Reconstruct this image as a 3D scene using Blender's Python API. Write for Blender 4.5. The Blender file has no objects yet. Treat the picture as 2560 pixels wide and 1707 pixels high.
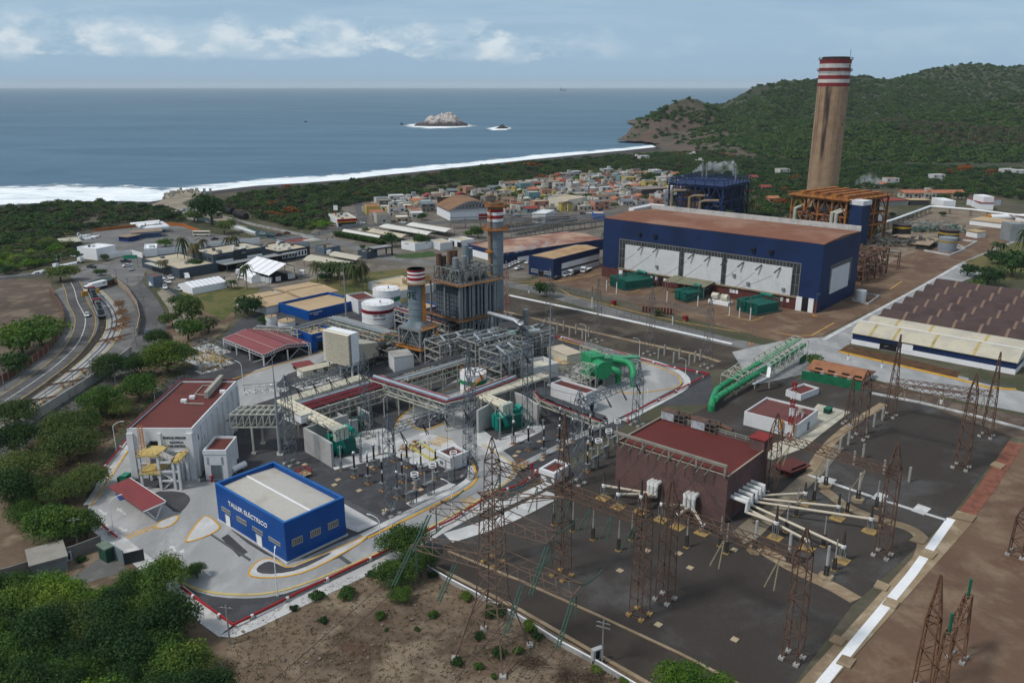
import bpy,math,random
from math import sin,cos,radians,hypot,atan2,sqrt,asin
PI=math.pi
def Q_(*a):return list(zip(a[::2],a[1::2]))
import numpy as np
rn=range;enm=enumerate;MU='MULTIPLY';RR=random.Random;KD='kind';ST='structure'
from mathutils import Vector as V3,Matrix
random.seed(7);rng=np.random.default_rng(7)
S=bpy.context.scene
COL=S.collection;LK=COL.objects.link
FPX,CH,PITCH=2100.0,85.0,radians(16.94)
cp,sp=cos(PITCH),sin(PITCH)
cam=bpy.data.cameras.new('camera');cam.sensor_width=36;cam.lens=FPX/2560*36
cam.clip_start=1;cam.clip_end=150000
co=bpy.data.objects.new('camera',cam);LK(co)
co.location=(0,0,CH);co.rotation_euler=(PI/2-PITCH,0,0)
S.camera=co
SUN_EL,SUN_AZ=radians(52),radians(-115)
S.view_settings.view_transform='Standard';S.view_settings.look='None'
S.view_settings.gamma=1;S.view_settings.exposure=0.27
S.view_settings.use_curve_mapping=False
def new_mat(name):
 m=bpy.data.materials.new('material_%s'%name);m.use_nodes=True
 m.node_tree.nodes.clear();return m,m.node_tree.nodes,m.node_tree.links
class NT:
 """tiny helper around a node tree"""
 def __init__(s,tree):s.t=tree;s.n=tree.nodes;s.l=tree.links
 def node(s,typ,**kw):
  n=s.n.new(typ)
  for k,v in kw.items():
   if k.startswith('_'):setattr(n,k[1:],v)
  for k,v in kw.items():
   if not k.startswith('_'):
    s.set(n.inputs[int(k[1:])]if k[0]=='i' and k[1:].isdigit()else n.inputs[k.replace('__',' ')],v)
  return n
 def set(s,inp,v):
  if isinstance(v,bpy.types.NodeSocket):s.l.new(v,inp)
  else:
   if isinstance(v,(tuple,list))and len(v)==3 and inp.type=='RGBA':v=(*v,1)
   inp.default_value=v
 def M(s,op,a,b=0,c=0,clamp=False):
  n=s.n.new('ShaderNodeMath');n.operation=op;n.use_clamp=clamp
  s.set(n.inputs[0],a);s.set(n.inputs[1],b);s.set(n.inputs[2],c);return n.outputs[0]
 def mix(s,f,a,b,mode='MIX'):
  n=s.n.new('ShaderNodeMix');n.data_type='RGBA';n.blend_type=mode
  s.set(n.inputs[0],f);s.set(n.inputs[6],a);s.set(n.inputs[7],b);return n.outputs[2]
 def noise(s,vec,scale,detail=4,rough=.55,dist=0):
  n=s.n.new('ShaderNodeTexNoise')
  s.l.new(vec,n.inputs['Vector']);n.inputs['Scale'].default_value=scale
  n.inputs['Detail'].default_value=detail;n.inputs['Roughness'].default_value=rough
  n.inputs['Distortion'].default_value=dist
  return n.outputs[0]
 def step(s,v,a,b):
  n=s.n.new('ShaderNodeMapRange');n.interpolation_type='SMOOTHSTEP'
  s.set(n.inputs[0],v);n.inputs[1].default_value=a;n.inputs[2].default_value=b
  return n.outputs[0]
 def scale3(s,vec,sc,rot=(0,0,0),loc=(0,0,0)):
  n=s.n.new('ShaderNodeMapping');s.l.new(vec,n.inputs[0])
  n.inputs['Location'].default_value=loc;n.inputs['Rotation'].default_value=rot;n.inputs['Scale'].default_value=sc
  return n.outputs[0]
W=bpy.data.worlds.new('World');S.world=W;W.use_nodes=True
wt=NT(W.node_tree);wt.n.clear()
sky=wt.n.new('ShaderNodeTexSky');sky.sky_type='NISHITA';sky.sun_disc=False
sky.sun_elevation=SUN_EL;sky.sun_rotation=SUN_AZ;sky.altitude=100;sky.air_density=1.2;sky.dust_density=2.0;sky.ozone_density=1.5
tc=wt.n.new('ShaderNodeTexCoord');D=tc.outputs['Generated']
sx=wt.n.new('ShaderNodeSeparateXYZ');wt.l.new(D,sx.inputs[0])
el=sx.outputs[2]
skyc=wt.mix(1.0,sky.outputs[0],(.085,.085,.085),MU)
inv=wt.M('DIVIDE',1.0,wt.M('MAXIMUM',wt.M('ADD',el,.06),.03))
vc=wt.n.new('ShaderNodeCombineXYZ')
wt.set(vc.inputs[0],wt.M(MU,sx.outputs[0],inv));wt.set(vc.inputs[1],wt.M(MU,sx.outputs[1],inv));wt.set(vc.inputs[2],0.0)
sheet=wt.noise(wt.scale3(vc.outputs[0],(.28,.5,1)),1.0,6,.6,.3)
up=wt.step(el,.10,.55)
base=wt.mix(up,(.275,.425,.590),(.50,.54,.585))
low=wt.step(el,-.01,.10)
base=wt.mix(wt.M(MU,wt.M('SUBTRACT',1.0,low),.55),base,(.285,.44,.60))
shade=wt.mix(wt.step(sheet,.36,.66),(.200,.335,.490),(.46,.575,.68))
base=wt.mix(wt.M(MU,wt.step(el,.03,.13),wt.M('SUBTRACT',.62,wt.M(MU,up,.4))),base,shade)
cv=wt.scale3(D,(11,11,26))
cum=wt.noise(cv,1.0,8,.62,.2)
big=wt.noise(wt.scale3(D,(3.2,3.2,5)),1.0,2,.5)
band=wt.M(MU,wt.step(el,.018,.034),wt.M('SUBTRACT',1.0,wt.step(el,.045,.088)))
side=wt.M('SUBTRACT',1.0,wt.step(sx.outputs[0],-.02,.16))
thr=wt.M('ADD',wt.M(MU,band,.20),wt.M(MU,wt.M('SUBTRACT',big,.5),.5))
cm=wt.step(wt.M('ADD',cum,thr),.60,.74)
cm=wt.M(MU,cm,wt.M(MU,band,wt.M('ADD',wt.M(MU,side,.8),.12)))
lit=wt.mix(wt.step(wt.noise(wt.scale3(D,(24,24,50)),1.0,5),.4,.66),(.40,.54,.67),(.72,.78,.82))
col=wt.mix(wt.M(MU,cm,.85),base,lit)
col=wt.mix(.82,skyc,col)
bg=wt.node('ShaderNodeBackground',Color=col,Strength=1.0)
wo=wt.n.new('ShaderNodeOutputWorld');wt.l.new(bg.outputs[0],wo.inputs[0])
sl=bpy.data.lights.new('sun','SUN');sl.energy=2.1;sl.angle=radians(8);sl.color=(1,.955,.89)
so=bpy.data.objects.new('sun',sl);LK(so);so.location=(0,0,300)
sdir=V3((cos(SUN_EL)*sin(SUN_AZ),cos(SUN_EL)*cos(SUN_AZ),sin(SUN_EL)))
so.rotation_euler=sdir.to_track_quat('Z','Y').to_euler()
AX=radians(47.7)
E1=V3((cos(AX),sin(AX),0));E2=V3((-sin(AX),cos(AX),0))
def ray(X,Y):
 dx=(X-1280)/FPX;dy=(853.5-Y)/FPX
 return V3((dx,cp+dy*sp,-sp+dy*cp))
def P(X,Y,z=0.0):
 d=ray(X,Y);t=(z-CH)/d.z
 return V3((d.x*t,d.y*t,z))
def HZ(b,ty):
 """height of a vertical edge that stands on pixel b (ground) and ends at image row ty"""
 w=b if isinstance(b,V3)else P(*b)
 dy=(853.5-ty)/FPX
 return CH+w.y*(dy*cp-sp)/(cp+dy*sp)
def PD(X,Y,dist):
 """point of the pixel's ray at forward distance dist"""
 d=ray(X,Y);t=dist/d.y
 return V3((d.x*t,dist,CH+d.z*t))
class MB:
 def __init__(s):s.v=[];s.f=[]
 def add(s,vs,fs):
  n=len(s.v);s.v.extend([tuple(v)for v in vs]);s.f.extend([tuple(i+n for i in f)for f in fs]);return s
 def box(s,x0,x1,y0,y1,z0,z1):
  v=[(x0,y0,z0),(x1,y0,z0),(x1,y1,z0),(x0,y1,z0),(x0,y0,z1),(x1,y0,z1),(x1,y1,z1),(x0,y1,z1)]
  return s.add(v,[(0,3,2,1),(4,5,6,7),(0,1,5,4),(1,2,6,5),(2,3,7,6),(3,0,4,7)])
 def cbox(s,c,dx,dy,dz,ang=0):
  ca,sa=cos(ang),sin(ang);v=[]
  for z in(0,dz):
   for a,b in Q_(-1,-1,1,-1,1,1,-1,1):
    x,y=a*dx/2,b*dy/2;v.append((c[0]+x*ca-y*sa,c[1]+x*sa+y*ca,c[2]+z))
  return s.add(v,[(0,3,2,1),(4,5,6,7),(0,1,5,4),(1,2,6,5),(2,3,7,6),(3,0,4,7)])
 def prs(s,poly,z0,z1):
  n=len(poly)
  a=sum(poly[i][0]*poly[(i+1)%n][1]-poly[(i+1)%n][0]*poly[i][1]for i in rn(n))
  if a<0:poly=poly[::-1]
  v=[(p[0],p[1],z0)for p in poly]+[(p[0],p[1],z1)for p in poly]
  return s.add(v,[tuple(rn(n))[::-1],tuple(rn(n,2*n))]+[(i,(i+1)%n,n+(i+1)%n,n+i)for i in rn(n)])
 def bar(s,p,q,w,h=None):
  p,q=V3(p),V3(q);d=q-p
  if d.length<1e-4:return s
  h=h or w;u=d.cross(V3((0,0,1)))
  if u.length<1e-3*d.length:u=V3((1,0,0))
  u.normalize();k=d.cross(u).normalized();v=[]
  for o in(p,q):
   for a,b in Q_(-1,-1,1,-1,1,1,-1,1):v.append(o+u*a*w/2+k*b*h/2)
  return s.add(v,[(0,1,2,3),(7,6,5,4),(0,4,5,1),(1,5,6,2),(2,6,7,3),(3,7,4,0)])
 def cyl(s,p,q,r,n=10,r2=None):
  p,q=V3(p),V3(q);d=q-p;r2=r if r2 is None else r2
  u=d.cross(V3((0,0,1)))
  if u.length<1e-3*d.length:u=V3((1,0,0))
  u.normalize();k=d.cross(u).normalized();v=[]
  for o,rr in((p,r),(q,r2)):
   for i in rn(n):
    t=2*PI*i/n;v.append(o+(u*cos(t)+k*sin(t))*rr)
  return s.add(v,[tuple(rn(n)),tuple(rn(2*n-1,n-1,-1))]+[(i,n+i,n+(i+1)%n,(i+1)%n)for i in rn(n)])
 def tube(s,pts,r,n=8):
  pts=[V3(p)for p in pts];m=len(pts);rings=[]
  pu=None
  for i,p in enm(pts):
   t=(pts[min(i+1,m-1)]-pts[max(i-1,0)]).normalized()
   if pu is None:
    u=t.cross(V3((0,0,1)))
    if u.length<1e-3:u=V3((1,0,0))
   else:
    u=pu-t*pu.dot(t)
    if u.length<1e-3:u=t.cross(V3((0,1,0)))
   u.normalize();pu=u;k=t.cross(u).normalized()
   sc=1.0
   if 0<i<m-1:
    cs=(pts[i]-pts[i-1]).normalized().dot((pts[i+1]-pts[i]).normalized());sc=min(1/max(sqrt((1+cs)/2),.4),1.6)
   rings.append([p+(u*cos(2*PI*j/n)+k*sin(2*PI*j/n))*r*(1+(sc-1)*.5)for j in rn(n)])
  v=[x for rr in rings for x in rr]
  f=[(i*n+j,i*n+(j+1)%n,(i+1)*n+(j+1)%n,(i+1)*n+j)for i in rn(m-1)for j in rn(n)]
  f+=[tuple(rn(n))[::-1],tuple(rn((m-1)*n,m*n))]
  return s.add(v,f)
 def lth(s,c,prof,n=24):
  v=[];
  for r,z in prof:
   for i in rn(n):
    t=2*PI*i/n;v.append((c[0]+r*cos(t),c[1]+r*sin(t),c[2]+z))
  f=[(k*n+i,k*n+(i+1)%n,(k+1)*n+(i+1)%n,(k+1)*n+i)for k in rn(len(prof)-1)for i in rn(n)]
  f+=[tuple(rn(n))[::-1],tuple(rn((len(prof)-1)*n,len(prof)*n))]
  return s.add(v,f)
 def ring(s,c,r,t,n=20,ax='z'):
  pts=[(c[0]+r*cos(2*PI*i/n),c[1]+r*sin(2*PI*i/n),c[2])for i in rn(n)]
  for i in rn(n):s.bar(pts[i],pts[(i+1)%n],t)
  return s
 def mk(s,name,mat,parent=None,off=None,smt=False,lb_=None):
  me=bpy.data.meshes.new(name);V=s.v
  if off is not None:V=[(a-off[0],b-off[1],c-off[2])for a,b,c in V]
  me.from_pydata(V,[],s.f);me.materials.append(mat)
  if smt:
   me.polygons.foreach_set('use_smooth',[True]*len(me.polygons))
   try:me.set_sharp_from_angle(angle=radians(40))
   except Exception:pass
  me.update()
  o=bpy.data.objects.new(name,me);LK(o)
  if parent:o.parent=parent
  if lb_:o['label']=lb_
  return o
def npmesh(name,V,F,mat,smt=False,k=None):
 """fast mesh from numpy arrays, all faces with k corners"""
 me=bpy.data.meshes.new(name);k=F.shape[1]
 me.vertices.add(len(V));me.vertices.foreach_set('co',V.astype(np.float32).ravel())
 me.loops.add(F.size);me.loops.foreach_set('vertex_index',F.astype(np.int32).ravel())
 me.polygons.add(len(F));me.polygons.foreach_set('loop_start',np.arange(0,F.size,k,dtype=np.int32))
 if smt:me.polygons.foreach_set('use_smooth',np.ones(len(F),bool))
 me.materials.append(mat);me.update(calc_edges=True);return me
def tag(o,lb_=None,cat=None,gp_=None,kind=None):
 if lb_:o['label']=lb_
 if cat:o['category']=cat
 if gp_:o['group']=gp_
 if kind:o['kind']=kind
 return o
def thg(name,lb_,cat,loc=(0,0,0),rot=0,gp_=None):
 o=bpy.data.objects.new(name,None);LK(o);o.empty_display_size=.5
 o.location=loc;o.rotation_euler=(0,0,rot);return tag(o,lb_,cat,gp_)
def kids(o):return[c for c in bpy.data.objects if c.parent==o]
def protokids(o,cache={}):
 if o.name not in cache:cache[o.name]=[(c,kids(c))for c in kids(o)]
 return cache[o.name]
def dup(src,loc,rot=0,lb_=None,scale=None,gp_=None):
 r=src.copy();LK(r);r.location=loc;r.rotation_euler=(0,0,rot)
 if lb_:r['label']=lb_
 if gp_:r['group']=gp_
 if scale is not None:r.scale=scale if hasattr(scale,'__len__')else(scale,)*3
 for c,gs in protokids(src):
  d=c.copy();LK(d);d.parent=r
  for g in gs:
   e=g.copy();LK(e);e.parent=d
 return r
class Proto:
 """first use moves the prototype itself, later uses copy it"""
 def __init__(s,root):s.r=root;s.used=False;protokids(root)
 def put(s,loc,rot=0,lb_=None,scale=None,gp_=None):
  if s.used:return dup(s.r,loc,rot,lb_,scale,gp_)
  s.used=True;r=s.r;r.location=loc;r.rotation_euler=(0,0,rot)
  if lb_:r['label']=lb_
  if gp_:r['group']=gp_
  if scale is not None:r.scale=scale if hasattr(scale,'__len__')else(scale,)*3
  return r
MATS={}
def M(name,col,rough=.75,var=.18,scale=.35,metal=0.0,col2=None,streak=0.0,corr=None,bump=0.0,spec=.22,fine=.10,local=False,c2amt=(.45,.62)):
 if name in MATS:return MATS[name]
 m,n,l=new_mat(name);t=NT(m.node_tree)
 if local:pos=t.n.new('ShaderNodeTexCoord').outputs['Object']
 else:pos=t.n.new('ShaderNodeNewGeometry').outputs['Position']
 c2=col2 or tuple(c*(1-var)for c in col)
 n1=t.noise(pos,scale,5,.6)
 c=t.mix(t.step(n1,*c2amt),col,c2)
 n2=t.noise(pos,scale*9,3,.6)
 c=t.mix(1.0,c,t.mix(n2,(1-fine*2.2,)*3,(1+fine*.6,)*3),MU)
 if streak:
  sv=t.scale3(pos,(1.1,1.1,.07));ns=t.noise(sv,1.0,4,.65)
  c=t.mix(t.M(MU,t.step(ns,.50,.74),streak),c,tuple(x*.45+y for x,y in zip(col,(.035,.022,.012))))
 b=t.node('ShaderNodeBsdfPrincipled',Base__Color=c,Roughness=rough,Metallic=metal)
 b.inputs['Specular IOR Level'].default_value=spec
 h=None
 if corr:
  tx=t.n.new('ShaderNodeTexCoord').outputs['Object']
  wv=t.n.new('ShaderNodeTexWave');t.l.new(tx,wv.inputs[0]);wv.bands_direction=corr[0];wv.inputs['Scale'].default_value=corr[1]
  h=wv.outputs[1]
 elif bump:h=t.noise(pos,scale*30,3,.6)
 if h is not None:
  bp=t.n.new('ShaderNodeBump');bp.inputs['Strength'].default_value=bump or.5;bp.inputs['Distance'].default_value=.08
  t.l.new(h,bp.inputs['Height']);t.l.new(bp.outputs[0],b.inputs['Normal'])
 o=t.n.new('ShaderNodeOutputMaterial');t.l.new(b.outputs[0],o.inputs[0])
 MATS[name]=m;return m
def MG(name,cols,scales=(.02,.12,1.6),rough=.95,contrast=(.40,.60),bump=.0,fine=.22,spots=None,rot=0,stretch=(1,1,1)):
 """ground: three colours laid over one another in patches plus fine grain"""
 if name in MATS:return MATS[name]
 m,n,l=new_mat(name);t=NT(m.node_tree)
 pos=t.n.new('ShaderNodeNewGeometry').outputs['Position']
 sp_=t.scale3(pos,stretch,(0,0,rot))
 a=t.noise(sp_,scales[0],6,.62,.4);b_=t.noise(sp_,scales[1],6,.65,.3);g=t.noise(pos,scales[2],4,.7)
 c=t.mix(t.step(a,*contrast),cols[0],cols[1])
 c=t.mix(t.step(b_,contrast[0]+.06,contrast[1]+.04),c,cols[2])
 if spots:c=t.mix(t.M(MU,t.step(t.noise(pos,spots[1],5,.7),.56,.66),spots[2]),c,spots[0])
 c=t.mix(1.0,c,t.mix(g,(1-fine*1.6,)*3,(1+fine,)*3),MU)
 b=t.node('ShaderNodeBsdfPrincipled',Base__Color=c,Roughness=rough);b.inputs['Specular IOR Level'].default_value=.08
 if bump:
  bp=t.n.new('ShaderNodeBump');bp.inputs['Strength'].default_value=bump;bp.inputs['Distance'].default_value=.25
  t.l.new(g,bp.inputs['Height']);t.l.new(bp.outputs[0],b.inputs['Normal'])
 o=t.n.new('ShaderNodeOutputMaterial');t.l.new(b.outputs[0],o.inputs[0])
 MATS[name]=m;return m
def MLEAF(name,c1,c2,c3=None,nscale=.45):
 if name in MATS:return MATS[name]
 m,n,l=new_mat(name);t=NT(m.node_tree)
 pos=t.n.new('ShaderNodeNewGeometry').outputs['Position']
 oi=t.n.new('ShaderNodeObjectInfo').outputs['Random']
 a=t.noise(pos,nscale,4,.65)
 c=t.mix(t.step(a,.38,.62),c1,c2)
 if c3:c=t.mix(t.step(t.noise(pos,nscale*.12,3,.6),.52,.64),c,c3)
 c=t.mix(1.0,c,t.mix(oi,(.68,.74,.70),(1.22,1.18,1.05)),MU)
 b=t.node('ShaderNodeBsdfPrincipled',Base__Color=c,Roughness=.75);b.inputs['Specular IOR Level'].default_value=.2
 tr=t.node('ShaderNodeBsdfTranslucent',Color=t.mix(1.0,c,(1.1,1.25,.7),MU))
 mx=t.n.new('ShaderNodeMixShader');mx.inputs[0].default_value=.25
 t.l.new(b.outputs[0],mx.inputs[1]);t.l.new(tr.outputs[0],mx.inputs[2])
 o=t.n.new('ShaderNodeOutputMaterial');t.l.new(mx.outputs[0],o.inputs[0])
 MATS[name]=m;return m
wh1=M(1,(.66,.67,.68),.6,.08,.25,streak=.12)
wh2=M(2,(.78,.79,.80),.5,.05)
crm=M(3,(.60,.57,.46),.55,.10,.3,streak=.12)
crf=M(4,(.50,.46,.36),.6,.2,.12,col2=(.42,.39,.32),corr=('X',1.2))
tnr=M(5,(.47,.34,.20),.7,.12,.1,corr=('X',1.0),bump=.4)
mrn=M(6,(.125,.036,.030),.8,.2,.12,fine=.08)
rsh=M(7,(.21,.045,.045),.55,.12,.15,corr=('X',1.6),bump=.3)
blue=M(8,(.003,.062,.260),.45,.10,.2,fine=.03)
navy=M(9,(.010,.026,.085),.6,.25,.08,fine=.05)
nst=M(10,(.012,.03,.11),.6,.3,.3)
gst=M(11,(.23,.25,.26),.5,.18,.4,metal=.2)
gv=M(12,(.26,.28,.285),.5,.2,.5,metal=.3)
lst=M(13,(.44,.44,.38),.6,.15,.4)
sgy=M(14,(.20,.245,.275),.5,.15,.15,metal=.15,streak=.15)
boiler=M(15,(.085,.11,.125),.5,.3,.25,streak=.3)
rst=M(16,(.135,.078,.054),.9,.35,.6,col2=(.095,.058,.045))
rso=M(17,(.35,.14,.035),.8,.4,.25,col2=(.20,.07,.03),streak=.3)
org=M(18,(.50,.20,.03),.6,.25,.5)
yel=M(19,(.62,.33,.03),.65,.2,.6)
ypl=M(20,(.52,.40,.16),.75,.2,.6)
rdp=M(21,(.33,.015,.02),.45,.15,.5)
mrp=M(22,(.22,.035,.045),.5,.2,.4)
teal=M(23,(.0,.27,.20),.45,.15,.6)
tdl=M(24,(.02,.19,.145),.6,.3,.5,streak=.3)
green=M(25,(.025,.27,.11),.45,.15,.35)
gdk=M(26,(.01,.13,.075),.6,.2,.4)
slv=M(27,(.55,.57,.58),.3,.1,.5,metal=.75)
black=M(28,(.012,.012,.013),.5,.1)
dk_=M(29,(.012,.013,.015),.7,.2)
gls=M(30,(.03,.04,.05),.15,.2,.6,spec=.6)
ccr=M(31,(.36,.355,.335),.9,.25,.25,col2=(.27,.265,.25),streak=.25)
brick=M(32,(.115,.038,.034),.85,.25,.4,streak=.2)
plu=M(33,(.150,.085,.080),.85,.3,.25,col2=(.105,.065,.065),streak=.65,fine=.2)
slate=M(34,(.055,.075,.10),.7,.15)
charcoal=M(35,(.028,.036,.045),.7,.15)
glaze=M(36,(.06,.115,.09),.3,.2,2.)
tyre=M(37,(.015,.015,.015),.9,.1)
barkm=M(38,(.10,.075,.055),.95,.3,2.)
# -- SETTING
def poly(pts,z=0.0):return[P(x,y,0)[:2]for x,y in pts]
def smt(pts,it=2,closed=True):
 for _ in rn(it):
  q=[];n=len(pts)
  for i in rn(n if closed else n-1):
   a,b=pts[i],pts[(i+1)%n]
   q+=[(a[0]*.75+b[0]*.25,a[1]*.75+b[1]*.25),(a[0]*.25+b[0]*.75,a[1]*.25+b[1]*.75)]
  if not closed:q=[pts[0]]+q+[pts[-1]]
  pts=q
 return pts
def slb(name,pts,z1,mat,z0=-.3,sm=0,world=False):
 pp=[p[:2]for p in pts]if world else poly(pts)
 if sm:pp=smt(pp,sm)
 mb=MB();mb.prs(pp,z0,z1);o=mb.mk(name,mat);o[KD]=ST;return o
def ofl(pts,off):
 out=[]
 for i in rn(len(pts)):
  a=V3(pts[max(i-1,0)]);b=V3(pts[min(i+1,len(pts)-1)]);d=(b-a).normalized()
  out.append((pts[i][0]-d.y*off,pts[i][1]+d.x*off))
 return out
def stp(name,pts,w,z1,mat,z0=-.3,sm=2,off=0,world=False,kind='structure',dash=None):
 c=[p[:2]for p in pts]if world else poly(pts)
 if sm:c=smt(c,sm,False)
 L=ofl(c,off+w/2);R=ofl(c,off-w/2);mb=MB();acc=0
 for i in rn(len(c)-1):
  seg=(V3(c[i+1])-V3(c[i])).length;acc+=seg
  if dash and(acc%(2*dash))>dash:continue
  v=[(L[i][0],L[i][1],z0),(R[i][0],R[i][1],z0),(R[i+1][0],R[i+1][1],z0),(L[i+1][0],L[i+1][1],z0)]
  v+=[(a,b,z1)for a,b,_ in v]
  fs=[(4,5,6,7),(1,2,6,5),(3,0,4,7)]
  if i==0 or dash:fs.append((0,1,5,4))
  if i==len(c)-2 or dash:fs.append((2,3,7,6))
  mb.add(v,fs)
 o=mb.mk(name,mat)
 if kind:o['kind']=kind
 return o
dirt=MG(39,((.160,.118,.082),(.098,.070,.050),(.225,.178,.125)),(.018,.09,.9),spots=((.085,.045,.028),.05,.55),fine=.28,bump=.3)
scrubsoil=MG(40,((.085,.078,.055),(.062,.068,.036),(.115,.10,.075)),(.012,.05,.8))
gravel=MG(41,((.070,.072,.078),(.058,.059,.064),(.084,.087,.094)),(.03,.2,3.5),fine=.35,bump=.5)
oldgravel=MG(42,((.052,.045,.040),(.066,.059,.053),(.098,.098,.100)),(.02,.045,3.2),contrast=(.42,.68),fine=.32,bump=.4)
crd=MG(43,((.30,.305,.305),(.23,.235,.24),(.38,.38,.375)),(.05,.15,1.5),contrast=(.35,.68),fine=.07,stretch=(1,.45,1),rot=-AX)
wcn=MG(44,((.46,.46,.455),(.38,.38,.375),(.54,.54,.53)),(.06,.3,2.),fine=.06)
asphalt=MG(45,((.095,.095,.098),(.075,.074,.075),(.125,.123,.12)),(.03,.12,2.),fine=.10)
gya=MG(46,((.150,.150,.150),(.115,.113,.11),(.19,.186,.18)),(.02,.10,2.),fine=.10)
bcn=MG(47,((.150,.098,.066),(.115,.070,.050),(.200,.145,.10)),(.018,.10,1.2),contrast=(.38,.66),fine=.12,spots=((.10,.045,.03),.07,.5))
tcn=MG(48,((.27,.205,.13),(.21,.155,.10),(.33,.27,.19)),(.03,.2,1.5),fine=.1)
grass=MG(49,((.11,.115,.04),(.145,.12,.055),(.065,.085,.028)),(.03,.12,1.4))
sand=MG(50,((.055,.050,.049),(.046,.042,.041),(.068,.062,.060)),(.01,.05,.8),fine=.08)
SEA=-5.0
shore_px=Q_(-400,520,0,512,100,508,180,503,280,503,375,504,408,499,416,490,440,483,478,481,520,478,640,464,760,457,860,449,960,437,1060,427,1200,412,1330,398,1440,387,1560,376,1680,363,1740,357,1770,360,1800,352)
shore=[P(x,y,SEA)for x,y in shore_px]
top_px=Q_(-400,560,0,526,100,518,200,515,300,513,380,512,430,503,452,494,480,490,525,487,640,475,760,468,880,462,960,453,1060,444,1200,427,1330,412,1440,401,1560,386,1680,372,1740,366,1770,364,1790,362,1830,358)
tops=[P(x,y,0)for x,y in top_px]
g=MB();g.prs([(-1500,-200)]+[(p.x,p.y)for p in tops]+Q_(360,1500,520,1700,1200,2300,3500,3500,3500,-200),-40,0)
gr=g.mk('ground',scrubsoil);gr[KD]=ST
bm=MB();under=[V3((p.x*1.004,p.y*1.004+1,SEA-.4))for p in shore]
n=len(tops);rows=[[V3((p.x,p.y,.01))for p in tops],shore,under]
bm.add([v for r in rows for v in r],[(k*n+i,k*n+i+1,(k+1)*n+i+1,(k+1)*n+i)for k in rn(2)for i in rn(n-1)])
o=bm.mk('beach',sand);o[KD]=ST
m,n_,l_=new_mat('sea_water');t=NT(m.node_tree)
pos=t.n.new('ShaderNodeNewGeometry').outputs['Position']
w1=t.noise(t.scale3(pos,(.014,.05,.05),(0,0,-.1)),1.0,7,.68,.4);w2=t.noise(t.scale3(pos,(.0016,.006,1),(0,0,-.08)),1.0,5,.6,.5)
w3=t.noise(t.scale3(pos,(.05,.16,1),(0,0,-.15)),1.0,5,.7)
c=t.mix(t.step(w2,.35,.65),(.055,.118,.178),(.08,.160,.228))
c=t.mix(t.M(MU,t.step(w1,.52,.70),.55),c,(.11,.20,.27))
c=t.mix(t.M(MU,t.step(w3,.66,.76),.35),c,(.30,.38,.44))
b=t.node('ShaderNodeBsdfPrincipled',Base__Color=c,Roughness=.55);b.inputs['IOR'].default_value=1.333;b.inputs['Specular IOR Level'].default_value=.3
bp=t.n.new('ShaderNodeBump');bp.inputs['Strength'].default_value=.9;bp.inputs['Distance'].default_value=2.5
t.l.new(t.M('ADD',w1,t.M(MU,w3,.5)),bp.inputs['Height']);t.l.new(bp.outputs[0],b.inputs['Normal'])
o_=t.n.new('ShaderNodeOutputMaterial');t.l.new(b.outputs[0],o_.inputs[0]);water=m
bk=[0]+[120*1.22**i for i in rn(29)];xs_=sorted([-x for x in bk[1:]]+bk);ys_=[-600]+[y for y in bk]
bk_n=len(xs_);s_=MB()
s_.add([(x,y,SEA)for y in ys_ for x in xs_],[(j*bk_n+i,j*bk_n+i+1,(j+1)*bk_n+i+1,(j+1)*bk_n+i)for j in rn(len(ys_)-1)for i in rn(bk_n-1)])
o=s_.mk('sea',water);o[KD]=ST
m,n_,l_=new_mat('sea_foam');t=NT(m.node_tree)
pos=t.n.new('ShaderNodeNewGeometry').outputs['Position'];uv=t.n.new('ShaderNodeUVMap').outputs[0]
su=t.n.new('ShaderNodeSeparateXYZ');t.l.new(uv,su.inputs[0]);v=su.outputs[1]
nf=t.noise(t.scale3(pos,(.035,.10,1),(0,0,.1)),1.0,8,.72,.8);ng=t.noise(pos,.012,4,.6)
edge=t.M(MU,t.step(v,.0,.06),t.M('SUBTRACT',1.0,t.step(v,.45,1.0)))
dens=t.M('ADD',t.M(MU,edge,.62),t.M('ADD',t.M(MU,t.M('SUBTRACT',nf,.5),1.5),t.M(MU,t.M('SUBTRACT',ng,.5),.9)))
al=t.M(MU,t.step(dens,.20,.48),t.step(edge,.01,.10))
bs=t.node('ShaderNodeBsdfPrincipled',Base__Color=t.mix(t.step(nf,.35,.6),(.58,.66,.70),(.84,.87,.88)),Roughness=.9)
tr=t.n.new('ShaderNodeBsdfTransparent');mx=t.n.new('ShaderNodeMixShader');t.l.new(al,mx.inputs[0]);t.l.new(tr.outputs[0],mx.inputs[1]);t.l.new(bs.outputs[0],mx.inputs[2])
o_=t.n.new('ShaderNodeOutputMaterial');t.l.new(mx.outputs[0],o_.inputs[0]);foam=m
def surf(name,inner,outer,z,seg=10):
 """inner/outer: lists of world points, v runs from 0 (land side) to 1 (sea side)"""
 me=bpy.data.meshes.new(name);V=[];F=[];UV=[]
 N=len(inner)
 for k in rn(seg+1):
  for i in rn(N):
   p=inner[i].lerp(outer[i],k/seg);V.append((p.x,p.y,z))
 for k in rn(seg):
  for i in rn(N-1):
   F.append((k*N+i,k*N+i+1,(k+1)*N+i+1,(k+1)*N+i));UV+=[(i/N,k/seg),((i+1)/N,k/seg),((i+1)/N,(k+1)/seg),(i/N,(k+1)/seg)]
 me.from_pydata(V,[],F);u=me.uv_layers.new(name='UVMap')
 for a,b_ in enm(UV):u.data[a].uv=b_
 me.materials.append(foam);me.update();o=bpy.data.objects.new(name,me);LK(o);o['kind']='stuff'
 return o
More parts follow.
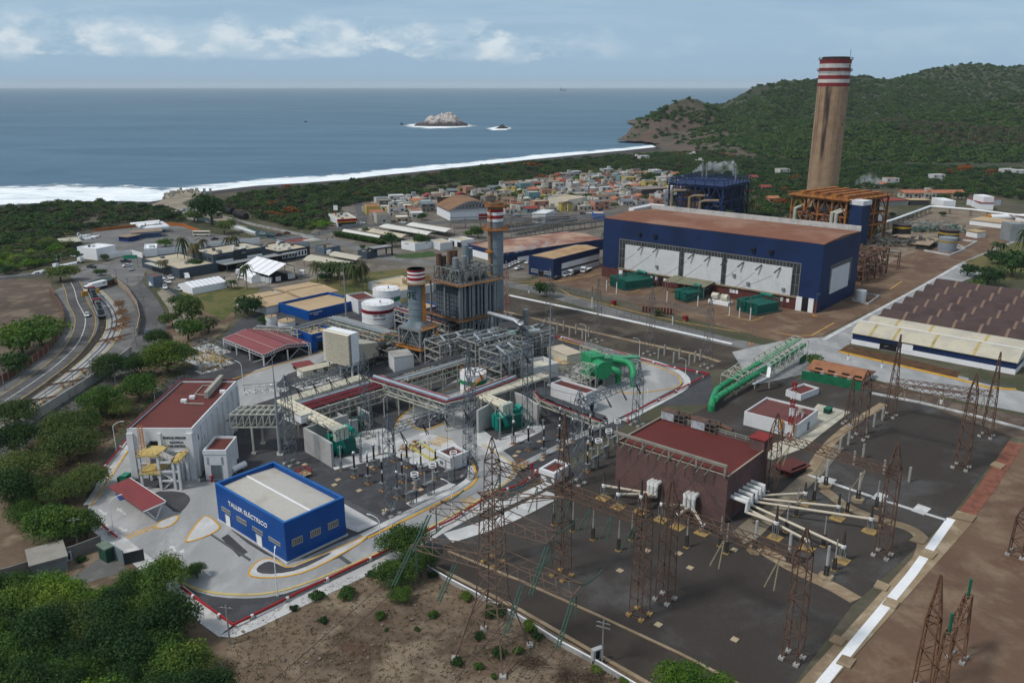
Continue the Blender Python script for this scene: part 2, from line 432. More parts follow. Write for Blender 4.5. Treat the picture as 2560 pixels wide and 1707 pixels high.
out_px=Q_(-400,452,0,458,100,452,200,450,280,452,360,458,400,464,430,463,460,460,480,459,540,454,640,444,760,438,860,432,960,421,1060,412,1200,399,1330,386,1440,377,1560,367,1680,357,1740,351,1760,350,1790,346)
inn=[P(x,y+3,SEA)for x,y in shore_px];out=[P(x,y,SEA)for x,y in out_px]
o=surf('surf',inn[:len(out)],out,SEA+.25,12)
tag(o,'white breaking surf along the dark beach','surf')
def noise3(p,s):
 return(sin(p[0]*s+1.3*sin(p[1]*s*1.7))+sin(p[1]*s*1.9+1.1*cos(p[2]*s*2.3+p[0]*s))+sin(p[2]*s*2.7+p[0]*s*.6))/3
def rock(name,lb_,cx,cy,prof,depth,mat,gp_=None,seg=36,jag=.12):
 """prof: list of (x offset, height) along the long axis; the cross-section is a rounded hump"""
 mb=MB();nx=60;ny=16;V=[]
 xs=[p[0]for p in prof];hs=[p[1]for p in prof]
 for i in rn(nx+1):
  x=xs[0]+(xs[-1]-xs[0])*i/nx;h=float(np.interp(x,xs,hs));wd=depth*(.35+.65*min(1,h/max(hs)*1.5))
  for j in rn(ny+1):
   u=-1+2*j/ny;y=u*wd/2;z=h*(1-abs(u)**2.2)
   q=(x*1.0,y,z);f=noise3(q,.21)*.5+noise3(q,.55)*.3+noise3(q,1.2)*.2
   z2=z*(1+jag*f*2)+f*jag*max(hs)*.35*(z>.3);V.append((x+f*2,y+f*3,z2-2.0*(h<.5)-.6))
 F=[(i*(ny+1)+j,(i+1)*(ny+1)+j,(i+1)*(ny+1)+j+1,i*(ny+1)+j+1)for i in rn(nx)for j in rn(ny)]
 mb.add(V,F);o=mb.mk(name,mat);o.location=(cx,cy,SEA);tag(o,lb_,'rock',gp_);return o
m,n_,l_=new_mat('guano_rock');t=NT(m.node_tree)
pos=t.n.new('ShaderNodeNewGeometry').outputs['Position'];sz=t.n.new('ShaderNodeSeparateXYZ');t.l.new(pos,sz.inputs[0])
hh=t.M('ADD',sz.outputs[2],t.M(MU,t.M('SUBTRACT',t.noise(pos,.05,5,.7),.5),22))
c=t.mix(t.step(hh,SEA+6,SEA+16),(.055,.045,.045),t.mix(t.step(t.noise(pos,.18,6,.75),.38,.58),(.20,.15,.14),(.58,.53,.50)))
b=t.node('ShaderNodeBsdfPrincipled',Base__Color=c,Roughness=.95);bp=t.n.new('ShaderNodeBump');bp.inputs['Strength'].default_value=1;bp.inputs['Distance'].default_value=3
t.l.new(t.noise(pos,.3,6,.75),bp.inputs['Height']);t.l.new(bp.outputs[0],b.inputs['Normal'])
o_=t.n.new('ShaderNodeOutputMaterial');t.l.new(b.outputs[0],o_.inputs[0]);guano=m
darkrock=MG(51,((.055,.045,.042),(.035,.030,.030),(.085,.062,.052)),(.03,.15,.6),fine=.4,bump=1)
ci=P(1102,315,SEA);k_=ci.length/2100*1.0
pxm=(ci.y*cp)/FPX*1.03
iprof=Q_(-67,0,-64,3,-55,8,-42,10,-34,19,-20,24,0,26,12,31,22,32,34,27,44,16,58,9,66,2,68,0)
rock('rocky_island','pale rocky island in the bay, its dark foot ringed by white surf',ci.x,ci.y,[(a*pxm,b*pxm)for a,b in iprof],62*pxm*1.1,guano,jag=.16)
c2_=P(1254,322,SEA);p2_=c2_.y*cp/FPX
rock('sea_rock','small dark rock islet right of the pale island',c2_.x,c2_.y,[(a*p2_,b*p2_)for a,b in Q_(-22,0,-16,2,-8,4,-3,9,3,10,8,5,16,3,22,0)],26*p2_,darkrock,jag=.25)
c3_=P(1004,312,SEA);rock('sea_rock','tiny dark rock tip in the surf left of the pale island',c3_.x,c3_.y,Q_(-4,0,-1,5,3,2,5,0),6,darkrock)
c4_=P(764,306,SEA);rock('sea_rock','lone tiny dark rock awash far left of the island',c4_.x,c4_.y,Q_(-6,0,-3,2,0,4,3,1,6,0),6,darkrock)
def blobsurf(pts,z,lb_):
 c=[P(x,y,SEA)for x,y in pts];ctr=sum(c,V3())/len(c)
 o=surf('surf',[ctr]*(len(c)+1),c+[c[0]],z,8);tag(o,lb_,'surf');return o
blobsurf(Q_(970,315,1030,306,1110,304,1180,308,1215,315,1190,321,1120,324,1060,325,1010,320),SEA+.3,'white water round the foot of the pale island')
blobsurf(Q_(1205,322,1240,315,1280,317,1290,322,1270,327,1225,328),SEA+.3,'white water round the small dark islet')
blobsurf(Q_(1555,334,1600,326,1680,335,1740,345,1760,352,1700,356,1640,352,1590,344),SEA+.3,'white water at the foot of the headland')
sp_c=PD(1408,212,15000);sh=thg('cargo_ship','faint grey cargo ship on the horizon','ship',(sp_c.x,sp_c.y,SEA),.1)
k=15000/FPX
MB().prs([(-8*k,-1.4*k),(6*k,-1.6*k),(8.5*k,0),(6*k,1.6*k),(-8*k,1.4*k)],-2,2.6*k).mk('hull',M(52,(.10,.12,.15)),sh)
MB().box(-7.4*k,-4.4*k,-1.1*k,1.1*k,2.6*k,6.6*k).box(-6.4*k,-5.6*k,-.3*k,.3*k,6.6*k,8*k).mk('deckhouse',M(52,(.10,.12,.15)),sh)
MB().box(3*k,3.8*k,-.5*k,.5*k,2.6*k,5.4*k).box(-1.5*k,-1*k,-.5*k,.5*k,2.6*k,5.4*k).box(-1.5*k,3.8*k,-.25*k,.25*k,4.7*k,5.1*k).mk('cargo_crane',M(52,(.10,.12,.15)),sh)
def RP(lst):return[PD(x,y,d)for x,y,d in lst]
ridges=[([(1600,334,1430,32),(1628,318,1440,38),(1642,298,1460,48),(1660,276,1490,60),(1685,254,1520,80),(1712,246,1535,92),(1738,244,1545,92),(1758,249,1550,72),(1772,260,1555,48),(1782,274,1560,32)],.62),([(1806,272,1700,38),(1828,255,1730,58),(1850,237,1770,82),(1900,214,1850,170),(1960,202,1950,230),(2030,194,2050,310),(2110,188,2080,400),(2150,189,2090,540),(2180,197,2100,540),(2240,193,2120,560),(2300,184,2180,600),(2370,168,2260,640),(2450,163,2300,640),(2560,163,2300,640),(2700,168,2300,640),(2900,190,2250,640)],1.15),([(1858,246,1730,90),(1838,290,1580,90),(1815,322,1450,80),(1800,338,1400,70)],1.0),([(1960,206,1900,260),(1930,250,1640,250),(1905,300,1440,210),(1890,335,1330,140)],1.1),([(2110,192,2040,400),(2080,240,1700,320),(2040,290,1430,260),(2000,335,1260,180)],1.1),([(2300,188,2150,400),(2240,240,1750,330),(2180,290,1420,250)],1.1),([(2060,362,1080,110),(2110,340,1150,200),(2180,318,1220,300),(2260,300,1280,350),(2360,280,1330,380),(2460,262,1360,400),(2560,248,1380,400),(2760,240,1380,400)],1.1),]
ridges=[([(PD(x,y,d),w)for x,y,d,w in r],ex)for r,ex in ridges]
def hill_h(X,Y):
 Z=np.full(X.shape,-1.0)
 for pts,ex in ridges:
  best=np.zeros(X.shape)
  for(a,wa),(b,wb)in zip(pts[:-1],pts[1:]):
   dx,dy=b.x-a.x,b.y-a.y;L2=dx*dx+dy*dy
   t_=np.clip(((X-a.x)*dx+(Y-a.y)*dy)/L2,0,1)
   d=np.hypot(X-a.x-t_*dx,Y-a.y-t_*dy);hz=a.z+t_*(b.z-a.z);w=wa+t_*(wb-wa)
   u=np.clip(1-d/w,0,1)
   best=np.maximum(best,hz*(u**ex)*(1-.25*u*(1-u)))
  Z=np.maximum(Z,best)
 n=np.zeros(X.shape)
 for s_,a_,ph in((1/210.,9,.3),(1/95.,5,1.7),(1/41.,2.6,4.1),(1/17.,1.0,2.2)):
  n+=a_*np.sin(X*s_*2+ph+1.4*np.sin(Y*s_*1.7+ph))*np.sin(Y*s_*2.1+ph*2+np.cos(X*s_*1.3))
 return Z+np.clip(Z/40,0,1)*n*.8-1.2*(Z<1.5)
gx=np.arange(130,2600,9.0);gy=np.arange(620,3100,9.0)
X,Y=np.meshgrid(gx,gy);Z=hill_h(X,Y)
V=np.stack([X,Y,Z],-1).reshape(-1,3);nx=len(gx);ny=len(gy)
ii,jj=np.meshgrid(np.arange(ny-1),np.arange(nx-1),indexing='ij');a0=(ii*nx+jj).ravel()
F=np.stack([a0,a0+1,a0+nx+1,a0+nx],-1)
keep=(V[F][:,:,2].max(1)>-.9);F=F[keep]
m,n_,l_=new_mat('hillside');t=NT(m.node_tree)
pos=t.n.new('ShaderNodeNewGeometry').outputs['Position']
a_=t.noise(pos,.006,6,.65);b_=t.noise(pos,.03,6,.7)
c=t.mix(t.step(a_,.4,.6),(.030,.048,.020),(.050,.060,.028));c=t.mix(t.step(b_,.5,.7),c,(.062,.048,.034))
nrm=t.n.new('ShaderNodeNewGeometry').outputs['Normal'];sn=t.n.new('ShaderNodeSeparateXYZ');t.l.new(nrm,sn.inputs[0])
c=t.mix(t.M(MU,t.M('SUBTRACT',1.0,t.step(sn.outputs[2],.62,.80)),.8),c,t.mix(t.noise(pos,.05,5,.7),(.10,.055,.038),(.19,.11,.07)))
sp3=t.n.new('ShaderNodeSeparateXYZ');t.l.new(pos,sp3.inputs[0])
c=t.mix(t.M(MU,t.M('SUBTRACT',1.0,t.step(sp3.outputs[0],290,420)),t.step(t.noise(pos,.02,5,.7),.36,.52)),c,t.mix(t.noise(pos,.07,5,.7),(.045,.034,.030),(.16,.105,.075)))
b=t.node('ShaderNodeBsdfPrincipled',Base__Color=c,Roughness=1.0);bp=t.n.new('ShaderNodeBump');bp.inputs['Strength'].default_value=1;bp.inputs['Distance'].default_value=4
t.l.new(t.noise(pos,.12,6,.75),bp.inputs['Height']);t.l.new(bp.outputs[0],b.inputs['Normal'])
o_=t.n.new('ShaderNodeOutputMaterial');t.l.new(b.outputs[0],o_.inputs[0])
me=npmesh('hills',V,F,m,True);o=bpy.data.objects.new('hills',me);LK(o);o[KD]=ST
slb('wasteland',Q_(-250,1040,20,1010,150,950,330,860,420,800,520,760,600,770,560,830,460,900,350,1010,250,1150,215,1240,240,1330,350,1400,470,1480,580,1590,1000,1400,1090,1410,1640,1707,1700,1760,1500,1900,-250,2200),.01,dirt)
slb('bare_field',Q_(-150,690,125,700,135,735,160,780,165,810,150,845,80,905,-150,1000),.02,MG(53,((.115,.088,.068),(.082,.064,.052),(.17,.135,.10)),(.02,.1,.9),fine=.2))
slb('rail_yard',Q_(180,706,280,690,322,728,348,770,352,805,345,835,320,872,262,925,195,968,120,1015,0,1088,-150,1190,-150,1050,0,960,80,908,122,878,157,834,165,806,160,780,139,750,128,730),.03,gya,sm=1)
slb('paved_forecourt',Q_(185,607,236,580,340,569,400,556,460,566,530,585,640,597,620,612,500,612,380,630,355,640,268,634,245,606),.03,gya)
R_LEFT=Q_(176,705,186,722,193,755,207,778,214,795,213,815,205,840,188,869,152,904,108,938,54,975,0,1010,-120,1085)
R_RIGHT=Q_(300,668,318,700,345,728,368,760,382,795,380,835,352,880,302,925,240,968,170,1012,100,1058,0,1125,-150,1230)
stp('road',R_LEFT,7.5,.05,asphalt)
stp('road',Q_(-200,712,0,692,120,683,220,668,300,655,360,648,430,640,520,640),9,.04,gya)
stp('road',R_RIGHT,9.5,.045,asphalt)
slb('road_junction',Q_(235,668,300,645,350,640,372,660,355,700,330,720,285,690,190,705,175,690),.055,gya)
for nm,off in(('road_marking',0),('road_marking',3.5),('road_marking',-3.5)):
 stp(nm,R_LEFT,.22 if off else.28,.056,M(54,(.50,.33,.08),.8,.3)if off else M(55,(.55,.55,.53),.8,.25),z0=.05,off=off)
TRK=Q_(238,728,255,745,270,762,282,782,287,804,282,832,262,864,236,890,192,928,140,968,88,1003,28,1040,-120,1135)
stp('track_slab',TRK,4.4,.10,crd)
for off in(2.5,-2.5):stp('track_edging',TRK,.35,.12,ypl,off=off)
for off in(.75,-.75):stp('groove',TRK,.42,.104,M(56,(.025,.023,.022),.8),z0=.1,off=off)
TRK2=Q_(256,797,256,812,250,832,240,846,205,892,152,936,104,973,52,1008,-60,1080)
stp('ballast',TRK2,2.6,.08,M(57,(.03,.028,.027),.95,.3,1.5,fine=.3))
slb('old_road',Q_(-200,700,0,690,0,697,-200,710),.06,gya)
slb('jetty_ground',Q_(405,502,420,488,470,483,500,486,480,497,455,508,470,518,500,524,560,545,620,568,600,575,520,545,460,525,400,520,370,514),.03,MG(58,((.26,.22,.17),(.21,.18,.14),(.31,.27,.21)),(.03,.1,1)))
slb('canal_water',Q_(425,535,445,527,500,532,560,550,640,575,770,598,745,608,650,592,560,560,500,548,455,545),.027,M(59,(.02,.055,.058),.6,.2,.15,spec=.1))
slb('canal_foam',Q_(462,533,490,535,480,542,455,541),.045,M(60,(.6,.64,.64),.9,.3,.4));slb('canal_foam',Q_(578,558,600,565,640,580,636,583,600,573,575,563),.045,M(60,(.6,.64,.64)))
slb('town_ground',Q_(770,590,830,525,900,505,1000,492,1100,480,1180,462,1300,455,1400,440,1500,425,1700,415,1780,440,1760,560,1510,640,1300,700,1160,700,1000,720,840,740,560,740,420,740,380,700,340,650,480,640,690,590),.02,MG(61,((.150,.135,.115),(.12,.105,.09),(.19,.17,.145)),(.02,.1,1.2)))
stp('road',Q_(690,595,770,592,840,572,960,560,1110,557,1240,550,1400,543,1560,533,1700,520,1850,500),10,.05,asphalt)
stp('road',Q_(760,596,800,600,850,605,905,622,960,645,1050,655,1130,662,1180,690),9,.045,gya)
stp('road',Q_(1110,500,1118,520,1125,556),7,.045,asphalt);stp('road',Q_(890,500,905,530,905,566),7,.045,asphalt)
stp('road',Q_(1255,520,1280,540,1320,552),7,.048,asphalt)
slb('plaza',Q_(560,700,600,665,700,655,760,640,850,660,870,690,800,700,740,704,650,725,590,722),.05,MG(62,((.21,.185,.155),(.165,.145,.12),(.27,.25,.22)),(.05,.2,1.2)))
slb('lawn',Q_(430,722,470,725,600,715,650,722,640,735,590,745,590,770,560,800,470,760),.06,grass)
slb('lawn',Q_(770,700,850,688,930,680,1010,672,1080,690,1060,730,1000,760,860,740,800,715),.055,grass)
slb('lawn',Q_(985,638,1080,628,1095,640,1040,646,990,645),.06,M(63,(.045,.085,.025),.95,.3,.3))
slb('plant_yard',Q_(585,1567,450,1461,235,1300,212,1265,240,1180,345,1045,420,955,505,900,540,860,600,800,700,765,860,745,1050,720,1200,740,1280,795,1400,838,1560,880,1775,930,1790,1010,1640,1015,1560,1065,1370,1180,1240,1275,1060,1400,1000,1400),.03,gravel)
stp('kerb_apron',Q_(225,1300,330,1380,440,1475,560,1578,590,1580,760,1498,980,1395,1120,1310,1245,1248),3.2,.08,wcn,sm=1)
C1=Q_(226,1296,218,1262,250,1190,312,1100,330,1160,335,1215,420,1222,500,1205,545,1200,560,1310,640,1375,725,1412,870,1345,1000,1300,1100,1245,1180,1205,1200,1175,1190,1150,1165,1120,1130,1085,1180,1080,1235,1110,1290,1150,1300,1185,1245,1225,1150,1275,1000,1355,870,1420,780,1460,690,1492,590,1497,510,1487,440,1455,330,1382)
slb('concrete_road',C1,.05,crd,sm=1)
slb('concrete_road',Q_(960,1115,1000,1040,1060,1000,1110,965,1230,905,1290,910,1290,945,1200,1010,1150,1050,1200,1080,1160,1130,1100,1100,1010,1130),.054,crd,sm=1)
slb('concrete_road',Q_(1480,985,1560,900,1640,905,1705,930,1712,960,1660,985,1560,1040,1500,1060,1440,1040,1400,1010),.05,crd,sm=1)
slb('concrete_road',Q_(570,965,640,925,720,900,800,880,870,870,820,900,720,935,690,960,700,990,640,1010,600,1020,560,1000),.05,crd,sm=0)
slb('white_pavement',Q_(860,1120,900,1080,960,1070,1010,1100,1060,1080,1130,1100,1160,1130,1050,1170,970,1130,840,1165,830,1150),.056,wcn)
slb('white_pavement',Q_(1190,1060,1240,1100,1350,1060,1360,1075,1240,1135,1190,1110),.057,wcn)
slb('white_pavement',Q_(857,1255,955,1305,895,1330,866,1320),.058,wcn)
slb('white_pavement',Q_(430,1200,500,1190,500,1215,470,1240,455,1290,430,1330,410,1360,400,1330,430,1250,470,1235,460,1222,400,1215),.058,crd)
yk=yel
def kbd(name,pts,mat,sm=2,kerb=.35,km=None,h=.14):
 pp=smt(poly(pts),sm)if sm else poly(pts)
 MB().prs(pp,-.2,h).mk(name,mat)[KD]=ST
 loop=pp+[pp[0]];mb=MB()
 for i in rn(len(loop)-1):
  a,b=V3((*loop[i],0)),V3((*loop[i+1],0));mb.bar(a+V3((0,0,h/2)),b+V3((0,0,h/2)),kerb,h+.02)
 k=mb.mk('kerb',km or yk);k[KD]=ST
kbd('traffic_island',Q_(625,1425,640,1405,668,1395,690,1402,700,1408,718,1422,780,1398,905,1345,925,1330,908,1352,880,1370,800,1415,735,1440,660,1446,620,1440),wcn,1)
slb('gravel_bed',Q_(640,1420,668,1403,688,1408,722,1424,775,1402,835,1378,815,1393,750,1425,690,1436,645,1434),.165,gravel,sm=1)
kbd('traffic_island',Q_(462,1352,505,1292,522,1290,548,1312,550,1322,520,1340,470,1356),wcn,1)
kbd('traffic_island',Q_(385,1312,432,1288,448,1290,440,1305,420,1318,395,1322),wcn,2)
slb('gravel_bed',Q_(380,1228,455,1228,478,1244,470,1262,445,1288,400,1250),.075,gravel,sm=1)
slb('gravel_bed',Q_(570,1335,620,1380,598,1392,553,1345),.08,gravel)
slb('drain_cover',Q_(530,1335,628,1398,624,1403,526,1338),.085,M(64,(.09,.095,.10),.8))
slb('drain_cover',Q_(858,1247,980,1305,962,1318,845,1395,830,1400,955,1313,858,1258),.085,M(64,(.09,.095,.10),.8))
slb('drain_cover',Q_(838,1378,888,1412,876,1415,828,1382),.09,M(64,(.09,.095,.10),.8))
stp('kerb',Q_(440,1450,500,1478,590,1489,680,1484,770,1458,860,1420,990,1362,1120,1295,1235,1228,1280,1195,1285,1165,1255,1140,1205,1112),.5,.17,ypl)
stp('kerb',Q_(920,1345,1010,1302,1100,1257,1170,1222,1193,1200,1190,1175,1175,1150),.55,.18,yel)
stp('pavement',Q_(905,1340,1000,1292,1090,1247,1160,1212,1180,1190,1178,1165),1.6,.16,wcn,off=0)
stp('pavement',Q_(1210,1118,1250,1145,1272,1170,1268,1195,1225,1225),2.4,.16,wcn)
stp('kerb',Q_(228,1265,262,1215,335,1105),.35,.18,yel);stp('pavement',Q_(222,1262,256,1213,325,1102),2.2,.16,wcn)
stp('kerb',Q_(1395,848,1560,893,1640,915,1700,940,1705,965,1660,975,1585,985,1540,980),.35,.18,yel)
stp('pavement',Q_(1400,843,1560,886,1650,908,1712,935,1722,965,1670,995,1560,1052),2.0,.16,wcn)
stp('kerb',Q_(560,955,640,930,720,905,860,865),.35,.18,yel)
stp('kerb',Q_(985,1075,1000,1040,1060,1000,1120,975,1215,935,1290,905),.35,.16,yel)
slb('gravel_bed',Q_(1030,1055,1075,1035,1125,1035,1110,1055,1070,1072,1045,1070),.15,gravel,sm=1);stp('kerb',Q_(1018,1050,1035,1070,1065,1078,1110,1058),.4,.19,yel)
stp('cable_walk',Q_(1385,1235,1290,1285,1230,1310,1170,1330,1120,1345),4.0,.12,wcn,sm=1)
stp('cable_walk',Q_(1230,1275,1330,1230,1400,1195),2.2,.13,wcn,sm=1)
stp('cable_walk',Q_(1150,1245,1240,1195,1330,1150,1480,1075,1530,1050),2.0,.13,crd,sm=1)
for q in(Q_(1050,1175,1095,1195,1075,1200,1000,1260,1015,1262,1135,1210),):slb('cable_walk',Q_(1015,1258,1030,1268,1120,1225,1140,1212,1125,1208),.13,wcn)
slb('cable_walk',Q_(830,1168,838,1175,980,1140,972,1133),.13,wcn)
slb('cable_walk',Q_(1245,1100,1255,1108,1350,1068,1338,1060),.13,wcn)
slb('substation_yard',Q_(1050,1408,1240,1278,1395,1190,1500,1135,1680,1060,1800,1000,1920,940,2130,955,2290,1005,2530,1092,2375,1293,2130,1512,1985,1707,1950,1760,1800,1760,1600,1680),.04,oldgravel)
slb('old_asphalt_road',Q_(1060,1404,1120,1378,1300,1455,1500,1545,1700,1640,1850,1720,1700,1740,1500,1650,1300,1530,1150,1450),.06,M(65,(.055,.045,.038),.95,.25,.1))
stp('kerb',Q_(1120,1378,1300,1452,1500,1541,1700,1634,1850,1712),.5,.2,tcn,sm=0);stp('kerb',Q_(1090,1418,1300,1525,1500,1640,1650,1725),.7,.2,tcn,sm=0)
slb('tan_walkway',Q_(1985,1720,2375,1291,2432,1305,2065,1720),.10,tcn)
stp('white_gutter',Q_(2025,1745,2150,1592,2280,1435,2378,1297),1.6,.13,wh2,sm=0)
slb('brown_pavement',Q_(2065,1725,2432,1303,2545,1105,2700,1110,2900,1300,2800,1760),.05,bcn)
stp('brick_walk',Q_(2405,1300,2470,1215,2540,1108),3.2,.12,M(66,(.22,.085,.055),.9,.3,.5),sm=0)
stp('tan_walk',Q_(1900,1370,2000,1430,2080,1465,2140,1500),3.0,.11,tcn,sm=1);stp('tan_walk',Q_(2060,1225,2120,1270,2200,1300,2280,1320,2315,1355,2300,1400),2.6,.11,tcn,sm=2)
stp('tan_walk',Q_(2210,1010,2130,1060,2060,1120,2020,1190),2.4,.12,tcn,sm=1)
slb('tan_walkway',Q_(1830,1330,1930,1250,2010,1180,2090,1110,2110,1120,2060,1180,1980,1260,1900,1340,1860,1360),.09,MG(67,((.20,.17,.125),(.15,.125,.095),(.25,.22,.17)),(.05,.2,1)))
slb('white_pavement',Q_(1870,1130,1960,1100,2045,1010,2125,1030,2060,1080,2010,1120,1930,1150),.12,MG(68,((.42,.39,.31),(.35,.33,.27),(.48,.46,.39)),(.06,.3,1.5),fine=.08))
for q in(Q_(2043,1205,2055,1190,2092,1200,2075,1215),Q_(2178,1245,2195,1230,2220,1240,2210,1258),Q_(2278,1277,2295,1260,2328,1272,2310,1288)):slb('white_pad',q,.16,wcn)
stp('white_gutter',Q_(2020,1187,2080,1208,2190,1245,2300,1280,2365,1300),.9,.13,wcn,sm=0)
slb('brown_yard',Q_(1245,735,1300,738,1500,790,1740,838,1830,860,1900,880,1850,920,1775,925,1560,876,1400,834,1260,790),.035,MG(69,((.066,.055,.046),(.055,.046,.040),(.10,.085,.066)),(.02,.07,1.2),fine=.2))
slb('apron',Q_(1245,690,1330,700,1400,672,1512,655,1700,690,2045,770,2160,690,2260,640,2400,585,2560,540,2620,560,2560,590,2400,660,2240,745,2050,842,1950,855,1800,815,1560,752,1420,715),.045,bcn)
stp('road',Q_(1225,700,1330,722,1440,752,1560,790,1740,835,1880,868,1980,880),9,.05,gya)
slb('concrete_road',Q_(1830,880,1950,853,2060,842,2280,727,2395,660,2560,590,2650,600,2560,640,2440,690,2185,792,2129,855,2108,876,2200,895,2400,940,2600,990,2600,1040,2300,980,2100,925,2010,935,1900,960,1860,930),.055,crd)
stp('white_kerb',Q_(2060,850,2160,795,2280,730,2395,665),1.6,.2,wcn,sm=0)
stp('white_kerb',Q_(1272,739,1400,766,1560,800,1740,840,1830,861),1.1,.35,wh2,sm=0)
stp('tan_walk',Q_(1249,776,1400,812,1560,848,1740,886,1800,905),1.6,.16,tcn,sm=0)
ym=M(70,(.55,.33,.09),.8,.35,.5)
for q in(Q_(1245,703,1330,705,1400,722,1425,738,1480,752,1590,780,1700,805,1850,830),Q_(1290,715,1420,700,1505,683),Q_(1940,831,1990,840,2030,838,2085,807),[(2225,723),(2255,703)],Q_(1503,732,1552,740,1630,713),Q_(1814,787,1880,803,1910,792)):stp('yellow_line',q,.5,.056,ym,z0=.045,sm=0)
slb('trench',Q_(2095,878,2120,862,2300,905,2400,930,2392,948,2250,915),.062,M(71,(.10,.052,.025),.9,.4,.4));stp('trench_kerb',Q_(2098,880,2250,915,2400,950,2470,970,2540,975),.9,.35,yel,sm=0)
slb('trench',Q_(2425,940,2545,962,2535,975,2420,950),.064,M(72,(.05,.05,.025),.3))
slb('yard_soil',Q_(2120,940,2300,985,2600,1050,2620,1110,2540,1095,2290,1003,2130,955),.058,MG(73,((.10,.075,.06),(.08,.055,.045),(.16,.13,.10)),(.03,.1,1)))
stp('white_kerb',Q_(2180,985,2300,1008,2440,1042,2600,1085),.8,.5,wcn,sm=0)
slb('verge',Q_(2410,655,2540,605,2640,600,2640,700,2500,700),.06,grass)
slb('tank_yard',Q_(2160,600,2250,560,2330,520,2560,535,2650,560,2500,600,2380,650,2200,690),.04,MG(74,((.20,.155,.115),(.15,.115,.085),(.25,.21,.16)),(.02,.1,1.2)))
wm=M(55,(.55,.55,.53),.8,.25)
def arw(p,q,double=False):
 a,b=P(*p),P(*q);d=(b-a);L=d.length;d.normalize();n=V3((-d.y,d.x,0));w=.22;hd=1.3
 pts=[a+n*w,b-d*hd+n*w,b-d*hd+n*.75,b,b-d*hd-n*.75,b-d*hd-n*w,a-n*w]
 MB().prs([x[:2]for x in pts],.055,.062).mk('road_arrow',wm)[KD]=ST
for a in(((247,1273),(266,1288)),((314,1286),(293,1270)),((296,1318),(319,1328)),((440,1378),(425,1364)),((451,1382),(460,1372)),((527,1438),(502,1421)),((1145,1120),(1115,1104)),((1625,1008),(1650,998))):arw(*a)
def hump(a,b,wdt,n,mat,z=.075):
 A,B=P(*a),P(*b);d=(B-A)/(2*n);dn=d.normalized();nn=V3((-dn.y,dn.x,0))*wdt/2;mb=MB()
 for i in rn(n):
  p=A+d*2*i;q=p+d;mb.prs([x[:2]for x in(p-nn,q-nn,q+nn,p+nn)],.05,z)
 mb.mk('speed_hump',mat)[KD]=ST
hump((310,1345),(388,1316),2.0,9,ym);hump((1160,1245),(1195,1262),3,5,ym);hump((1085,1112),(1115,1092),4,5,ym,.064)
